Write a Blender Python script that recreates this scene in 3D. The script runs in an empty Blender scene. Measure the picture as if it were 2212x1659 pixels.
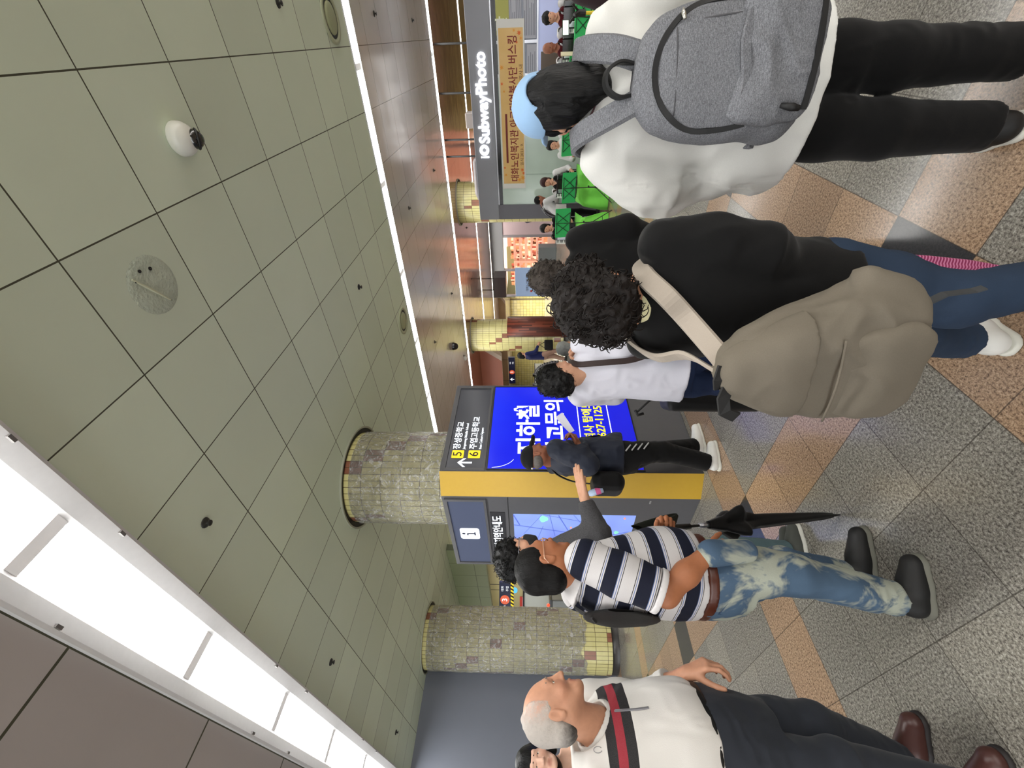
import bpy, math, random
import numpy as np
from mathutils import Vector, Matrix

scene = bpy.context.scene
COL = scene.collection
# ------------------------------------------------------------------ camera, world, exposure
# World frame: X and Y run along the floor tiles, Z is up.  The photo was taken with the phone on
# its side: the camera stands at eye height and is rolled 90 degrees (picture left = up).
EYE = 1.58
FOC = 908.0                                   # focal length in pixels of the 2212 px wide frame
PITCH, HEAD = math.atan(43 / FOC), math.radians(40.0)
_fh = np.array([math.cos(HEAD), math.sin(HEAD), 0.0])
CR = np.array([math.sin(HEAD), -math.cos(HEAD), 0.0])      # towards the right of the upright view
CF = _fh * math.cos(PITCH) + np.array([0, 0, math.sin(PITCH)])
CU = -_fh * math.sin(PITCH) + np.array([0, 0, math.cos(PITCH)])
FH = _fh
CAMP = np.array([0, 0, EYE])
cam_d = bpy.data.cameras.new('camera')
cam_d.sensor_fit = 'HORIZONTAL'
cam_d.sensor_width = 36.0
cam_d.lens = FOC / 2212 * 36.0
cam_d.clip_start = 0.05
cam = bpy.data.objects.new('camera', cam_d)
COL.objects.link(cam)
cam.matrix_world = Matrix(((-CU[0], CR[0], -CF[0], 0), (-CU[1], CR[1], -CF[1], 0), (-CU[2], CR[2], -CF[2], EYE), (0, 0, 0, 1)))
scene.camera = cam
scene.view_settings.view_transform = 'Standard'
scene.view_settings.look = 'None'
scene.view_settings.gamma = 1.0
scene.view_settings.exposure = 0.0
world = bpy.data.worlds.new('station_air')
scene.world = world
world.use_nodes = True
_bg = world.node_tree.nodes['Background']
_bg.inputs[0].default_value = (0.9, 0.95, 1.0, 1)
_bg.inputs[1].default_value = 0.10
scene.cycles.max_bounces = 8
scene.cycles.glossy_bounces = 3
scene.cycles.transmission_bounces = 4
CEIL = 3.6
LAMP = 25.0                                     # radiance of the ceiling diffusers


def area_lamp(x, y, z, lx, ly, power, col=(1, .98, .95), rot=None):
    d = bpy.data.lights.new('strip_or_fill_light', 'AREA')
    d.shape = 'RECTANGLE'
    d.size, d.size_y = lx, ly
    d.energy = power
    d.color = col
    o = bpy.data.objects.new('strip_or_fill_light', d)
    o.location = (x, y, z)
    if rot is not None:
        o.rotation_euler = rot
    COL.objects.link(o)
    return o


# the strips that go on behind the camera and to both sides, outside the frame
for _x in (-9.0, -4.2):
    area_lamp(_x, 3.0, CEIL - .03, .24, 26.0, .24 * 26 * LAMP * math.pi * .8)
area_lamp(.83, -6.5, CEIL - .03, .24, 12.0, .24 * 12 * LAMP * math.pi * .8)
area_lamp(6.06, -8.0, CEIL - .03, .24, 13.0, .24 * 13 * LAMP * math.pi * .8)
area_lamp(10.78, -9.0, CEIL - .03, .24, 13.0, .24 * 13 * LAMP * math.pi * .8)
area_lamp(11.15, .6, 2.70, .5, 5.0, 40)     # the shop's own ceiling lights


# added fill lamps on the unseen walls, brightening the ceiling and the people
area_lamp(-13.6, 4.0, 1.5, 2.4, 26.0, 1300, (.93, .97, 1.0), (0, -math.pi / 2, 0))
area_lamp(3.0, -15.6, 1.5, 26.0, 2.4, 1300, (1, .96, .92), (math.pi / 2, 0, 0))


# ------------------------------------------------------------------ helpers: pixels of the photo -> metres
def ray(px, py):
    return CF * FOC + CR * (1659 - py - 829.5) - CU * (px - 1106.0)


def P(px, py, dep):
    """the point seen at (px, py) of the photo, dep metres along the view axis"""
    return CAMP + ray(px, py) * (dep / FOC)


def G(px, py, z=0.0):
    d = ray(px, py)
    return CAMP + d * ((z - EYE) / d[2])


def A(*v):
    return np.array(v, float)


def unit(v):
    v = np.asarray(v, float)
    n = np.linalg.norm(v)
    return v / n if n > 1e-12 else v


UP = A(0, 0, 1)


# ------------------------------------------------------------------ materials
def lin(c):
    return tuple((x / 12.92 if x <= .04045 else ((x + .055) / 1.055) ** 2.4) for x in c) + (1.0,)


class NT:
    def __init__(s, name):
        s.m = bpy.data.materials.new(name)
        s.m.use_nodes = True
        s.t = s.m.node_tree
        s.b = s.t.nodes['Principled BSDF']
        s.out = s.t.nodes['Material Output']

    def n(s, typ, **kw):
        nd = s.t.nodes.new(typ)
        for k, v in kw.items():
            if k.startswith('i_'):
                key = k[2:]
                sock = nd.inputs[int(key)] if key.isdigit() else nd.inputs[key.replace('_', ' ')]
                s.set(sock, v)
            else:
                setattr(nd, k, v)
        return nd

    def set(s, sock, v):
        if isinstance(v, bpy.types.NodeSocket):
            s.t.links.new(v, sock)
        else:
            sock.default_value = v

    def math(s, op, a, b=0.0, c=0.0):
        nd = s.n('ShaderNodeMath', operation=op)
        s.set(nd.inputs[0], a)
        s.set(nd.inputs[1], b)
        s.set(nd.inputs[2], c)
        return nd.outputs[0]

    def mix(s, f, a, b, blend='MIX'):
        nd = s.n('ShaderNodeMix', data_type='RGBA', blend_type=blend)
        s.set(nd.inputs[0], f)
        s.set(nd.inputs[6], a)
        s.set(nd.inputs[7], b)
        return nd.outputs[2]

    def ramp(s, f, stops, interp='LINEAR'):
        nd = s.n('ShaderNodeValToRGB')
        s.set(nd.inputs[0], f)
        cr = nd.color_ramp
        cr.interpolation = interp
        while len(cr.elements) < len(stops):
            cr.elements.new(0.5)
        for e, (p, c) in zip(cr.elements, stops):
            e.position = p
            e.color = lin(c) if len(c) == 3 else c
        return nd.outputs[0]

    def noise(s, scale, detail=2.0, vec=None, rough=.5, dist=0.0):
        nd = s.n('ShaderNodeTexNoise')
        nd.inputs['Scale'].default_value = scale
        nd.inputs['Detail'].default_value = detail
        nd.inputs['Roughness'].default_value = rough
        nd.inputs['Distortion'].default_value = dist
        if vec is not None:
            s.t.links.new(vec, nd.inputs['Vector'])
        return nd.outputs['Fac']

    def obj(s):
        return s.n('ShaderNodeTexCoord').outputs['Object']

    def gen(s):
        return s.n('ShaderNodeTexCoord').outputs['Generated']

    def pos(s):
        return s.n('ShaderNodeNewGeometry').outputs['Position']

    def xyz(s, v):
        nd = s.n('ShaderNodeSeparateXYZ')
        s.t.links.new(v, nd.inputs[0])
        return nd.outputs

    def bump(s, h, strength=.3, dist=.01):
        nd = s.n('ShaderNodeBump')
        nd.inputs['Strength'].default_value = strength
        nd.inputs['Distance'].default_value = dist
        s.t.links.new(h, nd.inputs['Height'])
        s.t.links.new(nd.outputs[0], s.b.inputs['Normal'])

    def col(s, v):
        s.set(s.b.inputs['Base Color'], v)

    def p(s, **kw):
        for k, v in kw.items():
            s.set(s.b.inputs[k.replace('_', ' ')], v)
        return s


MATS = {}


def M(name, c, rough=.6, metal=0.0, var=0.0, vscale=30, bump=0.0, bscale=200, spec=.5, emit=0.0, sheen=0.0):
    """plain material with a little procedural variation"""
    key = (name, tuple(c), rough, metal, var, bump, emit)
    if key in MATS:
        return MATS[key]
    t = NT(name)
    base = lin(c)
    if var:
        f = t.noise(vscale, 3, t.obj())
        lo = lin([max(0, x - var) for x in c])
        hi = lin([min(1, x + var) for x in c])
        t.col(t.mix(f, lo, hi))
    else:
        t.col(base)
    t.p(Roughness=rough, Metallic=metal)
    t.b.inputs['Specular IOR Level'].default_value = spec
    if sheen:
        t.b.inputs['Sheen Weight'].default_value = sheen
    if bump:
        t.bump(t.noise(bscale, 2, t.obj()), bump, .004)
    if emit:
        t.b.inputs['Emission Color'].default_value = base
        t.b.inputs['Emission Strength'].default_value = emit
    MATS[key] = t.m
    return t.m


# ------------------------------------------------------------------ mesh builder
class Mesh:
    def __init__(s):
        s.v, s.f = [], []

    def add(s, vs, fs):
        o = len(s.v)
        s.v += [tuple(map(float, v)) for v in vs]
        s.f += [tuple(i + o for i in f) for f in fs]
        return s

    def box(s, c, size, ax=None):
        c = A(*c)
        h = A(*size) / 2
        ax = np.eye(3) if ax is None else np.array(ax, float)
        vs = [c + ax[0] * h[0] * i + ax[1] * h[1] * j + ax[2] * h[2] * k for i in (-1, 1) for j in (-1, 1) for k in (-1, 1)]
        return s.add(vs, [(0, 1, 3, 2), (4, 6, 7, 5), (0, 4, 5, 1), (2, 3, 7, 6), (0, 2, 6, 4), (1, 5, 7, 3)])

    def bbox(s, lo, hi):
        lo, hi = A(*lo), A(*hi)
        return s.box((lo + hi) / 2, hi - lo)

    def tube(s, path, r, n=8, caps=True, closed=False):
        path = [A(*p) for p in path]
        rs = r if hasattr(r, '__len__') else [r] * len(path)
        N = len(path)
        up = None
        vs = []
        for i, p in enumerate(path):
            if closed:
                t = unit(path[(i + 1) % N] - path[i - 1])
            else:
                t = unit(path[min(i + 1, N - 1)] - path[max(i - 1, 0)])
            if up is None:
                up = UP if abs(t[2]) < .9 else A(1, 0, 0)
            x = unit(np.cross(up, t))
            y = np.cross(t, x)
            up = y
            for k in range(n):
                a = 2 * math.pi * k / n
                vs.append(p + (x * math.cos(a) + y * math.sin(a)) * rs[i])
        fs = []
        for i in range(N if closed else N - 1):
            for k in range(n):
                a, b = i * n + k, i * n + (k + 1) % n
                j = (i + 1) % N
                fs.append((a, b, j * n + (k + 1) % n, j * n + k))
        if caps and not closed:
            fs.append(tuple(range(n))[::-1])
            fs.append(tuple(range((N - 1) * n, N * n)))
        return s.add(vs, fs)

    def lathe(s, prof, c=(0, 0, 0), n=32, axis=UP, arc=None):
        """prof: (radius, height) pairs"""
        axis = unit(axis)
        x = unit(np.cross(axis, A(1, 0, 0) if abs(axis[0]) < .9 else A(0, 1, 0)))
        y = np.cross(axis, x)
        c = A(*c)
        vs = []
        for r, h in prof:
            for k in range(n):
                a = 2 * math.pi * k / n
                vs.append(c + axis * h + (x * math.cos(a) + y * math.sin(a)) * max(r, 1e-5))
        fs = []
        for i in range(len(prof) - 1):
            for k in range(n):
                b = (k + 1) % n
                fs.append((i * n + k, i * n + b, (i + 1) * n + b, (i + 1) * n + k))
        return s.add(vs, fs)

    def prism(s, poly, o, u, v, depth):
        """poly of 2-D points in the plane (o; u, v), pushed out by depth along u x v"""
        o, u, v = A(*o), A(*u), A(*v)
        nrm = np.cross(u, v) * depth
        n = len(poly)
        vs = [o + u * a + v * b for a, b in poly] + [o + u * a + v * b + nrm for a, b in poly]
        fs = [tuple(range(n))[::-1], tuple(range(n, 2 * n))] + [(i, (i + 1) % n, n + (i + 1) % n, n + i) for i in range(n)]
        return s.add(vs, fs)

    def grid(s, fn, nu, nv):
        vs = [fn(i / nu, j / nv) for i in range(nu + 1) for j in range(nv + 1)]
        fs = [(i * (nv + 1) + j, (i + 1) * (nv + 1) + j, (i + 1) * (nv + 1) + j + 1, i * (nv + 1) + j + 1) for i in range(nu) for j in range(nv)]
        return s.add(vs, fs)

    def ell(s, c, r, n=12, m=8, ax=None):
        c = A(*c)
        ax = np.eye(3) if ax is None else np.array(ax, float)
        r = A(*r) if hasattr(r, '__len__') else A(r, r, r)
        vs = []
        for i in range(m + 1):
            t = math.pi * i / m
            for k in range(n):
                a = 2 * math.pi * k / n
                q = A(math.sin(t) * math.cos(a), math.sin(t) * math.sin(a), math.cos(t)) * r
                vs.append(c + ax[0] * q[0] + ax[1] * q[1] + ax[2] * q[2])
        fs = [(i * n + k, (i + 1) * n + k, (i + 1) * n + (k + 1) % n, i * n + (k + 1) % n) for i in range(m) for k in range(n)]
        return s.add(vs, fs)


def link(o, parent=None):
    COL.objects.link(o)
    if parent is not None:
        o.parent = parent
    return o


def put(name, mesh, mat, parent=None, at=None, smooth=False, bevel=0.0, solid=0.0, sub=0):
    """one mesh object.  Coordinates are world metres unless at is given (then they are local to at);
    a child keeps world coordinates through its thing's location"""
    me = bpy.data.meshes.new(name)
    if isinstance(mesh, Mesh):
        vs = np.array(mesh.v, float)
        fs = mesh.f
    else:
        vs, fs = mesh
        vs = np.asarray(vs, float)
    o = bpy.data.objects.new(name, me)
    if parent is not None:
        if not parent.get('_local'):
            vs = vs - np.array(ORIG[parent.name])
    else:
        if at is None:
            at = (float(vs[:, 0].min() + vs[:, 0].max()) / 2, float(vs[:, 1].min() + vs[:, 1].max()) / 2, float(vs[:, 2].min()))
        vs = vs - np.array(at)
        o.location = at
    ORIG[o.name] = tuple(at) if parent is None else ORIG[parent.name]
    if isinstance(fs, np.ndarray):
        nv, nf, k = len(vs), len(fs), fs.shape[1]
        me.vertices.add(nv)
        me.vertices.foreach_set('co', vs.astype(np.float32).ravel())
        me.loops.add(nf * k)
        me.loops.foreach_set('vertex_index', fs.astype(np.int32).ravel())
        me.polygons.add(nf)
        me.polygons.foreach_set('loop_start', np.arange(0, nf * k, k, dtype=np.int32))
        me.polygons.foreach_set('loop_total', np.full(nf, k, np.int32))
        me.update(calc_edges=True)
        me.validate()
    else:
        me.from_pydata([tuple(v) for v in vs], [], fs)
        me.update()
    if mat is not None:
        for m_ in (mat if isinstance(mat, (list, tuple)) else [mat]):
            me.materials.append(m_)
    if smooth:
        me.polygons.foreach_set('use_smooth', [True] * len(me.polygons))
    link(o, parent)
    if solid:
        md = o.modifiers.new('thick', 'SOLIDIFY')
        md.thickness = solid
        md.offset = 0
    if bevel:
        md = o.modifiers.new('edge', 'BEVEL')
        md.width = bevel
        md.segments = 2
        md.limit_method = 'ANGLE'
    if sub:
        md = o.modifiers.new('sub', 'SUBSURF')
        md.levels = md.render_levels = sub
    return o


ORIG = {}


def thing(name, label, cat, loc=(0, 0, 0), group=None, local=False, rz=0.0):
    o = bpy.data.objects.new(name, None)
    o.empty_display_size = .1
    o.location = [float(x) for x in loc]
    o.rotation_euler = (0, 0, rz)
    ORIG[o.name] = tuple(float(x) for x in loc)
    if local:
        ORIG[o.name] = (0.0, 0.0, 0.0)
    return tag(link(o), label, cat, group)


def tag(o, label, cat, group=None, kind=None):
    o['label'] = label
    o['category'] = cat
    if group:
        o['group'] = group
    if kind:
        o['kind'] = kind
    return o


def struct(name, mesh, mat, **kw):
    o = put(name, mesh, mat, at=(0, 0, 0), **kw)
    o['kind'] = 'structure'
    return o


def copy_tree(o, parent=None):
    c = o.copy()
    COL.objects.link(c)
    c.parent = parent
    ORIG[c.name] = ORIG.get(o.name, (0, 0, 0))
    for ch in list(o.children):
        copy_tree(ch, c)
    return c


def text(name, body, size, pos, right, up, mat, parent, bold=0.0, ext=.001, sx=1.0, align='CENTER'):
    cu = bpy.data.curves.new(name, 'FONT')
    cu.body = body
    cu.size = size
    cu.align_x = align
    cu.align_y = 'CENTER'
    cu.offset = bold * size
    cu.extrude = ext
    cu.resolution_u = 3
    cu.materials.append(mat)
    tmp = bpy.data.objects.new('tmp', cu)
    COL.objects.link(tmp)
    dg = bpy.context.evaluated_depsgraph_get()
    me = bpy.data.meshes.new_from_object(tmp.evaluated_get(dg))
    me.materials.clear()
    me.materials.append(mat)
    bpy.data.objects.remove(tmp)
    bpy.data.curves.remove(cu)
    o = bpy.data.objects.new(name, me)
    r, u = unit(right), unit(up)
    n = np.cross(r, u)
    p = np.asarray(pos, float) - (np.array(ORIG[parent.name]) if parent is not None else 0)
    o.matrix_local = Matrix(((r[0] * sx, u[0], n[0], p[0]), (r[1] * sx, u[1], n[1], p[1]), (r[2] * sx, u[2], n[2], p[2]), (0, 0, 0, 1)))
    return link(o, parent)


def rrect(w, h, r, n=5):
    pts = []
    for cx, cy, a0 in ((w / 2 - r, h / 2 - r, 0), (-w / 2 + r, h / 2 - r, 90), (-w / 2 + r, -h / 2 + r, 180), (w / 2 - r, -h / 2 + r, 270)):
        for k in range(n + 1):
            a = math.radians(a0 + 90 * k / n)
            pts.append((cx + r * math.cos(a), cy + r * math.sin(a)))
    return pts
# ================================================================== the room
def floor_material():
    t = NT('granite_floor')
    x, y, _ = t.xyz(t.pos())
    u = t.math('DIVIDE', t.math('SUBTRACT', x, 1.5), .415)
    v = t.math('DIVIDE', t.math('SUBTRACT', y, .66), .405)
    bu = t.math('LESS_THAN', t.math('FLOORED_MODULO', u, 5.0), 1.0)
    bv = t.math('LESS_THAN', t.math('FLOORED_MODULO', v, 5.0), 1.0)
    dark = t.math('MULTIPLY', bu, bv)
    band = t.math('MAXIMUM', bu, bv)
    cell = t.n('ShaderNodeCombineXYZ')
    t.set(cell.inputs[0], t.math('FLOOR', u))
    t.set(cell.inputs[1], t.math('FLOOR', v))
    wn = t.n('ShaderNodeTexWhiteNoise', noise_dimensions='2D')
    t.t.links.new(cell.outputs[0], wn.inputs['Vector'])
    rnd = wn.outputs['Value']
    pos = t.pos()
    n1 = t.noise(95, 3, pos, .65)
    n2 = t.noise(210, 2, pos, .6)
    sp = t.math('ADD', t.math('MULTIPLY', n1, .65), t.math('MULTIPLY', n2, .35))
    gray = t.ramp(sp, [(.36, (.27, .255, .24)), (.44, (.42, .405, .38)), (.53, (.555, .54, .505)), (.64, (.70, .685, .65))])
    pink = t.ramp(sp, [(.36, (.33, .26, .21)), (.44, (.52, .43, .35)), (.53, (.66, .55, .45)), (.64, (.76, .66, .56))])
    dk = t.ramp(sp, [(.35, (.17, .17, .18)), (.65, (.25, .25, .26))])
    c = t.mix(band, gray, pink)
    c = t.mix(dark, c, dk)
    c = t.mix(1.0, c, t.mix(rnd, (.86, .86, .86, 1), (1.08, 1.07, 1.04, 1)), 'MULTIPLY')
    fu = t.math('ABSOLUTE', t.math('SUBTRACT', t.math('FRACT', u), .5))
    fv = t.math('ABSOLUTE', t.math('SUBTRACT', t.math('FRACT', v), .5))
    j = t.math('GREATER_THAN', t.math('MAXIMUM', fu, fv), .4945)
    c = t.mix(t.math('MULTIPLY', j, .7), c, lin((.20, .18, .16)))
    t.col(c)
    t.p(Roughness=t.math('ADD', t.math('MULTIPLY', t.noise(7, 3, pos), .10), t.math('ADD', .07, t.math('MULTIPLY', n2, .10))))
    t.b.inputs['Specular IOR Level'].default_value = .5
    t.bump(t.math('ADD', t.math('MULTIPLY', n1, .12), t.math('MULTIPLY', j, -1.0)), .08, .003)
    return t.m


struct('floor', Mesh().bbox((-14, -16, -.2), (46, 40, 0)), floor_material())


STEP = .42                                      # the concourse beyond the shop lies three steps higher
struct('floor', Mesh().bbox((11.0, 3.72, 0), (35, 38, STEP)), bpy.data.materials['granite_floor'])


def ceiling_material(name, c, rough, spec, x0=1.64, px=.617, y0=.07, py=.622, joint=(.30, .30, .24), metal=0.0, width=.006, wob=0.0):
    t = NT(name)
    x, y, _ = t.xyz(t.pos())
    u = t.math('DIVIDE', t.math('SUBTRACT', x, x0), px)
    v = t.math('DIVIDE', t.math('SUBTRACT', y, y0), py)
    fu = t.math('ABSOLUTE', t.math('SUBTRACT', t.math('FRACT', u), .5))
    fv = t.math('ABSOLUTE', t.math('SUBTRACT', t.math('FRACT', v), .5))
    j = t.math('GREATER_THAN', t.math('MAXIMUM', fu, fv), .5 - width)
    cell = t.n('ShaderNodeCombineXYZ')
    t.set(cell.inputs[0], t.math('FLOOR', u))
    t.set(cell.inputs[1], t.math('FLOOR', v))
    wn = t.n('ShaderNodeTexWhiteNoise', noise_dimensions='2D')
    t.t.links.new(cell.outputs[0], wn.inputs['Vector'])
    b = t.mix(wn.outputs['Value'], lin([k * .97 for k in c]), lin([min(1, k * 1.03) for k in c]))
    b = t.mix(t.math('MULTIPLY', t.noise(3, 3, t.pos()), .25), b, lin([k * .9 for k in c]))
    t.col(t.mix(j, b, lin(joint)))
    t.p(Roughness=rough, Metallic=metal)
    t.b.inputs['Specular IOR Level'].default_value = spec
    h = t.math('MULTIPLY', j, -1.0)
    if wob:
        h = t.math('ADD', h, t.math('MULTIPLY', t.noise(2.2, 1, t.pos()), wob))
    t.bump(h, .35, .01)
    return t.m


cm_near = ceiling_material('ceiling_panels_green', (.84, .885, .80), .55, .25)
cm_side = ceiling_material('ceiling_panels_taupe', (.72, .70, .69), .6, .2, x0=.6 - 6.2, px=1.24, y0=2.0, py=1.24)
cm_mid = ceiling_material('ceiling_panels_rose', (.80, .765, .745), .2, .6, metal=.25, joint=(.38, .32, .27), wob=1.5)
cm_far = ceiling_material('ceiling_panels_copper', (.66, .47, .38), .16, .6, metal=.55, joint=(.3, .2, .15), wob=1.5)
STRIP = [(.83, .13), (6.06, .13), (10.78, .13), (15.3, .13), (19.6, .13)]
cz = (CEIL, CEIL + .2)
struct('ceiling', Mesh().bbox((1.03, -16, cz[0]), (5.93, 40, cz[1])), cm_near)
struct('ceiling', Mesh().bbox((-14, -16, cz[0]), (.63, 40, cz[1])), cm_side)
struct('ceiling', Mesh().bbox((6.19, -16, cz[0]), (10.65, 40, cz[1])), cm_mid)
struct('ceiling', Mesh().bbox((10.91, -16, cz[0]), (15.17, 40, cz[1])), cm_far)
struct('ceiling', Mesh().bbox((15.43, -16, cz[0]), (19.47, 40, cz[1])), cm_far)
struct('ceiling', Mesh().bbox((19.73, -16, cz[0]), (46, 40, cz[1])), cm_mid)
lip = M('painted_trim', (.82, .82, .82), .5, var=.02)
dark_void = M('slot_inside', (.12, .12, .12), .8)
for i, (sx, hw) in enumerate(STRIP):
    struct('ceiling', Mesh().bbox((sx - hw - .08, -16, CEIL + .12), (sx + hw + .08, 40, CEIL + .2)), lip)
    if i == 0:
        # wide painted lips with a small step on both sides of the near strip
        m = Mesh()
        for xo, xi in ((.60, .712), (1.05, .944)):
            sg = 1 if xi > xo else -1
            pr = [(xo, CEIL + .1), (xo, CEIL - .030), (xo + .016 * sg, CEIL - .036), (xi - .022 * sg, CEIL - .006), (xi, CEIL + .012), (xi, CEIL + .1)]
            m.prism(pr if sg < 0 else pr[::-1], (0, 40, 0), (1, 0, 0), (0, 0, 1), 56.0)
        struct('trim_1', m, lip)
        for k in range(10):
            for sxx, off in ((.70, .3), (.955, .25)):
                yy = .26 + 1.295 * k + off + (.0 if k % 2 else .62)
                if yy < 9:
                    tag(put('trim_clip', Mesh().box((sxx + (-.075 if sxx < .8 else .07), yy, CEIL - .036), (.014, .035, .014)), M('clip_grey', (.42, .41, .40), .5)),
                        'small grey clip on the painted edge of the wide ceiling light strip', 'clip', 'clips along the wide light strip')
    else:
        struct('trim_%d' % (i + 1), Mesh().bbox((sx - hw, -16, CEIL - .008), (sx - hw + .018, 40, CEIL + .12)).bbox((sx + hw - .018, -16, CEIL - .008), (sx + hw, 40, CEIL + .12)), lip)


def diffuser_material(name, strength, tint=(1.0, .985, .955)):
    t = NT(name)
    t.col((.9, .9, .88, 1))
    t.b.inputs['Emission Color'].default_value = tint + (1,)
    t.b.inputs['Emission Strength'].default_value = strength
    t.p(Roughness=.4)
    return t.m


lamp_mat = diffuser_material('lit_diffuser', LAMP)
lamp_mat_big = diffuser_material('lit_diffuser_wide', LAMP, (1.0, .995, .985))
far_lamp = diffuser_material('lit_diffuser_far', LAMP, (1.0, .97, .86))
frame_mat = M('lamp_joint_bloom', (.93, .93, .93), .5, emit=.3)  # faint glow painted in, imitating lamp bloom on the joints


def fixture(sx, hw, y0, y1, mat):
    cy, L = (y0 + y1) / 2, y1 - y0
    t = thing('ceiling_light', 'x', 'ceiling light', (sx, cy, CEIL + .02), local=True)
    a, b = hw - .006, L / 2 - (.036 if hw > .11 else .022)
    zz = 0.0
    put('diffuser', Mesh().prism(rrect(2 * a, 2 * b, .03), (0, 0, zz + .02), (1, 0, 0), (0, -1, 0), .02), mat, t)
    for s_ in (-1, 1):
        y1 = s_ * (L / 2)
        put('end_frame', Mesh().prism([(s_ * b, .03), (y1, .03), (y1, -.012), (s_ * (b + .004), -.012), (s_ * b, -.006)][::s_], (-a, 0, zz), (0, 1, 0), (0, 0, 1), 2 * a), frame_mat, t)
    return t


places = []
for k in range(-1, 7):
    places.append((0, .26 + 1.295 * k + .0, 1.295))
for k in range(-1, 8):
    places.append((1, .26 + 1.285 * k, 1.285))
for k in range(-2, 12):
    places.append((2, .3 + 1.22 * k, 1.22))
for k in range(-2, 12):
    places.append((3, .2 + 1.3 * k, 1.3))
for k in range(3, 14):
    places.append((4, .2 + 1.3 * k, 1.3))
ROWN = ['wide nearest strip above the grey wall board', 'long strip between the green and the rose ceiling panels', 'strip running above the photo shop front',
        'strip over the copper ceiling behind the photo shop', 'farthest strip above the grey shop fascia']
protos = {}
for si, y0, L in places:
    hw = .115 if si == 0 else .105
    if si not in protos:
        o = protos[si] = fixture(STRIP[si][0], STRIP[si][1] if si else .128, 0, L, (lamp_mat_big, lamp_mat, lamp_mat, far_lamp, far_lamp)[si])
    else:
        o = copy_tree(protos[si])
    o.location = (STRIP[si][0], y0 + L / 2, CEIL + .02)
    o['label'] = 'lit white ceiling panel in the ' + ROWN[si]
    o['group'] = 'light panels of the ' + ROWN[si]

# ---- walls
board_mat = M('slate_board', (.40, .42, .465), .42, var=.012, vscale=2)
struct('wall_left', Mesh().bbox((-9, 9.36, 0), (2.62, 9.5, CEIL)), board_mat)
plain = M('plain_wall', (.62, .62, .57), .7, var=.02, vscale=3)
struct('wall_back', Mesh().bbox((-14.2, -16, 0), (-14, 40, CEIL)), plain)
struct('wall_right', Mesh().bbox((-14, -16.2, 0), (46, -16, CEIL)), plain)


def small_tile(name, c, c2, su, sv, axis=1, joint=(.45, .42, .30), frac=.0):
    t = NT(name)
    xs = t.xyz(t.pos())
    u = t.math('DIVIDE', xs[axis], su)
    v = t.math('DIVIDE', xs[2], sv)
    fu = t.math('ABSOLUTE', t.math('SUBTRACT', t.math('FRACT', u), .5))
    fv = t.math('ABSOLUTE', t.math('SUBTRACT', t.math('FRACT', v), .5))
    j = t.math('GREATER_THAN', t.math('MAXIMUM', fu, fv), .465)
    cell = t.n('ShaderNodeCombineXYZ')
    t.set(cell.inputs[0], t.math('FLOOR', u))
    t.set(cell.inputs[1], t.math('FLOOR', v))
    wn = t.n('ShaderNodeTexWhiteNoise', noise_dimensions='2D')
    t.t.links.new(cell.outputs[0], wn.inputs['Vector'])
    b = t.mix(wn.outputs['Value'], lin(c), lin(c2))
    t.col(t.mix(j, b, lin(joint)))
    t.p(Roughness=.25)
    return t.m


ytile = small_tile('yellow_wall_tiles', (.80, .75, .46), (.84, .80, .55), .30, .30, 1)
ytile_x = small_tile('yellow_wall_tiles_side', (.80, .75, .46), (.84, .80, .55), .30, .30, 0)
struct('wall_front', Mesh().bbox((35.0, -16, 0), (35.3, 40, CEIL)), ytile)
struct('wall_far', Mesh().bbox((-14, 38.0, 0), (35, 38.3, CEIL)), ytile_x)
skirt = M('dark_skirting', (.16, .15, .14), .5)
struct('baseboard_front', Mesh().bbox((34.93, -16, 0), (35.0, 40, .28)), skirt)
# pilaster strips in the yellow wall
for yy in (19.0, 20.9, 22.4, 24.2):
    struct('trim_7', Mesh().bbox((34.94, yy, .28), (35.0, yy + .12, CEIL)), M('dark_joint', (.40, .36, .24), .6))

# ---- lowered ceiling bulkheads over the passages at the back
green_panel = ceiling_material('bulkhead_green', (.66, .70, .55), .5, .3, joint=(.3, .32, .24))
t_ = NT('bulkhead_lines')
xs_ = t_.xyz(t_.pos())
fy_ = t_.math('ABSOLUTE', t_.math('SUBTRACT', t_.math('FRACT', t_.math('DIVIDE', xs_[1], .62)), .5))
fz_ = t_.math('ABSOLUTE', t_.math('SUBTRACT', t_.math('FRACT', t_.math('DIVIDE', xs_[2], .6)), .5))
t_.col(t_.mix(t_.math('GREATER_THAN', t_.math('MAXIMUM', fy_, fz_), .49), lin((.62, .66, .52)), lin((.35, .38, .29))))
t_.p(Roughness=.5)
struct('wall_bulkhead', Mesh().bbox((5.0, 9.3, 2.70), (5.15, 19, CEIL)), t_.m)
rose_panel = M('bulkhead_rose', (.70, .44, .36), .35, var=.02, vscale=2)
beige_panel = M('bulkhead_beige', (.72, .62, .48), .4, var=.02, vscale=2)
edge_white = M('bulkhead_edge', (.80, .74, .68), .5)


def bulkhead(x, ya, yb, z_lo, zs, mat, name):
    """fascia in the plane X = x from ya to yb with a sloped end towards ya (smaller Y)"""
    m = Mesh().prism([(ya, CEIL), (ya + zs, z_lo), (yb, z_lo), (yb, CEIL)], (x + .2, 0, 0), (0, 1, 0), (0, 0, 1), -.2)
    struct(name, m, mat)
    e = Mesh().prism([(ya - .22, CEIL), (ya + zs - .22, z_lo), (ya + zs, z_lo), (ya, CEIL)], (x + .2, 0, 0), (0, 1, 0), (0, 0, 1), -.24)
    struct('trim_8', e, edge_white)


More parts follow.
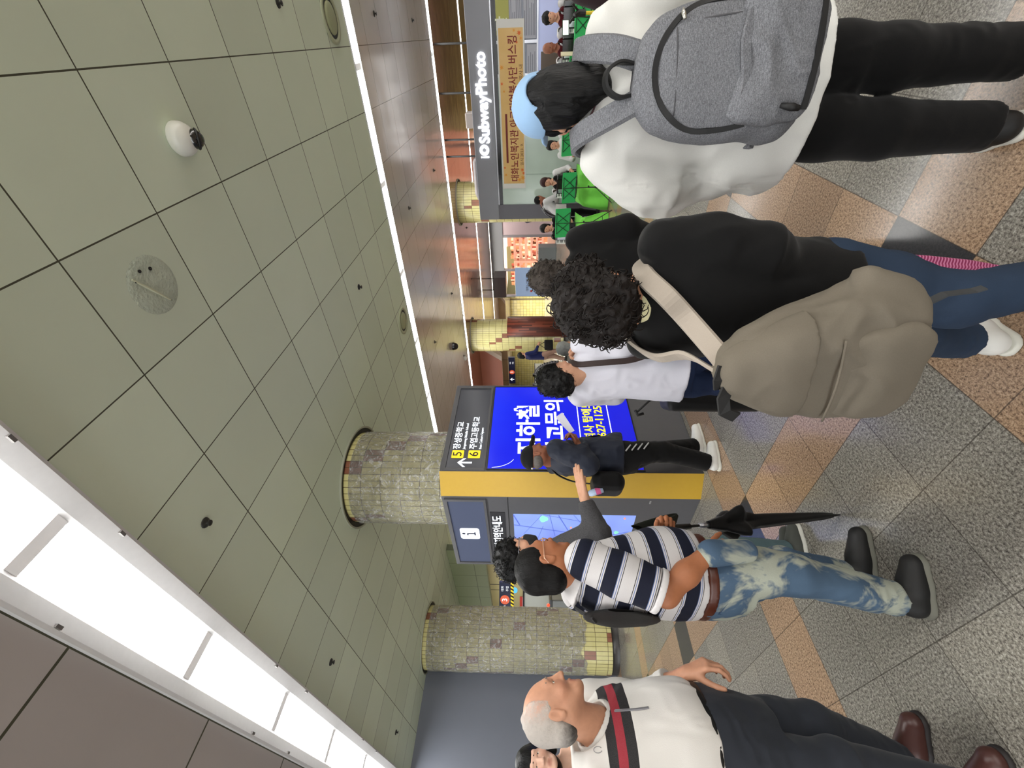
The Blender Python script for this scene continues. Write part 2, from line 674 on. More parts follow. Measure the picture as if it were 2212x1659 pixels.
a = CAMP + ray(1040, 755) * (13.2 / ray(1040, 755)[0])
b = CAMP + ray(1084, 783) * (13.2 / ray(1084, 783)[0])
bulkhead(13.2, float(a[1]) - .1, 18.0, float(b[2]), float(b[1] - a[1]), rose_panel, 'wall_bulkhead')
a = CAMP + ray(1062, 640) * (22.5 / ray(1062, 640)[0])
b = CAMP + ray(1090, 660) * (22.5 / ray(1090, 660)[0])
bulkhead(22.5, float(a[1]) - .1, 26.0, float(b[2]) - .05, float(b[1] - a[1]), beige_panel, 'wall_bulkhead')
struct('wall_bulkhead', Mesh().bbox((22.3, 9.0, 2.55), (22.45, float(a[1]), CEIL)), M('bulkhead_olive', (.60, .62, .47), .45, var=.02, vscale=2))


# ================================================================== tiled columns
def column_material(name, cx, cy, rad, n_around, row, phase, keep=.8):
    t = NT(name)
    x, y, z = t.xyz(t.pos())
    ang = t.math('ARCTAN2', t.math('SUBTRACT', y, cy), t.math('SUBTRACT', x, cx))
    u = t.math('MULTIPLY', t.math('ADD', t.math('DIVIDE', ang, 2 * math.pi), 1.0), float(n_around))
    v = t.math('DIVIDE', z, row)
    fu = t.math('ABSOLUTE', t.math('SUBTRACT', t.math('FRACT', u), .5))
    fv = t.math('ABSOLUTE', t.math('SUBTRACT', t.math('FRACT', v), .5))
    j = t.math('MAXIMUM', t.math('GREATER_THAN', fu, .455), t.math('GREATER_THAN', fv, .482))
    cu_ = t.math('FLOOR', t.math('DIVIDE', u, 2.0))
    cv_ = t.math('FLOOR', v)
    cell = t.n('ShaderNodeCombineXYZ')
    t.set(cell.inputs[0], cu_)
    t.set(cell.inputs[1], cv_)
    wn = t.n('ShaderNodeTexWhiteNoise', noise_dimensions='2D')
    t.t.links.new(cell.outputs[0], wn.inputs['Vector'])
    dg = t.math('FLOORED_MODULO', t.math('ADD', t.math('ADD', cu_, cv_), phase), 9.0)
    brown = t.math('MULTIPLY', t.math('LESS_THAN', dg, .5), t.math('LESS_THAN', wn.outputs['Value'], keep))
    c = t.mix(t.noise(9, 2, t.pos()), lin((.78, .75, .50)), lin((.86, .83, .60)))
    c = t.mix(brown, c, t.mix(t.noise(12, 2, t.pos()), lin((.52, .33, .25)), lin((.60, .41, .32))))
    t.col(t.mix(j, c, lin((.36, .30, .19))))
    t.p(Roughness=.22)
    t.bump(t.math('MULTIPLY', j, -1.0), .4, .004)
    return t.m


def plastic_material():
    t = NT('clear_plastic_wrap')
    p_ = t.pos()
    h = t.math('ADD', t.noise(9, 4, p_, .65, 2.5), t.math('MULTIPLY', t.noise(34, 3, p_, .6, 1.5), .35))
    b = t.n('ShaderNodeBump')
    b.inputs['Strength'].default_value = 1.0
    b.inputs['Distance'].default_value = .05
    t.t.links.new(h, b.inputs['Height'])
    gl = t.n('ShaderNodeBsdfGlossy')
    gl.inputs['Roughness'].default_value = .16
    gl.inputs['Color'].default_value = (.95, .95, .95, 1)
    t.t.links.new(b.outputs[0], gl.inputs['Normal'])
    tr = t.n('ShaderNodeBsdfTransparent')
    tr.inputs['Color'].default_value = (.95, .95, .94, 1)
    df = t.n('ShaderNodeBsdfDiffuse')
    df.inputs['Color'].default_value = (.92, .92, .90, 1)
    fr = t.n('ShaderNodeFresnel')
    fr.inputs['IOR'].default_value = 1.5
    t.t.links.new(b.outputs[0], fr.inputs['Normal'])
    m1 = t.n('ShaderNodeMixShader')
    t.set(m1.inputs[0], t.math('ADD', t.math('MULTIPLY', fr.outputs[0], .9), .06))
    t.t.links.new(tr.outputs[0], m1.inputs[1])
    t.t.links.new(gl.outputs[0], m1.inputs[2])
    m2 = t.n('ShaderNodeMixShader')
    t.set(m2.inputs[0], t.math('ADD', .09, t.math('MULTIPLY', t.math('MAXIMUM', t.math('SUBTRACT', h, .66), 0.0), 1.6)))  # milky film, plus highlights painted white on the crinkle tops
    t.t.links.new(m1.outputs[0], m2.inputs[1])
    t.t.links.new(df.outputs[0], m2.inputs[2])
    t.t.links.new(m2.outputs[0], t.out.inputs['Surface'])
    return t.m


wrap_mat = plastic_material()
rim_dark = M('column_gap', (.06, .06, .06), .6)
rim_light = M('column_ceiling_ring', (.62, .63, .56), .5)


def tiled_column(cx, cy, r, label, n_around, wrap=None, ring=.055, base=.13, phase=0.0, keep=.8, z0=0.0):
    t = thing('tiled_column', label, 'column', (cx, cy, z0))
    t['kind'] = 'thing'
    mat = column_material('column_tiles', cx, cy, r, n_around, .213, phase, keep)
    put('tiled_shaft', Mesh().lathe([(r, z0 + base), (r, CEIL)], (cx, cy, 0), 72), mat, t, smooth=True)
    put('skirting', Mesh().lathe([(r - .012, z0), (r - .012, z0 + base), (r - .2, z0 + base)], (cx, cy, 0), 72), M('column_base', (.20, .19, .18), .35), t, smooth=True)
    put('dark_gap', Mesh().lathe([(r, CEIL - .004), (r + ring, CEIL - .004)], (cx, cy, 0), 72), rim_dark, t)
    put('ceiling_ring', Mesh().lathe([(r + ring, CEIL), (r + ring, CEIL - .02), (r + ring + .02, CEIL - .02), (r + ring + .02, CEIL)], (cx, cy, 0), 72), rim_light, t, smooth=False)
    if wrap:
        rnd = random.Random(int(cx * 100))
        z0, z1 = wrap

        def f(i, j):
            a = 2 * math.pi * i
            z = z0 + (z1 - z0) * j + (.05 * math.sin(5 * a) + .03 * math.sin(11 * a + 1)) * (1 - j)
            rr = r + .010 + .006 * math.sin(9 * a + 7 * z) * math.sin(5 * z + 2 * a) + .004 * math.sin(23 * a - 15 * z)
            return (cx + rr * math.cos(a), cy + rr * math.sin(a), z)
        put('plastic_wrap', Mesh().grid(f, 120, 40), wrap_mat, t, smooth=True)
    return t


C2 = (3.06, 9.02)
tiled_column(C2[0], C2[1], .545, 'round column of yellow tiles with brown blocks, wrapped in plastic, beside the grey board', 46, (.62, CEIL - .08), phase=2)
# roll of plastic bunched at a tie round the near column
tie = [(C2[0] + .565 * math.cos(a), C2[1] + .565 * math.sin(a), 1.86 + .015 * math.sin(3 * a)) for a in np.linspace(0, 2 * math.pi, 48, endpoint=False)]
C1 = (3.06, 4.0)
tiled_column(C1[0], C1[1], .515, 'round tiled column rising out of the information kiosk', 46, (2.2, CEIL - .06), ring=.06, phase=5)
C4 = (12.2, 3.62)
tiled_column(C4[0], C4[1], .53, 'round tiled column standing behind the photo shop fascia', 46, None, phase=1)
# column with the wooden cladding, further back
C3 = (12.0, 7.9)
t3 = tiled_column(C3[0], C3[1], .545, 'round tiled column clad with dark red wood boards, beyond the crowd', 46, None, phase=3, z0=STEP)
t = NT('red_wood_boards')
pz = t.xyz(t.pos())
ang = t.math('ARCTAN2', t.math('SUBTRACT', pz[1], C3[1]), t.math('SUBTRACT', pz[0], C3[0]))
strip_u = t.math('FLOOR', t.math('MULTIPLY', ang, 14.0))
cell = t.n('ShaderNodeCombineXYZ')
t.set(cell.inputs[0], strip_u)
t.set(cell.inputs[1], t.math('FLOOR', t.math('ADD', t.math('MULTIPLY', pz[2], 1.1), t.math('MULTIPLY', strip_u, .37))))
wn = t.n('ShaderNodeTexWhiteNoise', noise_dimensions='2D')
t.t.links.new(cell.outputs[0], wn.inputs['Vector'])
t.col(t.ramp(wn.outputs['Value'], [(0, (.22, .09, .06)), (.5, (.36, .16, .11)), (1, (.50, .25, .18))]))
t.p(Roughness=.5)
arc = Mesh()
av = [math.radians(d) for d in np.linspace(208, 318, 40)]


def clad(i, j):
    a_ = av[0] + (av[-1] - av[0]) * i
    z = STEP + .01 + (2.38 - STEP) * j
    return (C3[0] + .59 * math.cos(a_), C3[1] + .59 * math.sin(a_), z)


arc_o = put('wood_cladding', Mesh().grid(clad, 40, 2), t.m, t3, smooth=True, solid=.06)
arc_o['label'] = 'dark red wooden boards'
# ================================================================== information kiosk round the near column
graphite = M('kiosk_graphite', (.33, .33, .34), .38, var=.01, spec=.4)
yellow = M('kiosk_yellow', (.77, .62, .17), .4, var=.01)
panel_dark = M('kiosk_panel', (.30, .31, .34), .18, spec=.6)
panel_blue = M('kiosk_panel_lit', (.30, .33, .42), .18, spec=.6, emit=.12)
strip_black = M('kiosk_strip', (.20, .20, .21), .25)
white_lit = M('white_lettering', (.95, .97, 1.0), .4, emit=.9)
yellow_lit = M('yellow_lettering', (.96, .92, .12), .4, emit=.8)
yellow_sq = M('exit_yellow', (.97, .85, .10), .4, emit=.5)
black_ink = M('black_ink', (.06, .06, .06), .5)
navy_line = M('outline_navy', (.03, .05, .55), .4, emit=.5)
t = NT('blue_screen')
g_ = t.xyz(t.gen())
t.b.inputs['Emission Strength'].default_value = 1.15
t.set(t.b.inputs['Emission Color'], t.ramp(t.math('ADD', t.math('MULTIPLY', g_[2], .6), t.math('MULTIPLY', t.noise(1.6, 2, t.obj()), .5)), [(.2, (.03, .06, .80)), (.7, (.06, .12, .88)), (1, (.10, .20, .93))]))
t.col((.01, .01, .05, 1))
t.p(Roughness=.12)
blue_screen = t.m
KX, KY, KX2, KY2, KH = 2.38, 3.16, 3.74, 4.74, 2.455
ki = thing('information_kiosk', 'grey and yellow information kiosk with blue lit screen and city map, round a column', 'kiosk', (3.06, 3.95, 0))
Xr, Yl = A(1, 0, 0), A(0, -1, 0)
w = .05
put('front_panel', Mesh().bbox((2.485, KY, 0), (KX2, KY + w, KH)), graphite, ki, bevel=.006)
put('map_panel', Mesh().bbox((KX, 3.405, 0), (KX + w, KY2, KH)), graphite, ki, bevel=.006)
put('rear_panel', Mesh().bbox((KX2 - w, KY + w, 0), (KX2, KY2, KH)), graphite, ki)
put('side_panel', Mesh().bbox((KX + w, KY2 - w, 0), (KX2 - w, KY2, KH)), graphite, ki)
cdir = unit(A(2.38 - 2.485, 3.405 - 3.16, 0))
cn = A(cdir[1], -cdir[0], 0)
put('yellow_corner', Mesh().prism([(2.485, 3.160), (2.38, 3.405), (2.43, 3.415), (2.50, 3.21)], (0, 0, 0), (1, 0, 0), (0, 1, 0), KH), yellow, ki)
# front face (seen square on, blue advert)
y0 = KY - .004


def fpanel(name, x0, x1, z0, z1, mat, dep=.004):
    return put(name, Mesh().bbox((x0, KY - dep, z0), (x1, KY + .002, z1)), mat, ki)


def frame_y(name, x0, x1, z0, z1, wd, mat, dep=.018):
    m = Mesh()
    for a_, b_, c_, d_ in ((x0 - wd, x1 + wd, z1, z1 + wd), (x0 - wd, x1 + wd, z0 - wd, z0), (x0 - wd, x0, z0, z1), (x1, x1 + wd, z0, z1)):
        m.bbox((a_, KY - dep, c_), (b_, KY + .002, d_))
    return put(name, m, mat, ki)


fpanel('header_panel', 2.515, 3.67, 2.045, 2.40, panel_dark)
frame_y('header_frame', 2.515, 3.67, 2.045, 2.40, .022, graphite)
scr = fpanel('advert_screen', 2.515, 3.70, .54, 2.0, blue_screen)
frame_y('screen_frame', 2.515, 3.70, .54, 2.0, .012, M('screen_bezel', (.10, .10, .12), .3), .010)
yy = KY - .006
text('headline', '지하철', .262, (3.05, yy, 1.60), Xr, UP, white_lit, scr, bold=.022)
text('headline', '광고문의', .225, (3.09, yy, 1.325), Xr, UP, white_lit, scr, bold=.022)
text('contact_line', '주식회사 탑애드', .118, (3.06, yy, .985), Xr, UP, yellow_lit, scr, bold=.018)
text('contact_line', '010-9627-1125', .120, (3.02, yy, .868), Xr, UP, yellow_lit, scr, bold=.018)
bx = Mesh()
oo, ii = rrect(.86, .33, .05), rrect(.84, .31, .042)
for k in range(len(oo)):
    q = (k + 1) % len(oo)
    bx.prism([oo[k], oo[q], ii[q], ii[k]], (3.085, yy + .001, .93), (1, 0, 0), (0, 0, 1), .001)
put('box_outline', bx, white_lit, scr)
cvs = [(2.53 + .10 * s_, yy, 1.96 - .27 * s_ ** .6 * (1 - .25 * s_)) for s_ in np.linspace(0, 1, 12)]
put('thin_swirl', Mesh().tube(cvs, .0022, 5), white_lit, scr)
cvs = [(3.30 + .05 * s_, yy, 1.72 + .05 * math.sin(3 * s_)) for s_ in np.linspace(0, 1, 6)]
put('leaf_highlight', Mesh().tube(cvs, [.001, .008, .012, .012, .008, .001], 6), white_lit, scr)  # leaf-shaped highlight drawn as a glowing white shape
# up arrow, exit numbers, destinations
ar = Mesh()
ax_, az_ = 2.585, 2.225
ar.prism([(-.009, -.07), (.009, -.07), (.009, .05), (-.009, .05)], (ax_, yy, az_), (1, 0, 0), (0, 0, 1), .002)
for s_ in (-1, 1):
    ar.prism([(0, .072), (s_ * .052, .016), (s_ * .052, -.010), (0, .046)][::s_], (ax_, yy, az_), (1, 0, 0), (0, 0, 1), .002)
put('up_arrow', ar, white_lit, ki)
for num, zz, ko, en in (('5', 2.305, '장성중학교', 'Jangseong Middle School'), ('6', 2.143, '주엽고등학교', 'Ilsan Culture Square')):
    sq = put('exit_number', Mesh().prism(rrect(.098, .118, .008), (2.69, yy, zz), (1, 0, 0), (0, 0, 1), .002), yellow_sq, ki)
    text('numeral', num, .125, (2.69, yy - .003, zz), Xr, UP, black_ink, sq, bold=.004)
    text('destination', ko, .083, (2.755, yy, zz + .018), Xr, UP, white_lit, ki, bold=.012, align='LEFT')
    text('destination_english', en, .036, (2.755, yy, zz - .052), Xr, UP, white_lit, ki, bold=.004, align='LEFT')
# map face
xx = KX - .006


def mpanel(name, ya, yb, z0, z1, mat, dep=.004):
    return put(name, Mesh().bbox((KX - dep, ya, z0), (KX + .002, yb, z1)), mat, ki)


hp = mpanel('header_panel', 3.47, 4.66, 2.05, 2.405, panel_blue)
fr = Mesh()
for a_, b_, c_, d_ in ((3.44, 4.69, 2.405, 2.43), (3.44, 4.69, 2.025, 2.05), (3.44, 3.47, 2.05, 2.405), (4.66, 4.69, 2.05, 2.405)):
    fr.bbox((KX - .018, a_, c_), (KX + .002, b_, d_))
put('header_frame', fr, graphite, ki)
ic = put('information_icon', Mesh().prism(rrect(.205, .205, .03), (xx, 4.06, 2.235), (0, -1, 0), (0, 0, 1), .002), white_lit, ki)
im = Mesh().prism(rrect(.034, .034, .012), (xx - .003, 4.06, 2.30), (0, -1, 0), (0, 0, 1), .001)
im.prism([(-.03, -.062), (.03, -.062), (.03, -.047), (.012, -.047), (.012, .032), (-.03, .032), (-.03, .017), (-.012, .017), (-.012, -.047), (-.03, -.047)], (xx - .003, 4.06, 2.235), (0, -1, 0), (0, 0, 1), .001)
put('icon_letter', im, M('icon_navy', (.10, .11, .22), .4), ic)
st = mpanel('title_strip', 3.66, 4.66, 1.85, 2.0, strip_black)
text('title', '주변지역안내도', .112, (xx, 4.08, 1.927), Yl, UP, white_lit, st, bold=.014)
put('thin_groove', Mesh().bbox((KX - .002, 3.41, 1.81), (KX + .001, 4.74, 1.817)), black_ink, ki)
t = NT('map_screen')
t.b.inputs['Emission Strength'].default_value = .95
t.set(t.b.inputs['Emission Color'], t.ramp(t.noise(2.4, 1, t.obj()), [(.3, (.50, .58, .97)), (.7, (.60, .72, 1.0))]))
t.col((.05, .05, .08, 1))
t.p(Roughness=.15)
mp = mpanel('map_screen', 3.69, 4.50, .555, 1.765, t.m)
road = M('map_road', (.30, .37, .72), .4, emit=.75)
park = M('map_park', (.50, .80, .72), .4, emit=.75)
orange = M('map_marker', (.95, .55, .45), .4, emit=.75)


def mapline(a, b, wd):
    a, b = A(*a), A(*b)
    d = unit(b - a)
    n_ = A(-d[1], d[0]) * wd / 2
    return [tuple(a + n_), tuple(a - n_), tuple(b - n_), tuple(b + n_)]


for a_, b_, wd in (((.0, .62), (.95, .40), .012), ((.06, .62), (.0, .80), .012), ((.50, 0), (.36, .81), .006), ((.75, .05), (.45, .80), .010), ((.95, .20), (.60, .81), .005),
                   ((.18, .05), (.30, .60), .005), ((.0, .35), (.45, .12), .004), ((.30, .81), (.95, .62), .006), ((1.18, .05), (.90, .45), .006), ((1.0, .0), (1.18, .42), .005),
                   ((.62, .02), (.80, .60), .004), ((1.19, .28), (.92, .12), .005), ((.10, .45), (.28, .80), .004), ((.85, .40), (1.18, .52), .008)):
    # (down from the top edge, across) in metres
    poly = mapline((a_[1] - .405, .605 - a_[0]), (b_[1] - .405, .605 - b_[0]), wd)
    put('map_road', Mesh().prism(poly, (xx + .001, 4.095, 1.16), (0, -1, 0), (0, 0, 1), .001), road, mp)
for c_, r_ in (((-.33, .30), .055), ((-.26, -.12), .04), ((-.10, -.45), .03)):
    put('map_park', Mesh().prism([(c_[0] * -1 + r_ * math.cos(a) * (1 + .2 * math.sin(3 * a)), c_[1] + r_ * .8 * math.sin(a)) for a in np.linspace(0, 2 * math.pi, 14, endpoint=False)], (xx + .0005, 4.095, 1.16), (0, -1, 0), (0, 0, 1), .001), park, mp)
for c_ in ((.18, .02), (.36, -.50)):
    put('map_marker', Mesh().prism(rrect(.03, .018, .006), (xx, 4.095 - c_[0], 1.16 + c_[1]), (0, -1, 0), (0, 0, 1), .001), orange, mp)
put('small_plate', Mesh().bbox((KX - .003, 3.44, .45), (KX + .001, 3.49, .465)), M('plate_grey', (.55, .55, .55), .4), ki)

# ================================================================== photo shop
SX = 10.6
shop_grey = M('shop_fascia_grey', (.56, .57, .60), .45, var=.01, vscale=3)
frame_grey = M('shop_frame_grey', (.42, .42, .45), .4)
chrome = M('brushed_steel', (.70, .70, .72), .28, metal=.9)
t = NT('frosted_window')
t.col(t.ramp(t.noise(1.3, 2, t.obj()), [(.3, (.68, .74, .69)), (.7, (.75, .81, .765))]))
t.b.inputs['Emission Color'].default_value = lin((.66, .74, .68))
t.b.inputs['Emission Strength'].default_value = .12  # glow stands in for light coming through from inside the shop
t.p(Roughness=.16)
t.b.inputs['Specular IOR Level'].default_value = .6
frosted = t.m
sh = thing('photo_shop', 'photo shop booth with grey fascia, white lit name sign and frosted green window', 'shop', (SX, 1.0, 0))
put('fascia', Mesh().bbox((SX - .02, -3.2, 2.385), (SX + .35, 3.56, 2.86)), shop_grey, sh, bevel=.01)
put('roof', Mesh().bbox((SX + .35, -3.2, 2.78), (SX + 1.0, 3.50, 2.84)), shop_grey, sh)
put('side_wall', Mesh().bbox((SX + .06, 3.42, 0), (SX + 1.0, 3.50, 2.78)), shop_grey, sh)
put('back_wall', Mesh().bbox((SX + .92, -3.2, 0), (SX + 1.0, 3.42, 2.78)), plain, sh)
put('soffit_strip', Mesh().bbox((SX + .03, -3.2, 2.275), (SX + .12, 3.25, 2.385)), M('shop_gloss_black', (.13, .14, .16), .12, spec=.7), sh)
put('soffit_rail', Mesh().bbox((SX + .0, -3.2, 2.36), (SX + .05, 3.25, 2.385)), chrome, sh)
put('door_post', Mesh().bbox((SX + .0, 3.22, 0), (SX + .14, 3.56, 2.385)), frame_grey, sh)
put('door_post', Mesh().bbox((SX + .03, .66, .30), (SX + .10, .72, 2.28)), chrome, sh)
wn_ = put('frosted_window', Mesh().bbox((SX + .04, .72, .43), (SX + .06, 3.22, 2.28)), frosted, sh)
for yj in (2.55, 1.6):
    put('pane_joint', Mesh().bbox((SX + .036, yj, .43), (SX + .041, yj + .008, 2.28)), M('pane_joint', (.48, .54, .50), .3), wn_)
put('sill', Mesh().bbox((SX - .01, .66, .36), (SX + .10, 3.24, .43)), chrome, sh)
put('plinth', Mesh().bbox((SX + .02, -3.2, 0), (SX + .14, 3.24, .36)), M('plinth_grey', (.52, .50, .47), .4), sh)
put('door_step', Mesh().bbox((SX - .30, .75, 0), (SX + .02, 3.05, .15)), M('step_stone', (.62, .60, .56), .35, var=.03), sh, bevel=.008)
put('step_nosing', Mesh().bbox((SX - .305, .75, .135), (SX - .27, 3.05, .155)), chrome, sh)
# lit name
LX = SX - .024
sign_white = M('sign_letters', (1, 1, 1), .4, emit=3.0)
text('sign_lettering', 'SubwayPhoto', .325, (LX, 1.085, 2.615), A(0, -1, 0), UP, sign_white, sh, bold=.024, ext=.015, sx=.90)
icn = Mesh()
for k in range(6):
    a0 = math.radians(60 * k)
    o1, o2 = .108, .108
    pts = [(o1 * math.cos(a0), o1 * math.sin(a0)), (o1 * math.cos(a0 + .52), o1 * math.sin(a0 + .52)), (o1 * math.cos(a0 + .92), o1 * math.sin(a0 + .92)), (.048 * math.cos(a0 + .95), .048 * math.sin(a0 + .95)), (.048 * math.cos(a0 + .05), .048 * math.sin(a0 + .05))]
    icn.prism(pts, (LX, 2.02, 2.645), (0, -1, 0), (0, 0, 1), .015)
icn.prism([(-.155, -.10), (-.128, -.10), (-.128, .035), (-.155, .035)], (LX, 2.02, 2.645), (0, -1, 0), (0, 0, 1), .015)
icn.prism(rrect(.03, .03, .01), (LX, 2.02 + .1415, 2.645 + .07), (0, -1, 0), (0, 0, 1), .015)
put('sign_logo', icn, sign_white, sh)
# dark upper window, posters and light blue lower panel towards the frame edge
put('dark_transom', Mesh().bbox((SX + .05, -3.2, 2.05), (SX + .07, .66, 2.28)), M('dark_glass', (.12, .13, .14), .1, spec=.7), sh)
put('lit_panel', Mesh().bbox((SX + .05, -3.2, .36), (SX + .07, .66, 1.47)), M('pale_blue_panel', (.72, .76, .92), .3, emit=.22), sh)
put('glass_top', Mesh().bbox((SX + .05, -3.2, 1.47), (SX + .07, .66, 2.05)), M('window_grey', (.42, .44, .50), .2), sh)
put('rail', Mesh().bbox((SX + .0, -3.2, 1.455), (SX + .08, .66, 1.485)), chrome, sh)
put('rail', Mesh().bbox((SX + .03, .13, 1.47), (SX + .06, .18, 2.28)), chrome, sh)
put('side_box', Mesh().bbox((SX + .0, .32, .36), (SX + .06, .66, 1.40)), M('brown_panel', (.40, .35, .31), .5), sh)
paper = M('poster_paper', (.70, .71, .75), .5, var=.01)
ink = M('poster_ink', (.42, .43, .48), .6)


def poster(ya, yb, z0, z1, label, mat=paper, rows=7, seed=0):
    rnd = random.Random(seed)
    p_ = put('poster', Mesh().bbox((SX + .036, ya, z0), (SX + .042, yb, z1)), mat)
    tag(p_, label, 'poster')
    for k in range(rows):
        zz = z1 - (z1 - z0) * (k + .8) / (rows + .6)
        ln = (yb - ya) * rnd.uniform(.45, .85)
        put('printed_line', Mesh().bbox((SX + .0345, yb - .06 * (yb - ya) - ln, zz - .005), (SX + .0365, yb - .06 * (yb - ya), zz + .005)), ink, p_)
    return p_


poster(-.62, .11, 1.50, 1.74, 'wide grey printed notice in the shop window just above the pale blue panel', seed=1)
poster(-.62, .11, 1.78, 2.04, 'grey printed notice in the shop window, above another notice and below the yellow sign', seed=2)
poster(.20, .66, 1.49, 1.68, 'small grey notice with little pictures beside the steel rail in the shop window', seed=3, rows=4)
ys = put('window_sign', Mesh().bbox((SX + .03, -1.2, 2.02), (SX + .036, .05, 2.27)), M('olive_sign', (.66, .66, .30), .4))
tag(ys, 'olive yellow sign with large white character in the shop window', 'sign')
text('sign_lettering', '관', .25, (SX + .028, -.12, 2.15), A(0, -1, 0), UP, M('sign_cream', (.93, .95, .85), .5), ys, bold=.02)
# things standing on the shop roof
blk = M('black_metal', (.07, .07, .07), .5)
for k, (yy_, h_) in enumerate(((1.0, .62), (1.9, .55), (2.25, .50), (.15, .66))):
    tag(put('ceiling_rod', Mesh().tube([(SX + .55, yy_, 2.842), (SX + .55, yy_, CEIL - .002)], .022, 8), blk), 'thin black rod between the photo shop roof and the copper ceiling', 'rod', 'black rods above the shop roof')
tag(put('junction_box', Mesh().box((SX + .5, 1.5, 2.955), (.34, .30, .22)), M('box_grey', (.50, .47, .45), .5), bevel=.02), 'grey metal box on the roof of the photo shop above the lit sign', 'box')
dp = [(SX + .42, 2.28 + .0 * k, 2.90 + .012 * math.sin(k)) for k in range(1)] + [(SX + .42, 2.35, 2.92), (SX + .42, 3.05, 2.92), (SX + .42, 3.2, 2.89)]
tag(put('duct_hose', Mesh().tube(dp, [.05, .07, .07, .04], 10), M('hose_grey', (.42, .40, .40), .6), smooth=True), 'fat grey hose lying on the shop roof in front of the tiled column', 'hose')
# banner
ba = put('banner', Mesh().bbox((SX + .012, -.19, 1.725), (SX + .017, 2.85, 2.262)), M('banner_white', (.86, .86, .84), .55))
tag(ba, 'long busking banner with dark red writing on golden ground across the shop window', 'banner')
t = NT('banner_gold')
gg = t.xyz(t.gen())
t.col(t.mix(t.noise(2.5, 2, t.obj()), lin((.84, .68, .38)), lin((.90, .76, .52))))
t.p(Roughness=.55)
put('golden_field', Mesh().bbox((SX + .010, -.06, 1.755), (SX + .0125, 2.74, 2.235)), t.m, ba)
dred = M('banner_red', (.50, .10, .10), .6)
brn = M('banner_brown', (.42, .25, .12), .6)
bl = A(0, -1, 0)
text('banner_title', '대화노인복지관 아코디언봉사단 버스킹', .205, (SX + .008, 1.37, 1.955), bl, UP, dred, ba, bold=.014, sx=.80)
text('banner_date', '일시 2023. 9.', .085, (SX + .008, 2.36, 1.80), bl, UP, brn, ba, align='LEFT')
text('banner_place', '대화역 역사 내', .085, (SX + .008, 1.02, 1.80), bl, UP, brn, ba, align='LEFT')
put('ribbon', Mesh().bbox((SX + .007, 1.35, 2.11), (SX + .0105, 2.30, 2.155)), M('ribbon_red', (.45, .14, .12), .6), ba)
leaf1, leaf2 = M('maple_orange', (.86, .42, .16), .6), M('maple_amber', (.88, .60, .22), .6)


def maple(y, z, r, rot, mat):
    pts = []
    for k in range(14):
        a = rot + math.pi * k / 7
        rr = r * (1.0 if k % 2 == 0 else .42)
        pts.append((rr * math.cos(a), rr * math.sin(a)))
    put('maple_leaf', Mesh().prism(pts, (SX + .0095, y, z), (0, -1, 0), (0, 0, 1), .002), mat, ba)


for k, (y, z, r) in enumerate(((2.62, 1.79, .06), (2.45, 1.80, .045), (2.66, 1.87, .05), (2.52, 1.775, .04), (2.55, 2.18, .04), (2.4, 2.2, .03), (.55, 2.19, .05), (.82, 2.20, .035), (.95, 2.16, .03), (.02, 1.83, .05), (.10, 1.80, .035), (.16, 1.88, .03), (-.02, 1.93, .03))):
    maple(y, z, r, k * .7, leaf1 if k % 2 else leaf2)

# ================================================================== shops across the concourse, beyond the steps
FX = 20.2
fas = M('far_fascia', (.46, .46, .48), .5, var=.01)
fs = thing('lit_store', 'brightly lit store with pink and orange shelves under a dark grey fascia', 'shop', (FX, 8.5, STEP))
put('fascia', Mesh().bbox((FX, 3.6, 3.0), (FX + .3, 10.9, CEIL)), fas, fs)
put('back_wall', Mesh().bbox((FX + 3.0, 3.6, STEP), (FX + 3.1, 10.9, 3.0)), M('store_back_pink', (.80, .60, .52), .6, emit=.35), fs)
put('store_floor', Mesh().bbox((FX + .1, 3.6, STEP), (FX + 3.0, 10.9, STEP + .02)), M('store_floor', (.7, .6, .52), .3), fs)
put('lit_ceiling', Mesh().bbox((FX + .3, 3.6, 2.96), (FX + 3.0, 10.9, 3.0)), M('store_ceiling', (1, .92, .82), .5, emit=1.6), fs)
post = M('store_posts', (.52, .50, .52), .35)
for yy_ in (3.6, 5.10, 5.9, 7.55, 9.3, 10.75):
    put('mullion', Mesh().bbox((FX + .02, yy_, STEP), (FX + .12, yy_ + .12, 3.0)), post, fs)
# the blank pink-grey poster wall between two windows
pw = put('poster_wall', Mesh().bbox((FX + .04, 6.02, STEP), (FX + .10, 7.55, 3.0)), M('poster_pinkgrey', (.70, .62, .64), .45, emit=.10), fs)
cut = Mesh()
cz_ = STEP + .10
cut.prism([(-.20, 0), (-.05, 0), (-.02, .75), (.02, .75), (.06, 0), (.22, 0), (.17, .85), (.20, 1.0), (.26, 1.35), (.17, 1.48), (.06, 1.52), (-.06, 1.52), (-.18, 1.47), (-.27, 1.30), (-.20, 1.0), (-.17, .85)], (FX + .03, 6.72, cz_), (0, -1, 0), (0, 0, 1), .008)
put('printed_suit', cut, M('printed_navy', (.15, .18, .26), .5), pw)
put('printed_arms', Mesh().prism([(-.16, .98), (.16, .98), (.13, 1.18), (0, 1.24), (-.13, 1.18)], (FX + .022, 6.72, cz_), (0, -1, 0), (0, 0, 1), .006), M('printed_blue', (.66, .74, .84), .5), pw)
put('printed_head', Mesh().prism([(.085 * math.cos(a), 1.67 + .12 * math.sin(a)) for a in np.linspace(0, 2 * math.pi, 16, endpoint=False)], (FX + .024, 6.72, cz_), (0, -1, 0), (0, 0, 1), .006), M('printed_dark', (.13, .15, .20), .5), pw)
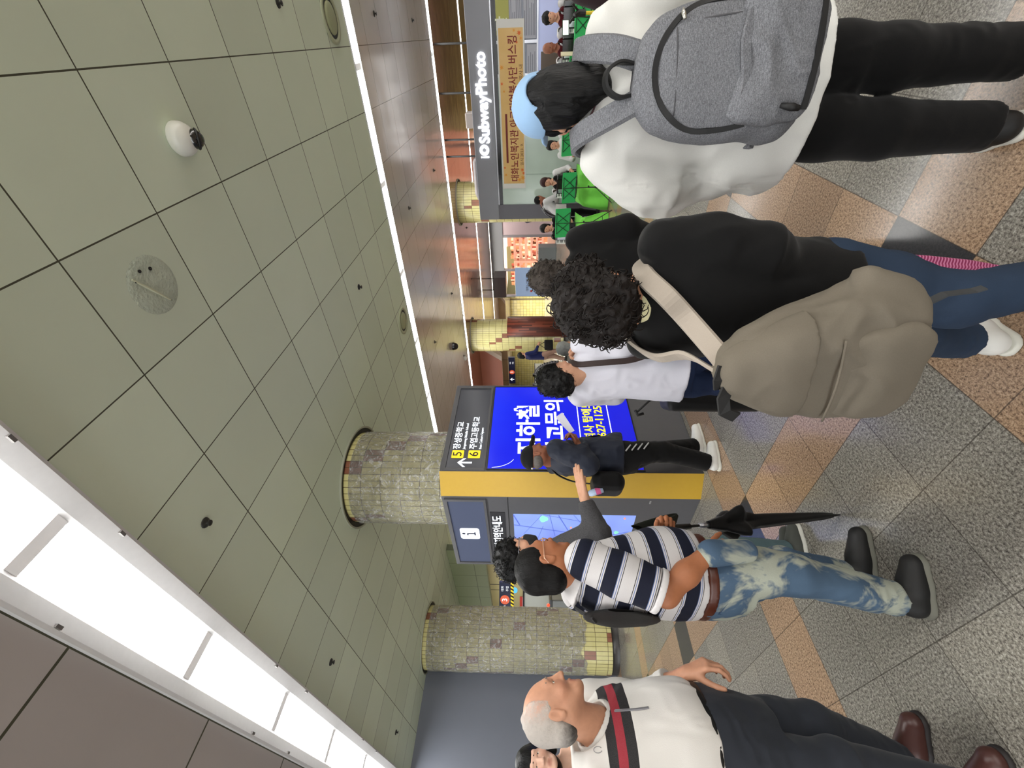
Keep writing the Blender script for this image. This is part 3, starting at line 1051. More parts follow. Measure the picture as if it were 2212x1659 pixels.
# shelves with goods, seen through the open front
rnd = random.Random(4)
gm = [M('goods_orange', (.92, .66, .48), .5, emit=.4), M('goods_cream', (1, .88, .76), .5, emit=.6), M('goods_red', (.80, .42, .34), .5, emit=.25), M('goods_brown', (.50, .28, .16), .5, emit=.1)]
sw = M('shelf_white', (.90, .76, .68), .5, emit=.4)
for (ya, yb) in ((7.75, 8.5), (8.52, 9.25), (5.22, 5.88), (9.45, 10.7)):
    s_ = thing('goods_rack', 'white rack of small bright goods in the lit store, between its grey posts', 'rack', (FX + 1.0, (ya + yb) / 2, STEP + .02), group='racks in the lit store')
    put('rack_frame', Mesh().bbox((FX + 1.3, ya, STEP + .02), (FX + 1.34, yb, 2.55)), sw, s_)
    for k in range(7):
        zz = STEP + .35 + .29 * k
        put('shelf', Mesh().bbox((FX + .95, ya, zz), (FX + 1.3, yb, zz + .02)), sw, s_)
        mm = [Mesh() for _ in gm]
        y_ = ya + .03
        while y_ < yb - .09:
            w_ = rnd.uniform(.05, .11)
            mm[rnd.choice([0, 0, 1, 1, 2, 3])].bbox((FX + .97, y_, zz + .02), (FX + 1.12, y_ + w_, zz + rnd.uniform(.10, .24)))
            y_ += w_ + .012
        for q, m_ in enumerate(mm):
            if m_.v:
                g_o = put('packets', m_, gm[q], s_)
                g_o['kind'] = 'stuff'
tag(put('grey_cabinet', Mesh().bbox((FX - .7, 7.9, STEP), (FX - .2, 8.9, STEP + .85)), M('cabinet_grey', (.47, .50, .52), .5), bevel=.02), 'low grey cabinet on the floor in front of the lit store shelves', 'cabinet')
# light blue standing board
SBX = 14.6
a_ = CAMP + ray(1114, 640) * (SBX / ray(1114, 640)[0])
b_ = CAMP + ray(1114, 579) * (SBX / ray(1114, 579)[0])
sb = thing('notice_board', 'light blue standing notice board with a red mark, before the yellow tiles', 'notice board', (SBX, float(a_[1] + b_[1]) / 2, STEP))
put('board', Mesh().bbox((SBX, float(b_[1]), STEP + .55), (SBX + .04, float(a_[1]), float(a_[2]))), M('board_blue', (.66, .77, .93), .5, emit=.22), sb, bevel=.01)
mid = float(a_[1] + b_[1]) / 2
put('foot', Mesh().bbox((SBX - .2, mid - .25, STEP), (SBX + .25, mid + .25, STEP + .03)), blk, sb)
put('stand_pole', Mesh().tube([(SBX + .06, mid, STEP + .03), (SBX + .06, mid, STEP + .6)], .02), blk, sb)
text('board_writing', '대화노인복지관', .115, (SBX - .004, mid, float(a_[2]) - .46), bl, UP, M('board_ink', (.22, .24, .34), .5), sb, bold=.006)
text('board_writing', '바랍니다', .115, (SBX - .004, mid - .05, float(a_[2]) - .62), bl, UP, M('board_ink', (.22, .24, .34), .5), sb, bold=.006)
put('red_mark', Mesh().prism([(.045 * math.cos(a), .045 * math.sin(a)) for a in np.linspace(0, 2 * math.pi, 10, endpoint=False)], (SBX - .002, mid + .36, float(a_[2]) - .60), (0, -1, 0), (0, 0, 1), .003), M('mark_red', (.80, .22, .18), .5), sb)
# dark box hanging under the ceiling beside the farthest strip
a_ = CAMP + ray(1064, 625) * (17.6 / ray(1064, 625)[0])
hb = thing('hanging_box', 'long dark box hung under the ceiling near the end of the farthest light strip', 'sign box', (17.6, float(a_[1]), 2.85))
put('box_body', Mesh().bbox((16.9, float(a_[1]) - .9, 2.72), (17.6, float(a_[1]) + .05, 3.24)), M('box_maroon', (.20, .15, .16), .3), hb, bevel=.01)
for q in (-.7, -.15):
    put('hanger', Mesh().tube([(17.25, float(a_[1]) + q, 3.24), (17.25, float(a_[1]) + q, CEIL)], .02, 6), blk, hb)
# ================================================================== passage beside the kiosk: gates, signs
gate_grey = M('gate_steel', (.50, .51, .50), .35, metal=.4)
led = M('gate_led_green', (.25, 1.0, .45), .4, emit=3.0)
ledr = M('gate_led_red', (1.0, .22, .12), .4, emit=3.0)


def ticket_gate(x, y, z, ledm, label, group=None):
    t_ = thing('ticket_gate', label, 'ticket gate', (x, y, z), group=group)
    put('cabinet', Mesh().bbox((x - .7, y - .14, z), (x + .7, y + .14, z + .92)), gate_grey, t_, bevel=.03)
    put('top', Mesh().bbox((x - .72, y - .15, z + .92), (x + .72, y + .15, z + .98)), M('gate_black', (.10, .10, .11), .25), t_, bevel=.02)
    put('reader', Mesh().bbox((x - .6, y - .10, z + .98), (x - .4, y + .10, z + 1.10)), blk, t_, bevel=.02)
    put('indicator', Mesh().ell((x - .725, y, z + .80), (.02, .055, .055), 10, 6), ledm, t_)
    return t_


for k, (px_, py_) in enumerate(((1160, 822), (1162, 806), (1160, 828))):
    p_ = CAMP + ray(px_, py_) * (24.0 / ray(px_, py_)[0])
    ticket_gate(24.0 + .3 * k, float(p_[1]) + (.9 if k == 2 else 0), STEP, led, 'grey ticket gate with green light, in front of yellow tiles past the kiosk', 'ticket gates past the kiosk')
# navy hanging exit sign over those gates
sign_navy = M('sign_navy', (.10, .13, .30), .4, emit=.05)


def hanging_sign(c, right, w_, h_, num, label, hazard=False):
    c, right = A(*c), unit(right)
    n_ = np.cross(right, UP)
    t_ = thing('hanging_sign', label, 'sign', c)
    put('sign_box', Mesh().box(c, (w_, .12, h_), [right, -n_, UP]), sign_navy, t_)
    f_ = c + n_ * .064
    put('number_disc', Mesh().prism([(.40 * h_ * math.cos(a), .40 * h_ * math.sin(a)) for a in np.linspace(0, 2 * math.pi, 24, endpoint=False)], f_ - right * w_ * .05, right, UP, .006), M('disc_orange', (.92, .40, .26), .4, emit=.5), t_)
    text('numeral', num, h_ * .62, f_ - right * w_ * .05 + n_ * .009, right, UP, white_lit, t_, bold=.01)
    q = f_ - right * w_ * .33
    a2 = Mesh().prism([(-.03, -.32 * h_), (.03, -.32 * h_), (.03, .22 * h_), (-.03, .22 * h_)], q, right, UP, .006)
    for s_ in (-1, 1):
        a2.prism([(0, .36 * h_), (s_ * .26 * h_, .08 * h_), (s_ * .26 * h_, -.06 * h_), (0, .22 * h_)][::s_], q, right, UP, .006)
    put('up_arrow', a2, white_lit, t_)
    for k in (-1, 1):
        put('hanger', Mesh().tube([c + right * k * w_ * .4 + UP * h_ / 2, A(*(c + right * k * w_ * .4)[:2], CEIL)], .012, 6), blk, t_)
    for k, s_ in enumerate(('대화', '주엽')):
        text('direction', s_, h_ * .26, f_ + right * w_ * .30 + UP * h_ * (.2 - .42 * k) + n_ * .004, right, UP, white_lit, t_)
    if hazard:
        for k in range(9):
            x0 = -w_ / 2 + w_ * k / 9
            put('hazard_stripe', Mesh().prism([(x0, -h_ / 2 - .10), (x0 + w_ / 18, -h_ / 2 - .10), (x0 + w_ / 9, -h_ / 2), (x0 + w_ / 18, -h_ / 2)], f_, right, UP, .004), yellow_sq, t_)
        put('hazard_board', Mesh().box(c - UP * (h_ / 2 + .05), (w_, .10, .10), [right, -n_, UP]), blk, t_)
    return t_


p_ = CAMP + ray(1106, 800) * (22.0 / ray(1106, 800)[0])
hanging_sign(p_, A(0, -1, 0), 2.2, .42, '3', 'dark navy hanging sign with orange disc, seen past the wood clad column')
p_ = P(1091, 1290, 14.0)
hanging_sign(p_, CR, 1.05, .38, '3', 'navy hanging exit sign with arrow and orange number above hazard stripes', True)
# elevator front, posters and light strip in the passage between the kiosk and the wrapped column
wall_pas = M('passage_wall', (.70, .66, .48), .5, var=.03, vscale=2)
n_ = -FH
cpas = P(1150, 1275, 18.0)
pas = Mesh().box((cpas[0], cpas[1], CEIL / 2), (6.0, .2, CEIL), [CR, FH, UP])
struct('wall_passage', pas, wall_pas)
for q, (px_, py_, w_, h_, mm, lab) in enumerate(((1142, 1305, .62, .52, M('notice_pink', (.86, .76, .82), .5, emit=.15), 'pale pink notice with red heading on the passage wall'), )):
    p_ = P(px_, py_, 17.86)
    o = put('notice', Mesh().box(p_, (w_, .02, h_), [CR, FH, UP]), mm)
    tag(o, lab, 'notice')
    put('heading', Mesh().box(p_ + UP * (h_ / 2 + .06), (w_, .02, .12), [CR, FH, UP]), M('heading_red', (.78, .25, .20), .5), o)
p_ = P(1178, 1302, 17.8)
gl_ = thing('glass_cabin', 'small glass cabin with dark frame at the back of the passage', 'cabin', (p_[0], p_[1], 0))
put('pane', Mesh().box((p_[0], p_[1], .95), (.9, .06, 1.9), [CR, FH, UP]), M('cabin_glass', (.55, .56, .50), .15), gl_)
fr_ = Mesh()
for s_ in (-1, 1):
    fr_.box(A(p_[0], p_[1], .95) + CR * s_ * .47 - FH * .03, (.06, .08, 1.95), [CR, FH, UP])
fr_.box(A(p_[0], p_[1], 1.93) - FH * .03, (1.0, .08, .07), [CR, FH, UP])
put('frame', fr_, blk, gl_)
p_ = P(1112, 1275, 15.5)
ds_ = put('round_sign', Mesh().lathe([(0.001, .02), (.10, .02), (.10, -.02), (.001, -.02)], p_, 24, -FH), M('sign_cyan', (.30, .70, .95), .4, emit=.6))
tag(ds_, 'small round cyan sign hanging in the passage under the exit sign', 'sign')
put('hanger', Mesh().tube([p_ + UP * .10, A(p_[0], p_[1], CEIL)], .008, 6), blk, ds_)
p_ = P(1175, 1283, 13.0)
tg = thing('ticket_gate', 'grey ticket gate with red light in the passage behind the striped shirt', 'ticket gate', (p_[0], p_[1], 0))
put('cabinet', Mesh().box((p_[0], p_[1], .5), (.3, 1.3, 1.0), [CR, FH, UP]), gate_grey, tg, bevel=.03)
put('top', Mesh().box((p_[0], p_[1], 1.03), (.32, 1.32, .06), [CR, FH, UP]), M('gate_black', (.10, .10, .11), .25), tg)
put('indicator', Mesh().ell(A(p_[0], p_[1], 1.10) - FH * .66, .045, 10, 6), ledr, tg)
# lamps in the lowered passage ceilings, plus fill added for the far end
area_lamp(7.0, 14.5, CEIL - .05, .3, 6.0, 160)
area_lamp(26.0, 14.0, CEIL - .05, .3, 10.0, 700)
area_lamp(31.5, 16.0, CEIL - .05, .3, 16.0, 1600)  # unseen fill lamp, added to brighten the yellow wall
area_lamp(2.0, 16.0, CEIL - .05, .3, 5.0, 120)
pl = M('tube_lamp', (1, .98, .9), .4, emit=6.0)
for k, (px_, py_, X_) in enumerate(((1091, 684, 31.0), (1091, 702, 31.0), (1094, 770, 28.0), (1086, 815, 27.0))):
    p_ = CAMP + ray(px_, py_) * (X_ / ray(px_, py_)[0])
    tl = put('tube_light', Mesh().box(p_, (.10, 1.1, .06)), pl)
    tag(tl, 'far bright tube light under the ceiling beyond the wood clad column', 'light', 'far tube lights')
    put('hanger', Mesh().tube([p_ + UP * .03, A(p_[0], p_[1], CEIL)], .012, 6), blk, tl)

# ================================================================== ceiling fittings
t = thing('security_camera', 'white dome security camera with a black lens on the green ceiling', 'camera', (2.66, .41, CEIL))
put('housing', Mesh().lathe([(.001, 0), (.080, 0), (.090, -.014), (.088, -.042), (.073, -.070), (.047, -.090), (.018, -.099), (.001, -.10)], (2.66, .41, CEIL), 32), M('camera_white', (.86, .86, .82), .35), t, smooth=True)
dv = unit(A(.66, .16, -.74))
put('dome', Mesh().ell(A(2.66, .41, CEIL - .050) + dv * .040, .052, 24, 14), M('dome_black', (.03, .03, .035), .06, spec=.8), t, smooth=True)
put('dome_ring', Mesh().lathe([(.053, .050), (.058, .056), (.053, .063)], A(2.66, .41, CEIL - .050), 28, dv), blk, t, smooth=True)
t = thing('ceiling_patch', 'blotchy round repair patch with two bolt holes on the green ceiling', 'ceiling patch', (1.99, .98, CEIL))
tm = NT('rough_patch')
tm.col(tm.mix(tm.noise(14, 3, tm.obj()), lin((.66, .70, .63)), lin((.80, .84, .77))))
tm.p(Roughness=.9)
tm.bump(tm.noise(60, 3, tm.obj()), .6, .01)
pt = []
put('plaster', Mesh().lathe([(.001, -.006), (.10, -.005), (.14, -.003), (.155, 0)], (1.99, .98, CEIL), 36), tm.m, t, smooth=True)
for (x_, y_, r_) in ((1.955, .885, .009), (2.02, .90, .010), (1.90, .92, .004), (1.93, .955, .004), (2.0, 1.05, .004), (2.03, 1.09, .004)):
    put('bolt_hole', Mesh().lathe([(.001, -.009), (r_, -.009), (r_, 0)], (x_, y_, CEIL), 12), blk, t)
put('scraped_edge', Mesh().tube([(1.89, .90, CEIL - .006), (1.95, .98, CEIL - .007), (2.03, 1.09, CEIL - .006)], [.004, .008, .004], 6), M('patch_light', (.76, .77, .66), .8), t)
spk = M('sprinkler_dark', (.20, .20, .19), .4, metal=.5)
for (x_, y_) in ((1.37, 2.27), (1.37, 4.8), (1.39, 7.92), (4.44, -.23), (4.42, 2.23), (7.1, -.23), (9.31, -.2), (7.08, 2.17), (9.4, 2.14), (4.5, 5.6), (7.2, 4.9), (10.0, 7.3), (9.5, 5.0), (13.0, 4.6), (13.0, 6.3)):
    o = put('sprinkler', Mesh().lathe([(.001, -.034), (.019, -.034), (.019, -.030), (.007, -.026), (.010, -.014), (.030, -.009), (.034, 0)], (x_, y_, CEIL), 14), spk, smooth=True)
    tag(o, 'small dark sprinkler head under the ceiling panels', 'sprinkler', 'ceiling sprinkler heads')
for (x_, y_, lab) in ((5.62, 3.42, 'round recessed air vent in the green ceiling near the kiosk column'), (5.52, -.16, 'round recessed air vent in the green ceiling above the grey backpack')):
    t = thing('air_vent', lab, 'air vent', (x_, y_, CEIL))
    put('rim', Mesh().lathe([(.21, 0), (.21, -.012), (.17, -.014), (.165, -.002)], (x_, y_, CEIL), 40), M('vent_rim', (.66, .68, .56), .5), t, smooth=True)
    put('dark_throat', Mesh().lathe([(.165, -.003), (.13, -.003)], (x_, y_, CEIL), 40), blk, t)
    put('centre_disc', Mesh().lathe([(.001, -.022), (.10, -.022), (.13, -.012), (.135, -.003)], (x_, y_, CEIL), 40), M('vent_disc', (.62, .64, .50), .5), t, smooth=True)
o = put('dome_camera', Mesh().lathe([(.10, 0), (.10, -.03), (.085, -.09), (.05, -.13), (.001, -.145)], (8.78, 6.11, CEIL), 24), M('dome_dark', (.10, .10, .10), .2), smooth=True)
tag(o, 'dark half dome camera hanging from the rose ceiling', 'camera')
o = put('smoke_detector', Mesh().lathe([(.07, 0), (.07, -.03), (.04, -.06), (.001, -.065)], (10.15, 7.5, CEIL), 24), M('detector_white', (.85, .85, .82), .4), smooth=True)
tag(o, 'small white detector on the ceiling beside the light strip above the kiosk screen', 'detector')
# ================================================================== signed distance modelling for people and soft goods
_NR = np.random.RandomState(7)
_LAT = _NR.rand(24, 24, 24).astype(np.float32) * 2 - 1


def noise3(x, y, z):
    """smooth value noise, about -1..1"""
    xi, yi, zi = np.floor(x), np.floor(y), np.floor(z)
    fx, fy, fz = x - xi, y - yi, z - zi
    fx, fy, fz = fx * fx * (3 - 2 * fx), fy * fy * (3 - 2 * fy), fz * fz * (3 - 2 * fz)
    xi, yi, zi = xi.astype(int) % 24, yi.astype(int) % 24, zi.astype(int) % 24
    x1, y1, z1 = (xi + 1) % 24, (yi + 1) % 24, (zi + 1) % 24
    L = _LAT
    a = L[xi, yi, zi] * (1 - fx) + L[x1, yi, zi] * fx
    b = L[xi, y1, zi] * (1 - fx) + L[x1, y1, zi] * fx
    c = L[xi, yi, z1] * (1 - fx) + L[x1, yi, z1] * fx
    d = L[xi, y1, z1] * (1 - fx) + L[x1, y1, z1] * fx
    return (a * (1 - fy) + b * fy) * (1 - fz) + (c * (1 - fy) + d * fy) * fz


class Sdf:
    def __init__(s):
        s.ops = []

    # ---- primitives (all in world or local metres, whatever the caller uses)
    def cone(s, a, b, ra, rb=None, k=.02, op='u', flat=None, cut0=False, cut1=False, mat=0):
        """tapered capsule; flat = (direction, factor) squeezes it along a direction; cut0/cut1 give square ends"""
        a, b = A(*a), A(*b)
        rb = ra if rb is None else rb
        ab = b - a
        L2 = max(float(ab @ ab), 1e-10)
        fl = None
        if flat is not None:
            n, f = unit(flat[0]), flat[1]
            fl = (n, 1.0 / f - 1.0)

        def fn(X, Y, Z):
            px, py, pz = X - a[0], Y - a[1], Z - a[2]
            t = np.clip((px * ab[0] + py * ab[1] + pz * ab[2]) / L2, 0, 1)
            qx, qy, qz = px - t * ab[0], py - t * ab[1], pz - t * ab[2]
            if fl is not None:
                n, g = fl
                dn = (qx * n[0] + qy * n[1] + qz * n[2]) * g
                qx, qy, qz = qx + dn * n[0], qy + dn * n[1], qz + dn * n[2]
            d = np.sqrt(qx * qx + qy * qy + qz * qz) - (ra + (rb - ra) * t)
            if fl is not None and fl[1] > 0:
                d = d / (1 + .5 * fl[1])
            if cut0 or cut1:
                L = math.sqrt(L2)
                h = (px * ab[0] + py * ab[1] + pz * ab[2]) / L
                if cut0:
                    d = np.maximum(d, -h)
                if cut1:
                    d = np.maximum(d, h - L)
            return d
        R = max(ra, rb) * (1 if flat is None else max(1, flat[1]))
        s.ops.append((fn, np.minimum(a, b) - R, np.maximum(a, b) + R, op, k, mat))
        return s

    def chain(s, pts, rs, **kw):
        for i in range(len(pts) - 1):
            s.cone(pts[i], pts[i + 1], rs[i], rs[i + 1], **kw)
        return s

    def ell(s, c, r, ax=None, k=.02, op='u', mat=0):
        c = A(*c)
        r = A(*r) if hasattr(r, '__len__') else A(r, r, r)
        ax = np.eye(3) if ax is None else np.array(ax, float)

        def fn(X, Y, Z):
            px, py, pz = X - c[0], Y - c[1], Z - c[2]
            u = (px * ax[0][0] + py * ax[0][1] + pz * ax[0][2]) / r[0]
            v = (px * ax[1][0] + py * ax[1][1] + pz * ax[1][2]) / r[1]
            w = (px * ax[2][0] + py * ax[2][1] + pz * ax[2][2]) / r[2]
            k0 = np.sqrt(u * u + v * v + w * w) + 1e-9
            k1 = np.sqrt((u / r[0]) ** 2 + (v / r[1]) ** 2 + (w / r[2]) ** 2) + 1e-9
            return k0 * (k0 - 1) / k1
        R = float(r.max())
        s.ops.append((fn, c - R, c + R, op, k, mat))
        return s

    def rbox(s, c, half, ax=None, rad=.01, k=.01, op='u', mat=0):
        c = A(*c)
        half = A(*half) - rad
        ax = np.eye(3) if ax is None else np.array(ax, float)

        def fn(X, Y, Z):
            px, py, pz = X - c[0], Y - c[1], Z - c[2]
            q = [np.abs(px * ax[i][0] + py * ax[i][1] + pz * ax[i][2]) - half[i] for i in range(3)]
            o = np.sqrt(sum(np.maximum(v, 0) ** 2 for v in q))
            return o + np.minimum(np.maximum(q[0], np.maximum(q[1], q[2])), 0) - rad
        R = float(np.linalg.norm(half + rad))
        s.ops.append((fn, c - R, c + R, op, k, mat))
        return s

    def loft(s, o, ax, rings, p=2.3, k=.03, op='u', mat=0):
        """stack of ovals along ax[2]; rings = (height, half width, front depth, back depth, x shift, y shift)"""
        o = A(*o)
        ax = np.array(ax, float)
        R = sorted(rings)
        hs = [r[0] for r in R]
        cols = list(zip(*[tuple(r) + (0.0,) * (6 - len(r)) for r in R]))
        # smooth the profile
        hd = np.linspace(hs[0], hs[-1], 80)

        def sm(vals):
            vals = np.array(vals, float)
            if len(hs) < 3:
                return np.interp(hd, hs, vals)
            m = np.gradient(vals, hs)
            out = np.empty_like(hd)
            for i, h in enumerate(hd):
                j = min(max(np.searchsorted(hs, h) - 1, 0), len(hs) - 2)
                dh = hs[j + 1] - hs[j]
                t = (h - hs[j]) / dh
                out[i] = ((2 * t ** 3 - 3 * t ** 2 + 1) * vals[j] + (t ** 3 - 2 * t ** 2 + t) * dh * m[j] + (-2 * t ** 3 + 3 * t ** 2) * vals[j + 1] + (t ** 3 - t ** 2) * dh * m[j + 1])
            return out
        prof = [sm(c) for c in cols[1:6]]

        def fn(X, Y, Z):
            px, py, pz = X - o[0], Y - o[1], Z - o[2]
            x = px * ax[0][0] + py * ax[0][1] + pz * ax[0][2]
            y = px * ax[1][0] + py * ax[1][1] + pz * ax[1][2]
            z = px * ax[2][0] + py * ax[2][1] + pz * ax[2][2]
            w = np.interp(z, hd, prof[0])
            f = np.interp(z, hd, prof[1])
            b = np.interp(z, hd, prof[2])
            x = x - np.interp(z, hd, prof[3])
            y = y - np.interp(z, hd, prof[4])
            ry = np.where(y > 0, f, b)
            ex, ey = np.abs(x) / w, np.abs(y) / ry
            g = (ex ** p + ey ** p + 1e-12) ** (1 / p)
            # first-order distance
            rad = np.sqrt(x * x + y * y)
            d = np.where(g > 1e-3, rad * (1 - 1 / np.maximum(g, 1e-3)), -np.minimum(w, ry))
            d = np.maximum(d * .9, -np.minimum(w, ry))
            return np.maximum(d, np.maximum(z - hs[-1], hs[0] - z))
        mx = max(max(abs(r[1]) + abs((tuple(r) + (0,) * 6)[4]), r[2], r[3]) + abs((tuple(r) + (0,) * 6)[5]) for r in R)
        corners = [o + ax[2] * h + ax[0] * i * mx + ax[1] * j * mx for h in (hs[0], hs[-1]) for i in (-1, 1) for j in (-1, 1)]
        s.ops.append((fn, np.min(corners, 0), np.max(corners, 0), op, k, mat))
        return s

    def plane(s, pt, n):
        """keep only the side opposite to n"""
        pt, n = A(*pt), unit(n)
        s.ops.append((lambda X, Y, Z: (X - pt[0]) * n[0] + (Y - pt[1]) * n[1] + (Z - pt[2]) * n[2], None, None, 'i', 0, 0))
        return s

    def disp(s, fn, lo=None, hi=None):
        """add fn(x, y, z) to the distance near the surface"""
        s.ops.append((fn, lo, hi, 'd', 0, 0))
        return s

    def folds(s, amp, freq, seed=0.0, stretch=(1, 1, .35), lo=None, hi=None):
        """cloth creases: ridged noise, long along the axis with the small factor"""
        fx, fy, fz = [freq * q for q in stretch]

        def fn(X, Y, Z):
            a = noise3(X * fx * .5 + seed, Y * fy * .5 - seed, Z * fz * .5 + 3 * seed)
            n = noise3(X * fx + 1.3 * a + seed * 7, Y * fy + 1.3 * a, Z * fz + seed * 3)
            return amp * ((1 - np.abs(n)) * 1.6 - 1.0) * -1 * (.6 + .6 * a)
        return s.disp(fn, lo, hi)

    # ---- surface
    def mesh(s, h, fine=(), smooth=1):
        lo = np.min([o[1] for o in s.ops if o[3] == 'u'], axis=0) - 3 * h
        hi = np.max([o[2] for o in s.ops if o[3] == 'u'], axis=0) + 3 * h
        axs = []
        for i in range(3):
            vals, x = [], lo[i]
            while x < hi[i]:
                vals.append(x)
                st = h
                for (fl_, fh_, hf) in fine:
                    if fl_[i] - hf <= x <= fh_[i]:
                        st = min(st, hf)
                x += st
            vals += [x, x + h]
            axs.append(np.array(vals))
        D = np.full([len(a) for a in axs], .2, np.float32)
        for fn, l, u, op, k, mat in s.ops:
            if l is None:
                sl = (slice(None),) * 3
            else:
                pad = 2.5 * h + k + .012
                sl = tuple(slice(max(np.searchsorted(axs[i], l[i] - pad) - 1, 0), np.searchsorted(axs[i], u[i] + pad) + 1) for i in range(3))
            sub = D[sl]
            if sub.size == 0:
                continue
            X, Y, Z = np.meshgrid(*[axs[i][sl[i]] for i in range(3)], indexing='ij', sparse=True)
            if op == 'd':
                near = np.abs(sub) < .06
                ii = np.nonzero(near)
                if len(ii[0]):
                    sub[ii] += fn(axs[0][sl[0]][ii[0]], axs[1][sl[1]][ii[1]], axs[2][sl[2]][ii[2]]).astype(np.float32)
                continue
            d = fn(X, Y, Z).astype(np.float32)
            if op == 'u':
                if k > 0:
                    hh = np.maximum(k - np.abs(sub - d), 0) / k
                    D[sl] = np.minimum(sub, d) - hh * hh * (k * .25)
                else:
                    D[sl] = np.minimum(sub, d)
            elif op == 's':
                d = -d
                if k > 0:
                    hh = np.maximum(k - np.abs(sub - d), 0) / k
                    D[sl] = np.maximum(sub, d) + hh * hh * (k * .25)
                else:
                    D[sl] = np.maximum(sub, d)
            else:
                D[sl] = np.maximum(sub, d)
        return surface_nets(D, axs, smooth)


def surface_nets(D, axs, smooth=1):
    S = D < 0
    n = np.array(D.shape) - 1
    cnt = np.zeros(n, np.int8)
    offs = [(i, j, k) for i in (0, 1) for j in (0, 1) for k in (0, 1)]
    for i, j, k in offs:
        cnt += S[i:i + n[0], j:j + n[1], k:k + n[2]]
    act = (cnt > 0) & (cnt < 8)
    ci = np.nonzero(act)
    nv = len(ci[0])
    idx = np.full(n, -1, np.int32)
    idx[ci] = np.arange(nv)
    vals = {o: D[ci[0] + o[0], ci[1] + o[1], ci[2] + o[2]] for o in offs}
    acc = np.zeros((nv, 3))
    num = np.zeros(nv)
    for a in range(3):
        for o in offs:
            if o[a] == 0:
                q = list(o)
                q[a] = 1
                va, vb = vals[o], vals[tuple(q)]
                cr = (va < 0) != (vb < 0)
                t = np.where(cr, va / np.where(cr, va - vb, 1), 0)
                for b in range(3):
                    acc[:, b] += np.where(cr, t if b == a else o[b], 0)
                num += cr
    acc /= num[:, None]
    V = np.empty((nv, 3))
    for b in range(3):
        ax = axs[b]
        V[:, b] = ax[ci[b]] + acc[:, b] * (ax[ci[b] + 1] - ax[ci[b]])
    F = []
    for a in range(3):
        b, c = (a + 1) % 3, (a + 2) % 3
        s0 = [slice(None)] * 3
        s1 = [slice(None)] * 3
        s0[a], s1[a] = slice(0, -1), slice(1, None)
        for w in (b, c):
            s0[w] = s1[w] = slice(1, -1)
        ch = S[tuple(s0)] != S[tuple(s1)]
        e = np.array(np.nonzero(ch)).T
        if not len(e):
            continue
        e[:, b] += 1
        e[:, c] += 1
        ins = S[tuple(e.T)]

        def cell(db, dc):
            q = e.copy()
            q[:, b] += db
            q[:, c] += dc
            return idx[tuple(q.T)]
        quad = np.stack([cell(-1, -1), cell(0, -1), cell(0, 0), cell(-1, 0)], 1)
        quad[~ins] = quad[~ins][:, ::-1]
        F.append(quad)
    F = np.concatenate(F)
    for _ in range(smooth):
        sm = np.zeros_like(V)
        w = np.zeros(nv)
        for i in range(4):
            j = (i + 1) % 4
            np.add.at(sm, F[:, i], V[F[:, j]])
            np.add.at(sm, F[:, j], V[F[:, i]])
            w += np.bincount(F[:, i], minlength=nv) + np.bincount(F[:, j], minlength=nv)
        V = V * .5 + .5 * sm / np.maximum(w, 1)[:, None]
    return V, F


def soft(name, sdf, h, mat, parent=None, at=None, fine=(), smooth=1, tone=None):
    V, F = sdf.mesh(h, fine, smooth)
    o = put(name, (V, F), mat, parent, at=at, smooth=True)
    if tone is not None:
        a = o.data.attributes.new('tone', 'FLOAT_COLOR', 'POINT')
        c = tone(V)
        a.data.foreach_set('color', np.concatenate([c, np.ones((len(V), 1))], 1).astype(np.float32).ravel())
    return o


# ================================================================== materials for people
def skin(name, c, rough=.5):
    t = NT(name)
    at = t.n('ShaderNodeAttribute', attribute_name='tone')
    v = t.mix(t.noise(55, 3, t.obj()), lin([x * .94 for x in c]), lin([min(1, x * 1.05) for x in c]))
    t.col(t.mix(1.0, v, at.outputs['Color'], 'MULTIPLY'))
    t.p(Roughness=rough)
    t.b.inputs['Specular IOR Level'].default_value = .35
    t.bump(t.noise(320, 2, t.obj()), .08, .002)
    return t.m


def cloth(name, c, rough=.85, weave=900, var=.02, vscale=6, bump=.15):
    t = NT(name)
    lo, hi = [max(0, x - var) for x in c], [min(1, x + var) for x in c]
    v = t.mix(t.noise(vscale, 3, t.obj()), lin(lo), lin(hi))
    v = t.mix(t.math('MULTIPLY', t.noise(weave, 1, t.obj()), .25), v, lin([x * .75 for x in c]))
    t.col(v)
    t.p(Roughness=rough)
    t.b.inputs['Specular IOR Level'].default_value = .2
    t.b.inputs['Sheen Weight'].default_value = .08
    t.bump(t.noise(weave * .6, 2, t.obj()), bump, .002)
    return t.m


def denim(name, c, bleach=None, seed=0.0):
    t = NT(name)
    v = t.mix(t.noise(5, 3, t.obj()), lin([x * .75 for x in c]), lin([min(1, x * 1.25) for x in c]))
    if bleach:
        mp = t.n('ShaderNodeMapping')
        t.t.links.new(t.obj(), mp.inputs['Vector'])
        mp.inputs['Location'].default_value = (seed, seed * .7, seed * .3)
        mp.inputs['Scale'].default_value = (1.0, 1.0, .75)
        n1 = t.noise(6.5, 4, mp.outputs[0], .6, .6)
        f = t.ramp(n1, [(.48, (0, 0, 0, 1)), (.57, (1, 1, 1, 1))])
        v = t.mix(f, v, lin(bleach))
    v = t.mix(t.math('MULTIPLY', t.noise(700, 1, t.obj()), .35), v, lin([x * .6 for x in c]))
    t.col(v)
    t.p(Roughness=.8)
    t.b.inputs['Specular IOR Level'].default_value = .2
    t.bump(t.noise(500, 2, t.obj()), .2, .002)
    return t.m


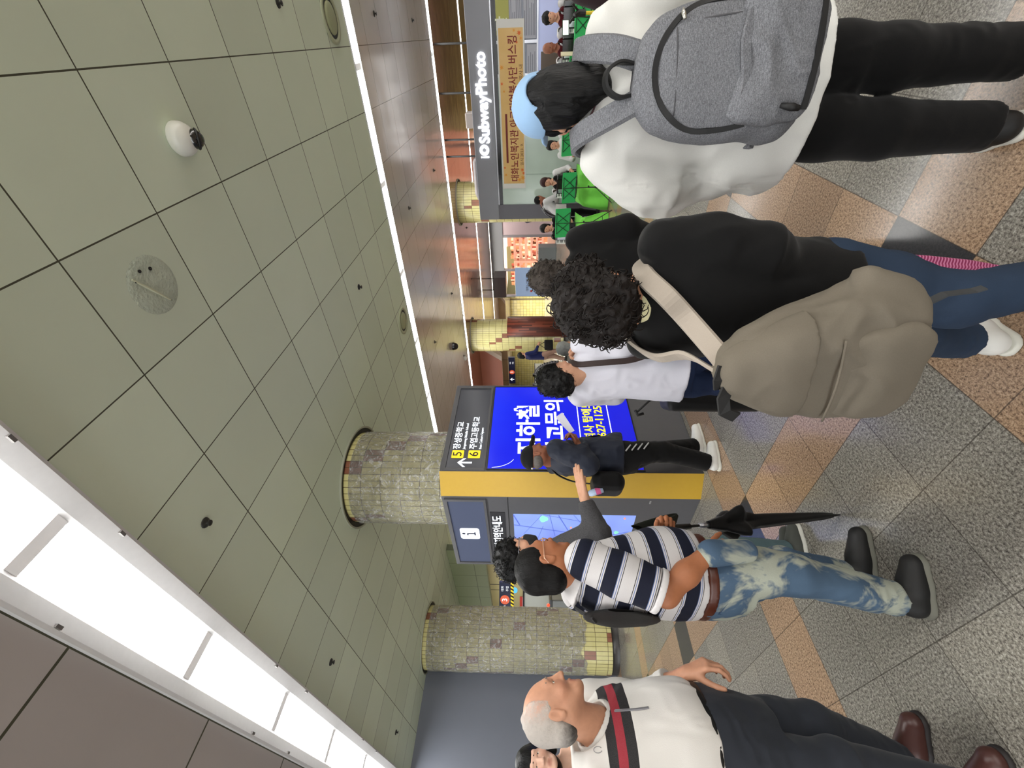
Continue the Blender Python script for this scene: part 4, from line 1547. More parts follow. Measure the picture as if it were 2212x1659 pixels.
def hair_mat(name, c, c2=None, rough=.42, scale=(120, 120, 18)):
    t = NT(name)
    mp = t.n('ShaderNodeMapping')
    t.t.links.new(t.obj(), mp.inputs['Vector'])
    mp.inputs['Scale'].default_value = scale
    n_ = t.noise(1.0, 3, mp.outputs[0], .6, .4)
    t.col(t.mix(n_, lin(c), lin(c2 or [min(1, x * 1.7 + .02) for x in c])))
    t.p(Roughness=rough)
    t.b.inputs['Specular IOR Level'].default_value = .22
    t.bump(n_, .6, .006)
    return t.m


shoe_black = M('shoe_black', (.055, .055, .055), .6, var=.012, vscale=60)
shoe_white = M('shoe_white', (.88, .88, .86), .45, var=.015, vscale=30)
sole_grey = M('sole_grey', (.42, .42, .38), .7)
sole_white = M('sole_white', (.82, .82, .78), .6)
eye_white = M('eye_white', (.86, .84, .80), .2)
eye_dark = M('eye_dark', (.05, .035, .03), .1)
metal_wire = M('wire_metal', (.70, .66, .58), .25, metal=.8)


# ================================================================== a person
class Body:
    """Local frame: x to the person's right, y forward, z up.  yaw = facing, in degrees clockwise from
    the viewing direction (0 looks away from the camera, 90 to the viewer's right, 180 at the camera)."""

    def __init__(s, name, label, loc, yaw, height=1.65, detail=1, group=None):
        a = math.radians(yaw)
        s.f = FH * math.cos(a) + CR * math.sin(a)
        s.r = np.cross(s.f, UP)
        s.o = A(loc[0], loc[1], loc[2])
        s.R = np.array([s.r, s.f, UP])
        s.H = height
        s.k = height / 1.70
        s.detail = detail
        s.name, s.label, s.group = name, label, group
        s.sdf = Sdf()
        s.fine = []
        s.kids = []
        s.tones = []
        s.pend = []

    def w(s, p):
        """local -> world"""
        return s.o + np.asarray(p, float) @ s.R

    def l(s, p):
        """world -> local"""
        return (np.asarray(p, float) - s.o) @ s.R.T

    def v(s, p):
        return np.asarray(p, float) @ s.R

    # ---------------------------------------------------------------- head
    def head(s, c, yaw=0.0, pitch=0.0, roll=0.0, size=1.0, neck=None, face=True, lips=(.62, .36, .34), jaw=1.0, ears=True, eyes=True, neck_r=.055):
        """c: middle of the head (between the ears at eye height), local"""
        ya, pi, ro = [math.radians(q) for q in (yaw, pitch, roll)]
        cy, sy = math.cos(-ya), math.sin(-ya)
        Rz = np.array([[cy, -sy, 0], [sy, cy, 0], [0, 0, 1]])
        cp, sp = math.cos(pi), math.sin(pi)
        Rx = np.array([[1, 0, 0], [0, cp, -sp], [0, sp, cp]])
        cr, sr = math.cos(ro), math.sin(ro)
        Ry = np.array([[cr, 0, sr], [0, 1, 0], [-sr, 0, cr]])
        Q = (Rz @ Rx @ Ry).T @ s.R             # rows: head axes in world
        s.hc, s.hq, s.hs = s.w(c), Q, size
        z = size
        d = s.sdf

        def P_(x, y, zz):
            return s.hc + A(x, y, zz) * z @ Q
        s.hp = P_
        d.ell(P_(0, -.012, .034), A(.074, .096, .084) * z, Q, k=.0)
        d.ell(P_(0, .030, -.012), A(.064, .066, .085) * z, Q, k=.03)
        d.cone(P_(0, .03, -.04), P_(0, .048, -.088), .052 * z * jaw, .030 * z, k=.03)
        d.ell(P_(0, .078, -.103), A(.024, .018, .017) * z, Q, k=.025)
        for q in (-1, 1):
            d.ell(P_(.040 * q, .062, -.032), A(.024, .020, .020) * z, Q, k=.022)
            d.cone(P_(.050 * q, .0, -.055), P_(.030 * q, .062, -.092), .020 * z, .014 * z, k=.025)
        if s.detail >= 1 and face:
            d.cone(P_(-.034, .082, .024), P_(.034, .082, .024), .013 * z, k=.016)
            for q in (-1, 1):
                d.ell(P_(.031 * q, .098, .000), A(.017, .014, .011) * z, Q, k=.014, op='s')
            d.cone(P_(0, .090, .012), P_(0, .112, -.034), .0075 * z, .0115 * z, k=.012)
            for q in (-1, 1):
                d.ell(P_(.0115 * q, .098, -.039), A(.0085, .010, .0075) * z, Q, k=.007)
            d.cone(P_(-.018, .087, -.0685), P_(.018, .087, -.0685), .0055 * z, k=.008)
            d.cone(P_(0, .0935, -.067), P_(0, .0935, -.0672), .0058 * z, k=.010)
            d.cone(P_(-.014, .087, -.081), P_(.014, .087, -.081), .0068 * z, k=.008)
            d.cone(P_(-.021, .0975, -.0748), P_(.021, .0975, -.0748), .0035 * z, k=.004, op='s')
            for q in (-1, 1):
                d.cone(P_(.018 * q, .091, .0075), P_(.044 * q, .080, .0065), .0058 * z, k=.006)
                d.cone(P_(.020 * q, .088, -.0095), P_(.042 * q, .079, -.0085), .0050 * z, k=.006)
            if eyes:
                for q in (-1, 1):
                    m = Mesh().ell(P_(.031 * q, .0775, -.001), .0118 * z, 14, 10)
                    s.kids.append(('eye', m, eye_white, True))
                    m = Mesh().ell(P_(.031 * q, .0855, -.001), A(.0054, .0045, .0054) * z, 12, 8, Q)
                    s.kids.append(('iris', m, eye_dark, True))
        if ears:
            for q in (-1, 1):
                d.ell(P_(.076 * q, -.010, -.008), A(.010, .019, .032) * z, Q, k=.008)
                if s.detail >= 1:
                    d.ell(P_(.084 * q, -.007, -.004), A(.007, .010, .020) * z, Q, k=.004, op='s')
                    d.ell(P_(.079 * q, -.004, -.034), A(.007, .009, .009) * z, Q, k=.006)
        nb = s.w(neck if neck is not None else (0, -.02, s.H * .855))
        d.cone(P_(0, -.022, -.055), nb, neck_r * z * .92, neck_r * 1.12, k=.035)
        hf = .0045 if s.detail >= 2 else (.006 if s.detail == 1 else .011)
        s.fine.append((s.hc - .15 * z, s.hc + .15 * z, hf))
        hc, lp = s.hc, lips

        def tn(V):
            q = (V - hc) @ Q.T / z
            c_ = np.ones((len(V), 3))
            near = (np.linalg.norm(q, axis=1) < .17)
            g = np.exp(-((q[:, 0] / .021) ** 4 + ((q[:, 2] + .0748) / .0125) ** 4)) * (q[:, 1] > .06) * near
            c_ *= 1 - g[:, None] * (1 - A(.80, .60, .60))
            for sg in (-1, 1):
                g = np.exp(-(((q[:, 0] - sg * .045) / .022) ** 2 + ((q[:, 2] + .035) / .02) ** 2)) * (q[:, 1] > .02) * near
                c_ *= 1 - g[:, None] * A(.0, .10, .10)
            return c_
        s.tones.append(tn)
        return s

    # ---------------------------------------------------------------- hands
    def hand(s, wrist, dirn, palm, side, curl=(.3, .5, .4), spread=.06, size=1.0, thumb=.5, fingers=None, world=False, thumb_dir=None):
        """wrist, direction to the knuckles and palm normal in local coordinates; side 'R' or 'L'"""
        W = np.asarray(wrist, float) if world else s.w(wrist)
        Dv = unit(dirn if world else s.v(dirn))
        N = np.asarray(palm, float) if world else s.v(palm)
        N = unit(N - Dv * (N @ Dv))
        T = np.cross(Dv, N) if side == 'R' else np.cross(N, Dv)
        z = size
        d = s.sdf
        if s.detail == 0:
            d.cone(W, W + Dv * .085 * z, .024 * z, .030 * z, k=.02, flat=(N, .55))
            for i, q in enumerate((.026, .009, -.009, -.025)):
                cu_ = (fingers[i] if fingers else curl)
                p = W + (Dv * .088 + T * q) * z
                a = 0
                for L, an in zip((.042, .026, .02), cu_):
                    a += an
                    e = p + (Dv * math.cos(a) + N * math.sin(a)) * L * z
                    d.cone(p, e, .0095 * z, .0085 * z, k=.006)
                    p = e
            d.cone(W + (Dv * .03 + T * .018) * z, W + (Dv * .075 + T * .05 + N * .02) * z, .013 * z, .010 * z, k=.012)
            s.fine.append((W - .14 * z, W + .14 * z, .008))
            return s
        ks = [(.084, .029), (.089, .0095), (.085, -.0095), (.076, -.0265)]
        Ls = [(.043, .026, .021), (.048, .030, .022), (.044, .028, .022), (.035, .021, .019)]
        for i, ((a_, b_), L3) in enumerate(zip(ks, Ls)):
            K = W + (Dv * a_ + T * b_) * z
            d.cone(W + (Dv * .004 + T * b_ * .62) * z, K, .0165 * z, .0115 * z, k=.012)
            cu_ = fingers[i] if fingers else curl
            an, p = 0.0, K
            sp = (1.5 - i) * spread
            r0 = (.0098, .0100, .0096, .0086)[i]
            for j, L in enumerate(L3):
                an += cu_[j]
                dd = unit((Dv * math.cos(sp) + T * math.sin(sp)) * math.cos(an) + N * math.sin(an))
                e = p + dd * L * z
                d.cone(p, e, (r0 - .0008 * j) * z, (r0 - .0008 * (j + 1)) * z, k=.0035 if j else .007)
                p = e
        d.cone(W + (Dv * .012 + T * .008 + N * .004) * z, W + (Dv * .045 + T * .034 + N * .012) * z, .019 * z, .0145 * z, k=.015)
        td = unit(thumb_dir) if thumb_dir is not None else unit(Dv * .72 + T * .62 + N * thumb)
        p = W + (Dv * .040 + T * .034 + N * .012) * z
        for j, L in enumerate((.036, .031, .024)):
            e = p + unit(td * (1 - .22 * j) + Dv * .25 * j + N * .10 * j * thumb) * L * z
            d.cone(p, e, (.0135 - .0016 * j) * z, (.0120 - .0016 * j) * z, k=.006)
            p = e
        s.thumb_tip = p
        c = W + Dv * .09 * z
        s.fine.append((c - .125 * z, c + .125 * z, .0042))
        return s

    # ---------------------------------------------------------------- limbs and trunk of the body itself
    def trunk(s, hip=None, sh=None, w=1.0):
        k = s.k
        s.sdf.loft(s.o, s.R, [(.80 * k, .145 * w, .085, .095), (.93 * k, .155 * w, .09, .10), (1.05 * k, .135 * w, .09, .085), (1.22 * k, .15 * w, .10, .09), (1.36 * k, .155 * w, .08, .09), (1.44 * k, .09 * w, .05, .06)], k=.03)
        return s

    def limb(s, pts, rs, k=.02):
        s.sdf.chain([s.w(p) for p in pts], rs, k=k)
        return s

    def build(s, skinmat, h=None):
        V, F = s.sdf.mesh(h or (.011 if s.detail >= 1 else .016), s.fine, 1)
        o = put(s.name, (V, F), skinmat, at=tuple(s.o), smooth=True)
        a = o.data.attributes.new('tone', 'FLOAT_COLOR', 'POINT')
        c = np.ones((len(V), 3))
        for t in s.tones:
            c = c * t(V)
        a.data.foreach_set('color', np.concatenate([c, np.ones((len(V), 1))], 1).astype(np.float32).ravel())
        tag(o, s.label, 'person', s.group)
        s.obj = o
        for nm, m, mt, sm in s.kids:
            put(nm, m, mt, o, smooth=sm)
        return o

    # ---------------------------------------------------------------- clothing
    def garment(s, name, sdf, h, mat, fine=(), smooth=1):
        return soft(name, sdf, h, mat, s.obj, fine=fine, smooth=smooth)

    def shoe(s, heel, toe, mat, sole, L=None, wide=.045, high=.075, name='shoe', h=.006, ankle=None, z0=0.0, laces=None, sole_h=.022):
        """heel and toe points on the ground, local"""
        a, b = s.w(heel), s.w(toe)
        f = unit(b - a)
        up = unit(UP - f * (UP @ f))
        r = np.cross(f, up)
        Ln = float(np.linalg.norm(b - a))
        d = Sdf()
        q = lambda x, y, z: a + r * x + f * y * Ln + up * z
        d.cone(q(0, .14, .048), q(0, .45, .045), wide * .92, wide * .95, k=.02)
        d.cone(q(0, .45, .042), q(.004, .84, .034), wide * .98, wide * .82, k=.03)
        d.cone(q(0, .16, .05), q(0, .17, high), wide * .82, wide * .80, k=.02)
        d.cone(q(0, .22, .065), q(0, .62, .038), wide * .72, wide * .7, k=.03)
        d.plane(q(0, 0, sole_h * .6), -up)
        if ankle is not None:
            d.cone(q(0, .18, .05), s.w(ankle), wide * .85, .042, k=.02)
        o = soft(name, d, h, mat, s.obj)
        e = Sdf()
        e.cone(q(0, .13, .0), q(0, .5, .0), wide * 1.03, wide * 1.0, k=.0)
        e.cone(q(0, .5, .0), q(.004, .85, .0), wide * 1.05, wide * .9, k=.02)
        e.plane(q(0, 0, sole_h), up).plane(q(0, 0, .0005), -up)
        soft('sole', e, h, sole, o)
        if laces is not None:
            for i in range(4):
                t_ = .34 + .085 * i
                zz = .105 - .012 * i - .04 * t_
                put('lace', Mesh().tube([q(-.028, t_, zz - .018), q(-.012, t_ + .02, zz), q(.012, t_ - .02, zz), q(.028, t_, zz - .018)], .0035, 6), laces, o, smooth=True)
        return o


def curls(sdf_pts, n, r, mat, parent, name, rnd, length=3, rad=.0022):
    """loose spiral locks standing off a hairdo: one mesh of many thin helices"""
    m = Mesh()
    for p, nrm in sdf_pts:
        t = unit(np.cross(nrm, UP + A(.1, .2, 0) * rnd.uniform(-1, 1)))
        b = np.cross(nrm, t)
        rr = r * rnd.uniform(.6, 1.2)
        ph = rnd.uniform(0, 6.28)
        turns = rnd.uniform(.6, 1.3)
        pts = []
        for i in range(8):
            u = i / 7
            an = ph + turns * 2 * math.pi * u
            pts.append(p + nrm * (rr * .3 + rr * .8 * math.sin(an)) + t * rr * math.cos(an) + b * (u - .5) * rr * length)
        m.tube(pts, [rad * (1 - .5 * abs(2 * i / 7 - 1)) for i in range(8)], 4)
    return put(name, m, mat, parent, smooth=True)


def surf_pts(V, F, n, rnd, keep=None):
    c = (V[F[:, 0]] + V[F[:, 2]]) / 2
    nr = np.cross(V[F[:, 2]] - V[F[:, 0]], V[F[:, 3]] - V[F[:, 1]])
    nr /= np.linalg.norm(nr, axis=1)[:, None] + 1e-12
    ids = list(range(len(F)))
    if keep is not None:
        ids = list(np.nonzero(keep(c))[0])
    out = []
    for _ in range(n):
        i = ids[rnd.randrange(len(ids))]
        out.append((c[i], nr[i]))
    return out


def hit(o, px, py, lift=.002):
    """point of a mesh object met by the line of sight through a photo pixel, and its normal"""
    from mathutils.bvhtree import BVHTree
    me = o.data
    key = o.name
    if key not in _BVH:
        _BVH[key] = BVHTree.FromPolygons([v.co[:] for v in me.vertices], [p.vertices[:] for p in me.polygons])
    og = np.array(ORIG[o.name])
    d = unit(ray(px, py))
    loc, n, _i, _d = _BVH[key].ray_cast(Vector(CAMP - og), Vector(d))
    if loc is None:
        return P(px, py, 1.6), -d
    return np.array(loc) + og + np.array(n) * lift, np.array(n)


_BVH = {}


def ribbon(path, nrm, width, thick):
    """flat strap along path; nrm: outward normals"""
    m = Mesh()
    path = [np.asarray(p, float) for p in path]
    N = len(path)
    vs = []
    for i, p in enumerate(path):
        t = unit(path[min(i + 1, N - 1)] - path[max(i - 1, 0)])
        n = unit(nrm[i] - t * (nrm[i] @ t))
        sd = np.cross(t, n)
        w_ = width[i] if hasattr(width, '__len__') else width
        for (x, y) in ((-.5, 0), (-.42, 1), (.42, 1), (.5, 0), (.42, -.3), (-.42, -.3)):
            vs.append(p + sd * w_ * x + n * thick * y)
    fs = []
    for i in range(N - 1):
        for k in range(6):
            fs.append((i * 6 + k, i * 6 + (k + 1) % 6, (i + 1) * 6 + (k + 1) % 6, (i + 1) * 6 + k))
    fs += [tuple(range(6))[::-1], tuple(range((N - 1) * 6, N * 6))]
    return m.add(vs, fs)


def smoothpath(pts, n=24):
    """Catmull-Rom through the points"""
    pts = [np.asarray(p, float) for p in pts]
    ext = [2 * pts[0] - pts[1]] + pts + [2 * pts[-1] - pts[-2]]
    out = []
    for i in range(len(pts) - 1):
        p0, p1, p2, p3 = ext[i:i + 4]
        m = max(2, n // (len(pts) - 1))
        for k in range(m):
            t = k / m
            out.append(.5 * ((2 * p1) + (p2 - p0) * t + (2 * p0 - 5 * p1 + 4 * p2 - p3) * t * t + (3 * p1 - p0 - 3 * p2 + p3) * t ** 3))
    out.append(pts[-1])
    return out


def glasses(b, frame, thin=.0022, lens=True):
    """spectacles on a head"""
    P_ = b.hp
    for q in (-1, 1):
        ring = [P_(.032 * q + .021 * math.cos(a), .101 - .010 * abs(.032 * q + .021 * math.cos(a)) / .05, -.003 + .016 * math.sin(a)) for a in np.linspace(0, 2 * math.pi, 18, endpoint=False)]
        g = put('spectacle_rim', Mesh().tube(ring, thin, 6, closed=True), frame, b.obj, smooth=True)
        put('temple_arm', Mesh().tube([P_(.053 * q, .094, .001), P_(.074 * q, .05, .002), P_(.082 * q, -.008, .002), P_(.081 * q, -.028, -.014)], thin, 6), frame, b.obj, smooth=True)
    put('bridge', Mesh().tube([P_(-.011, .103, .0), P_(0, .107, .004), P_(.011, .103, .0)], thin, 6), frame, b.obj, smooth=True)
# ================================================================== the people close to the camera
def legs(b, hw, hipz, kl, al, kr, ar, rb=(.075, .052, .038)):
    for s_, kn, an in ((-1, kl, al), (1, kr, ar)):
        b.limb([(s_ * hw, 0, hipz), kn, an], rb)


def trousers(b, name, mat, waist, hipz, hw, kl, al, kr, ar, rings, r=(.10, .075, .062), h=.008, fold=.006, seed=1.0, top_off=(0, 0), crease=(1, 1, .6)):
    d = Sdf()
    d.loft(b.o, b.R, rings, k=.0)
    for s_, kn, an in ((-1, kl, al), (1, kr, ar)):
        hp = A(s_ * hw, 0, hipz)
        kn, an = A(*kn), A(*an)
        mid = hp * .5 + kn * .5
        d.cone(b.w(hp), b.w(mid), r[0], (r[0] + r[1]) / 2, k=.03)
        d.cone(b.w(mid), b.w(kn), (r[0] + r[1]) / 2, r[1], k=.03)
        d.cone(b.w(kn), b.w(an), r[1], r[2], k=.03, cut1=True)
    d.folds(fold, 9, seed, crease)
    d.folds(fold * .7, 17, seed + 2, (1, 1, 1.2))
    return b.garment(name, d, h, mat)


def sleeve(d, b, pts, rs, k=.03, cut=True):
    for i in range(len(pts) - 1):
        d.cone(b.w(pts[i]), b.w(pts[i + 1]), rs[i], rs[i + 1], k=k, cut1=cut and i == len(pts) - 2)


skin_tan = skin('skin_tan', (.72, .52, .40))
skin_fair = skin('skin_fair', (.80, .61, .50))
skin_dark = skin('skin_weathered', (.58, .37, .28))
skin_pale = skin('skin_pale', (.87, .70, .61))


# ---- person with the blue cap and the grey backpack -----------------------------------------------------------
def cap_person():
    p0 = P(1640, 205, 1.39)
    b = Body('person', 'person from behind in a pale blue cap, loose white shirt and grey backpack', (p0[0], p0[1], 0), 22, 1.64, 2)
    L = lambda x, y, d: b.l(P(x, y, d))
    hc = L(1196, 232, 1.43)
    b.head(hc, yaw=-14, pitch=-6, size=.98, neck=L(1300, 218, 1.41))
    b.trunk(w=.9)
    shl, shr = A(-.185, .0, 1.345), A(.185, .0, 1.345)
    ell, elr = A(-.262, .02, 1.09), A(.26, .04, 1.08)
    wrl, wrr = A(-.15, .25, 1.12), A(.13, .27, 1.14)
    b.limb([shl, ell, wrl], (.045, .036, .026)).limb([shr, elr, wrr], (.045, .036, .026))
    b.hand(wrl, (.5, .8, .2), (1, -.3, .2), 'L', (.7, .8, .5))
    b.hand(wrr, (-.5, .8, .2), (-1, -.3, .2), 'R', (.7, .8, .5))
    kl, al = L(1900, 282, 1.37), L(2125, 275, 1.38)
    kr, ar = L(1930, 125, 1.31), L(2210, 112, 1.30)
    legs(b, .09, .80, kl, al, kr, ar)
    o = b.build(skin_fair)
    trousers(b, 'trousers', cloth('black_trousers', (.028, .028, .030), .9, var=.008), 1.0, .78, .092, kl, al, kr, ar,
             [(.70, .155, .10, .12), (.82, .165, .11, .13), (1.0, .15, .10, .11)], (.105, .083, .072), seed=2.3)
    d = Sdf()
    d.loft(b.o, b.R, [(.725, .262, .17, .19), (.83, .250, .165, .18), (1.0, .228, .14, .16), (1.17, .218, .12, .14), (1.29, .212, .10, .13), (1.355, .185, .085, .11), (1.40, .10, .06, .08), (1.43, .070, .055, .065)], p=2.2, k=0)
    sleeve(d, b, [shl + A(.01, 0, -.02), A(-.262, .015, 1.17), ell + A(-.015, -.01, -.01)], [.082, .094, .092])
    sleeve(d, b, [ell + A(-.012, 0, 0), (ell + wrl) / 2 + A(-.01, 0, -.005)], [.092, .08])
    sleeve(d, b, [shr + A(-.01, 0, -.02), A(.265, .015, 1.16), elr + A(.012, -.01, -.01)], [.082, .094, .09])
    sleeve(d, b, [elr, (elr + wrr) / 2], [.09, .07])
    d.cone(b.w((-.20, -.02, .84)), b.w((-.262, -.01, .95)), .07, .05, k=.07)
    d.cone(b.w((-.235, .02, .795)), b.w((-.21, .0, .9)), .05, .05, k=.07)
    d.folds(.015, 8, 1.7, (1, 1, .45))
    d.folds(.010, 16, 4.1, (1.1, 1.1, .7))
    shirt = b.garment('shirt', d, .007, cloth('white_linen', (.84, .84, .82), .9, 600, .02))
    # hair: thick black, tied low under the cap
    d = Sdf()
    hp = b.hp
    Q = b.hq
    d.ell(hp(0, -.018, .038), (.084, .104, .086), Q, k=0)
    d.plane(hp(0, .055, .0), Q[1])
    d.ell(hp(-.035, -.062, -.03), (.056, .052, .075), Q, k=.03)
    d.ell(hp(.035, -.062, -.03), (.056, .052, .075), Q, k=.03)
    d.cone(hp(.0, -.085, -.02), hp(.02, -.085, -.14), .060, .046, k=.04)
    d.cone(hp(.03, -.07, -.07), hp(.075, -.06, -.165), .045, .026, k=.03)
    d.cone(hp(-.02, -.085, -.07), hp(-.01, -.105, -.165), .045, .022, k=.03)
    for q in (-1, 1):
        d.cone(hp(.076 * q, .012, .0), hp(.07 * q, .0, -.06), .013, .007, k=.02)
    d.folds(.007, 34, 3.0, (1, 1, .22))
    d.folds(.004, 70, 5.0, (1, 1, .2))
    hm = hair_mat('hair_black', (.010, .010, .011), (.026, .026, .028), .5)
    b.garment('hair', d, .0048, hm)
    rnd = random.Random(2)
    m = Mesh()
    for i in range(44):
        a0 = rnd.uniform(-1, 1)
        st = hp(.075 * a0, -.075 + .045 * abs(a0), rnd.uniform(-.02, .06))
        en = hp(.02 + .055 * a0 + rnd.uniform(-.015, .015), -.100 + rnd.uniform(-.01, .02), -.135 + rnd.uniform(-.03, .02))
        md = (st + en) / 2 + Q[1] * -.035 + Q[0] * rnd.uniform(-.02, .02)
        m.tube(smoothpath([st, md, en], 8), [.0018] * 7 + [.001] * 2, 4, caps=False)
    put('loose_strands', m, hm, o, smooth=True)
    # cap with the half-round opening over the hair
    d = Sdf()
    d.ell(hp(0, -.012, .050), (.092, .113, .092), Q, k=0)
    d.ell(hp(0, -.012, .046), (.084, .105, .084), Q, k=.002, op='s')
    d.plane(hp(0, 0, .030), -unit(Q[2] - .22 * Q[1] * -1 * -1))
    d.ell(hp(.004, -.125, .030), (.052, .05, .052), Q, k=.004, op='s')
    d.cone(hp(-.05, .10, .046), hp(.05, .10, .046), .020, k=.02, flat=(Q[2], .3))
    d.cone(hp(-.035, .15, .036), hp(.035, .15, .036), .030, k=.03, flat=(Q[2], .2))
    d.folds(.002, 20, 2.0)
    c = b.garment('cap', d, .0042, cloth('washed_denim_cap', (.56, .69, .82), .85, 800, .03, 14))
    st = [hp(.041 * math.cos(a), -.118 + .012 * abs(math.cos(a)), .034 + .002 * math.sin(a)) for a in np.linspace(0, math.pi, 8)]
    put('cap_button', Mesh().ell(hp(0, -.012, .143), (.008, .008, .004), 10, 6, Q), cloth('cap_blue', (.56, .69, .82)), c, smooth=True)
    # shoes
    hl = L(2205, 262, 1.36)
    f1 = unit(A(-.10, 1, 0))
    hl = A(al[0], al[1] - .05, 0)
    b.shoe(hl, hl + f1 * .26, shoe_black, sole_white, ankle=al + A(0, 0, .0), wide=.048)
    hr = A(ar[0], ar[1] - .06, 0)
    b.shoe(hr, hr + A(.05, .25, 0), shoe_black, sole_white, ankle=ar, wide=.048)
    # thin dark earphone cable across the nape
    cb = smoothpath([hit(shirt, x, y, .007)[0] for x, y in ((1262, 148), (1276, 160), (1289, 182), (1292, 208), (1286, 234), (1272, 258), (1256, 284))], 24)
    ec = put('earphone_cable', Mesh().tube(cb, .0028, 6), M('cable_maroon', (.25, .08, .10), .4), smooth=True)
    tag(ec, 'thin maroon earphone cable across the nape above the grey backpack', 'cable')
    return b


CAPP = cap_person()


def grey_backpack(b):
    """soft day pack on the back of the person in the cap"""
    o = b.o
    R = b.R
    up, f, r = UP, b.f, b.r
    C = b.w((.0, -.255, 1.045))
    t = thing('backpack', 'large grey melange backpack with black zips, on the person in the blue cap', 'backpack', b.w((0, -.25, .82)))
    gm = NT('grey_melange')
    n1 = gm.noise(420, 2, gm.obj(), .7)
    mp = gm.n('ShaderNodeMapping')
    gm.t.links.new(gm.obj(), mp.inputs['Vector'])
    mp.inputs['Scale'].default_value = (1, 1, 6)
    n2 = gm.noise(120, 2, mp.outputs[0], .6)
    gm.col(gm.ramp(gm.math('ADD', gm.math('MULTIPLY', n1, .5), gm.math('MULTIPLY', n2, .5)), [(.3, (.27, .275, .285)), (.5, (.42, .425, .44)), (.7, (.56, .565, .58))]))
    gm.p(Roughness=.9)
    gm.b.inputs['Specular IOR Level'].default_value = .15
    gm.bump(n1, .2, .002)
    G_ = gm.m
    W = lambda x, y, z: b.w((x * .98, y, .835 + (z - .80) * .985))
    d = Sdf()
    # main body: a leaning rounded slab
    ax = np.array([r, f, up])
    d.loft(W(.0, -.235, .80), ax, [(q[0] * .985, q[1] * .98, q[2], q[3]) for q in [(0, .135, .08, .055), (.03, .160, .10, .085), (.14, .172, .105, .115), (.27, .168, .10, .105), (.37, .150, .09, .085), (.43, .115, .075, .06), (.458, .07, .05, .04), (.468, .03, .03, .025)]], p=2.8, k=0)
    d.folds(.006, 9, 6.0, (1, 1, .8))
    d.folds(.004, 17, 2.0, (1, 1, .7))
    main = soft('main_compartment', d, .006, G_, t)
    d = Sdf()
    d.loft(W(.006, -.335, .80), ax, [(.012, .110, .03, .020), (.03, .135, .04, .036), (.10, .145, .04, .046), (.17, .142, .04, .040), (.20, .135, .035, .026), (.215, .12, .02, .012)], p=3.2, k=0)
    d.folds(.010, 12, 9.0, (.6, 1, 1.3))
    d.folds(.005, 22, 5.0, (1, 1, 1))
    pk = soft('front_pocket', d, .0055, G_, t)
    zipm = M('zip_black', (.03, .03, .033), .6)

    def surf(x, z, off=0.0, y0=-.60):
        """march towards the bag from behind until its evaluated slab shape is met"""
        zz = z - .80
        prof = [(0, .135, .055), (.03, .160, .085), (.14, .172, .115), (.27, .168, .105), (.37, .150, .085), (.43, .115, .06), (.458, .07, .04), (.468, .03, .025)]
        w_ = np.interp(zz, [q[0] for q in prof], [q[1] for q in prof])
        bk = np.interp(zz, [q[0] for q in prof], [q[2] for q in prof])
        e = max(0.0, 1 - (abs(x) / w_) ** 2.8) ** (1 / 2.8)
        return W(x, -.235 - bk * e - off, z)
    # arched zip of the main compartment
    pts = []
    for a in np.linspace(math.radians(-24), math.radians(204), 44):
        x = .148 * math.cos(a)
        z = 1.075 + .145 * math.sin(a) if math.sin(a) > 0 else 1.075 + .26 * math.sin(a)
        pts.append((x, z))
    path = [surf(x, z, .001) for x, z in pts]
    nr = [unit(-f + r * x * 3.2) for x, z in pts]
    put('main_zip', ribbon(smoothpath(path, 120), [unit(np.array(v)) for v in smoothpath(nr, 120)], .016, .006), zipm, t)
    # front pocket zip and top welt
    pz = [W(x, -.383 + .9 * x * x, .862 + .10 * (x + .11) * 0 - .02 * math.cos(3 * x)) for x in np.linspace(-.115, .125, 14)]
    put('pocket_zip', ribbon(smoothpath(pz, 40), [unit(-f)] * len(smoothpath(pz, 40)), .015, .005), zipm, t)
    wl = [W(x, -.345 - .012 + 1.2 * x * x, 1.005 - .5 * x * x + .008 * math.sin(30 * x)) for x in np.linspace(-.128, .138, 16)]
    put('pocket_welt', ribbon(smoothpath(wl, 40), [unit(-f)] * len(smoothpath(wl, 40)), .022, .010), G_, t)
    put('zip_pull', Mesh().tube([W(-.105, -.375, .905), W(-.112, -.388, .882), W(-.115, -.386, .862)], [.006, .010, .007], 8), zipm, t, smooth=True)
    put('zip_pull', Mesh().tube([surf(.135, 1.16, .006), surf(.118, 1.165, .016), surf(.105, 1.16, .012)], [.003, .006, .005], 8), M('zip_silver', (.75, .74, .70), .25, metal=.8), t, smooth=True)
    # seams
    for x0, z0, x1, z1 in ((-.11, 1.16, .09, 1.175), (-.135, .93, -.125, 1.02), (.11, 1.02, .10, 1.17)):
        sp_ = [surf(x0 + (x1 - x0) * u, z0 + (z1 - z0) * u, .001) for u in np.linspace(0, 1, 12)]
        put('seam', Mesh().tube(sp_, .0022, 5), M('seam_grey', (.30, .30, .31), .9), t, smooth=True)
    # grab handle
    hpth = smoothpath([W(-.036, -.215, 1.262), W(-.040, -.225, 1.305), W(-.018, -.232, 1.338), W(.018, -.232, 1.338), W(.040, -.225, 1.305), W(.036, -.215, 1.262)], 30)
    put('grab_handle', ribbon(hpth, [unit(p - W(0, -.22, 1.285)) for p in hpth], .030, .007), zipm, t)
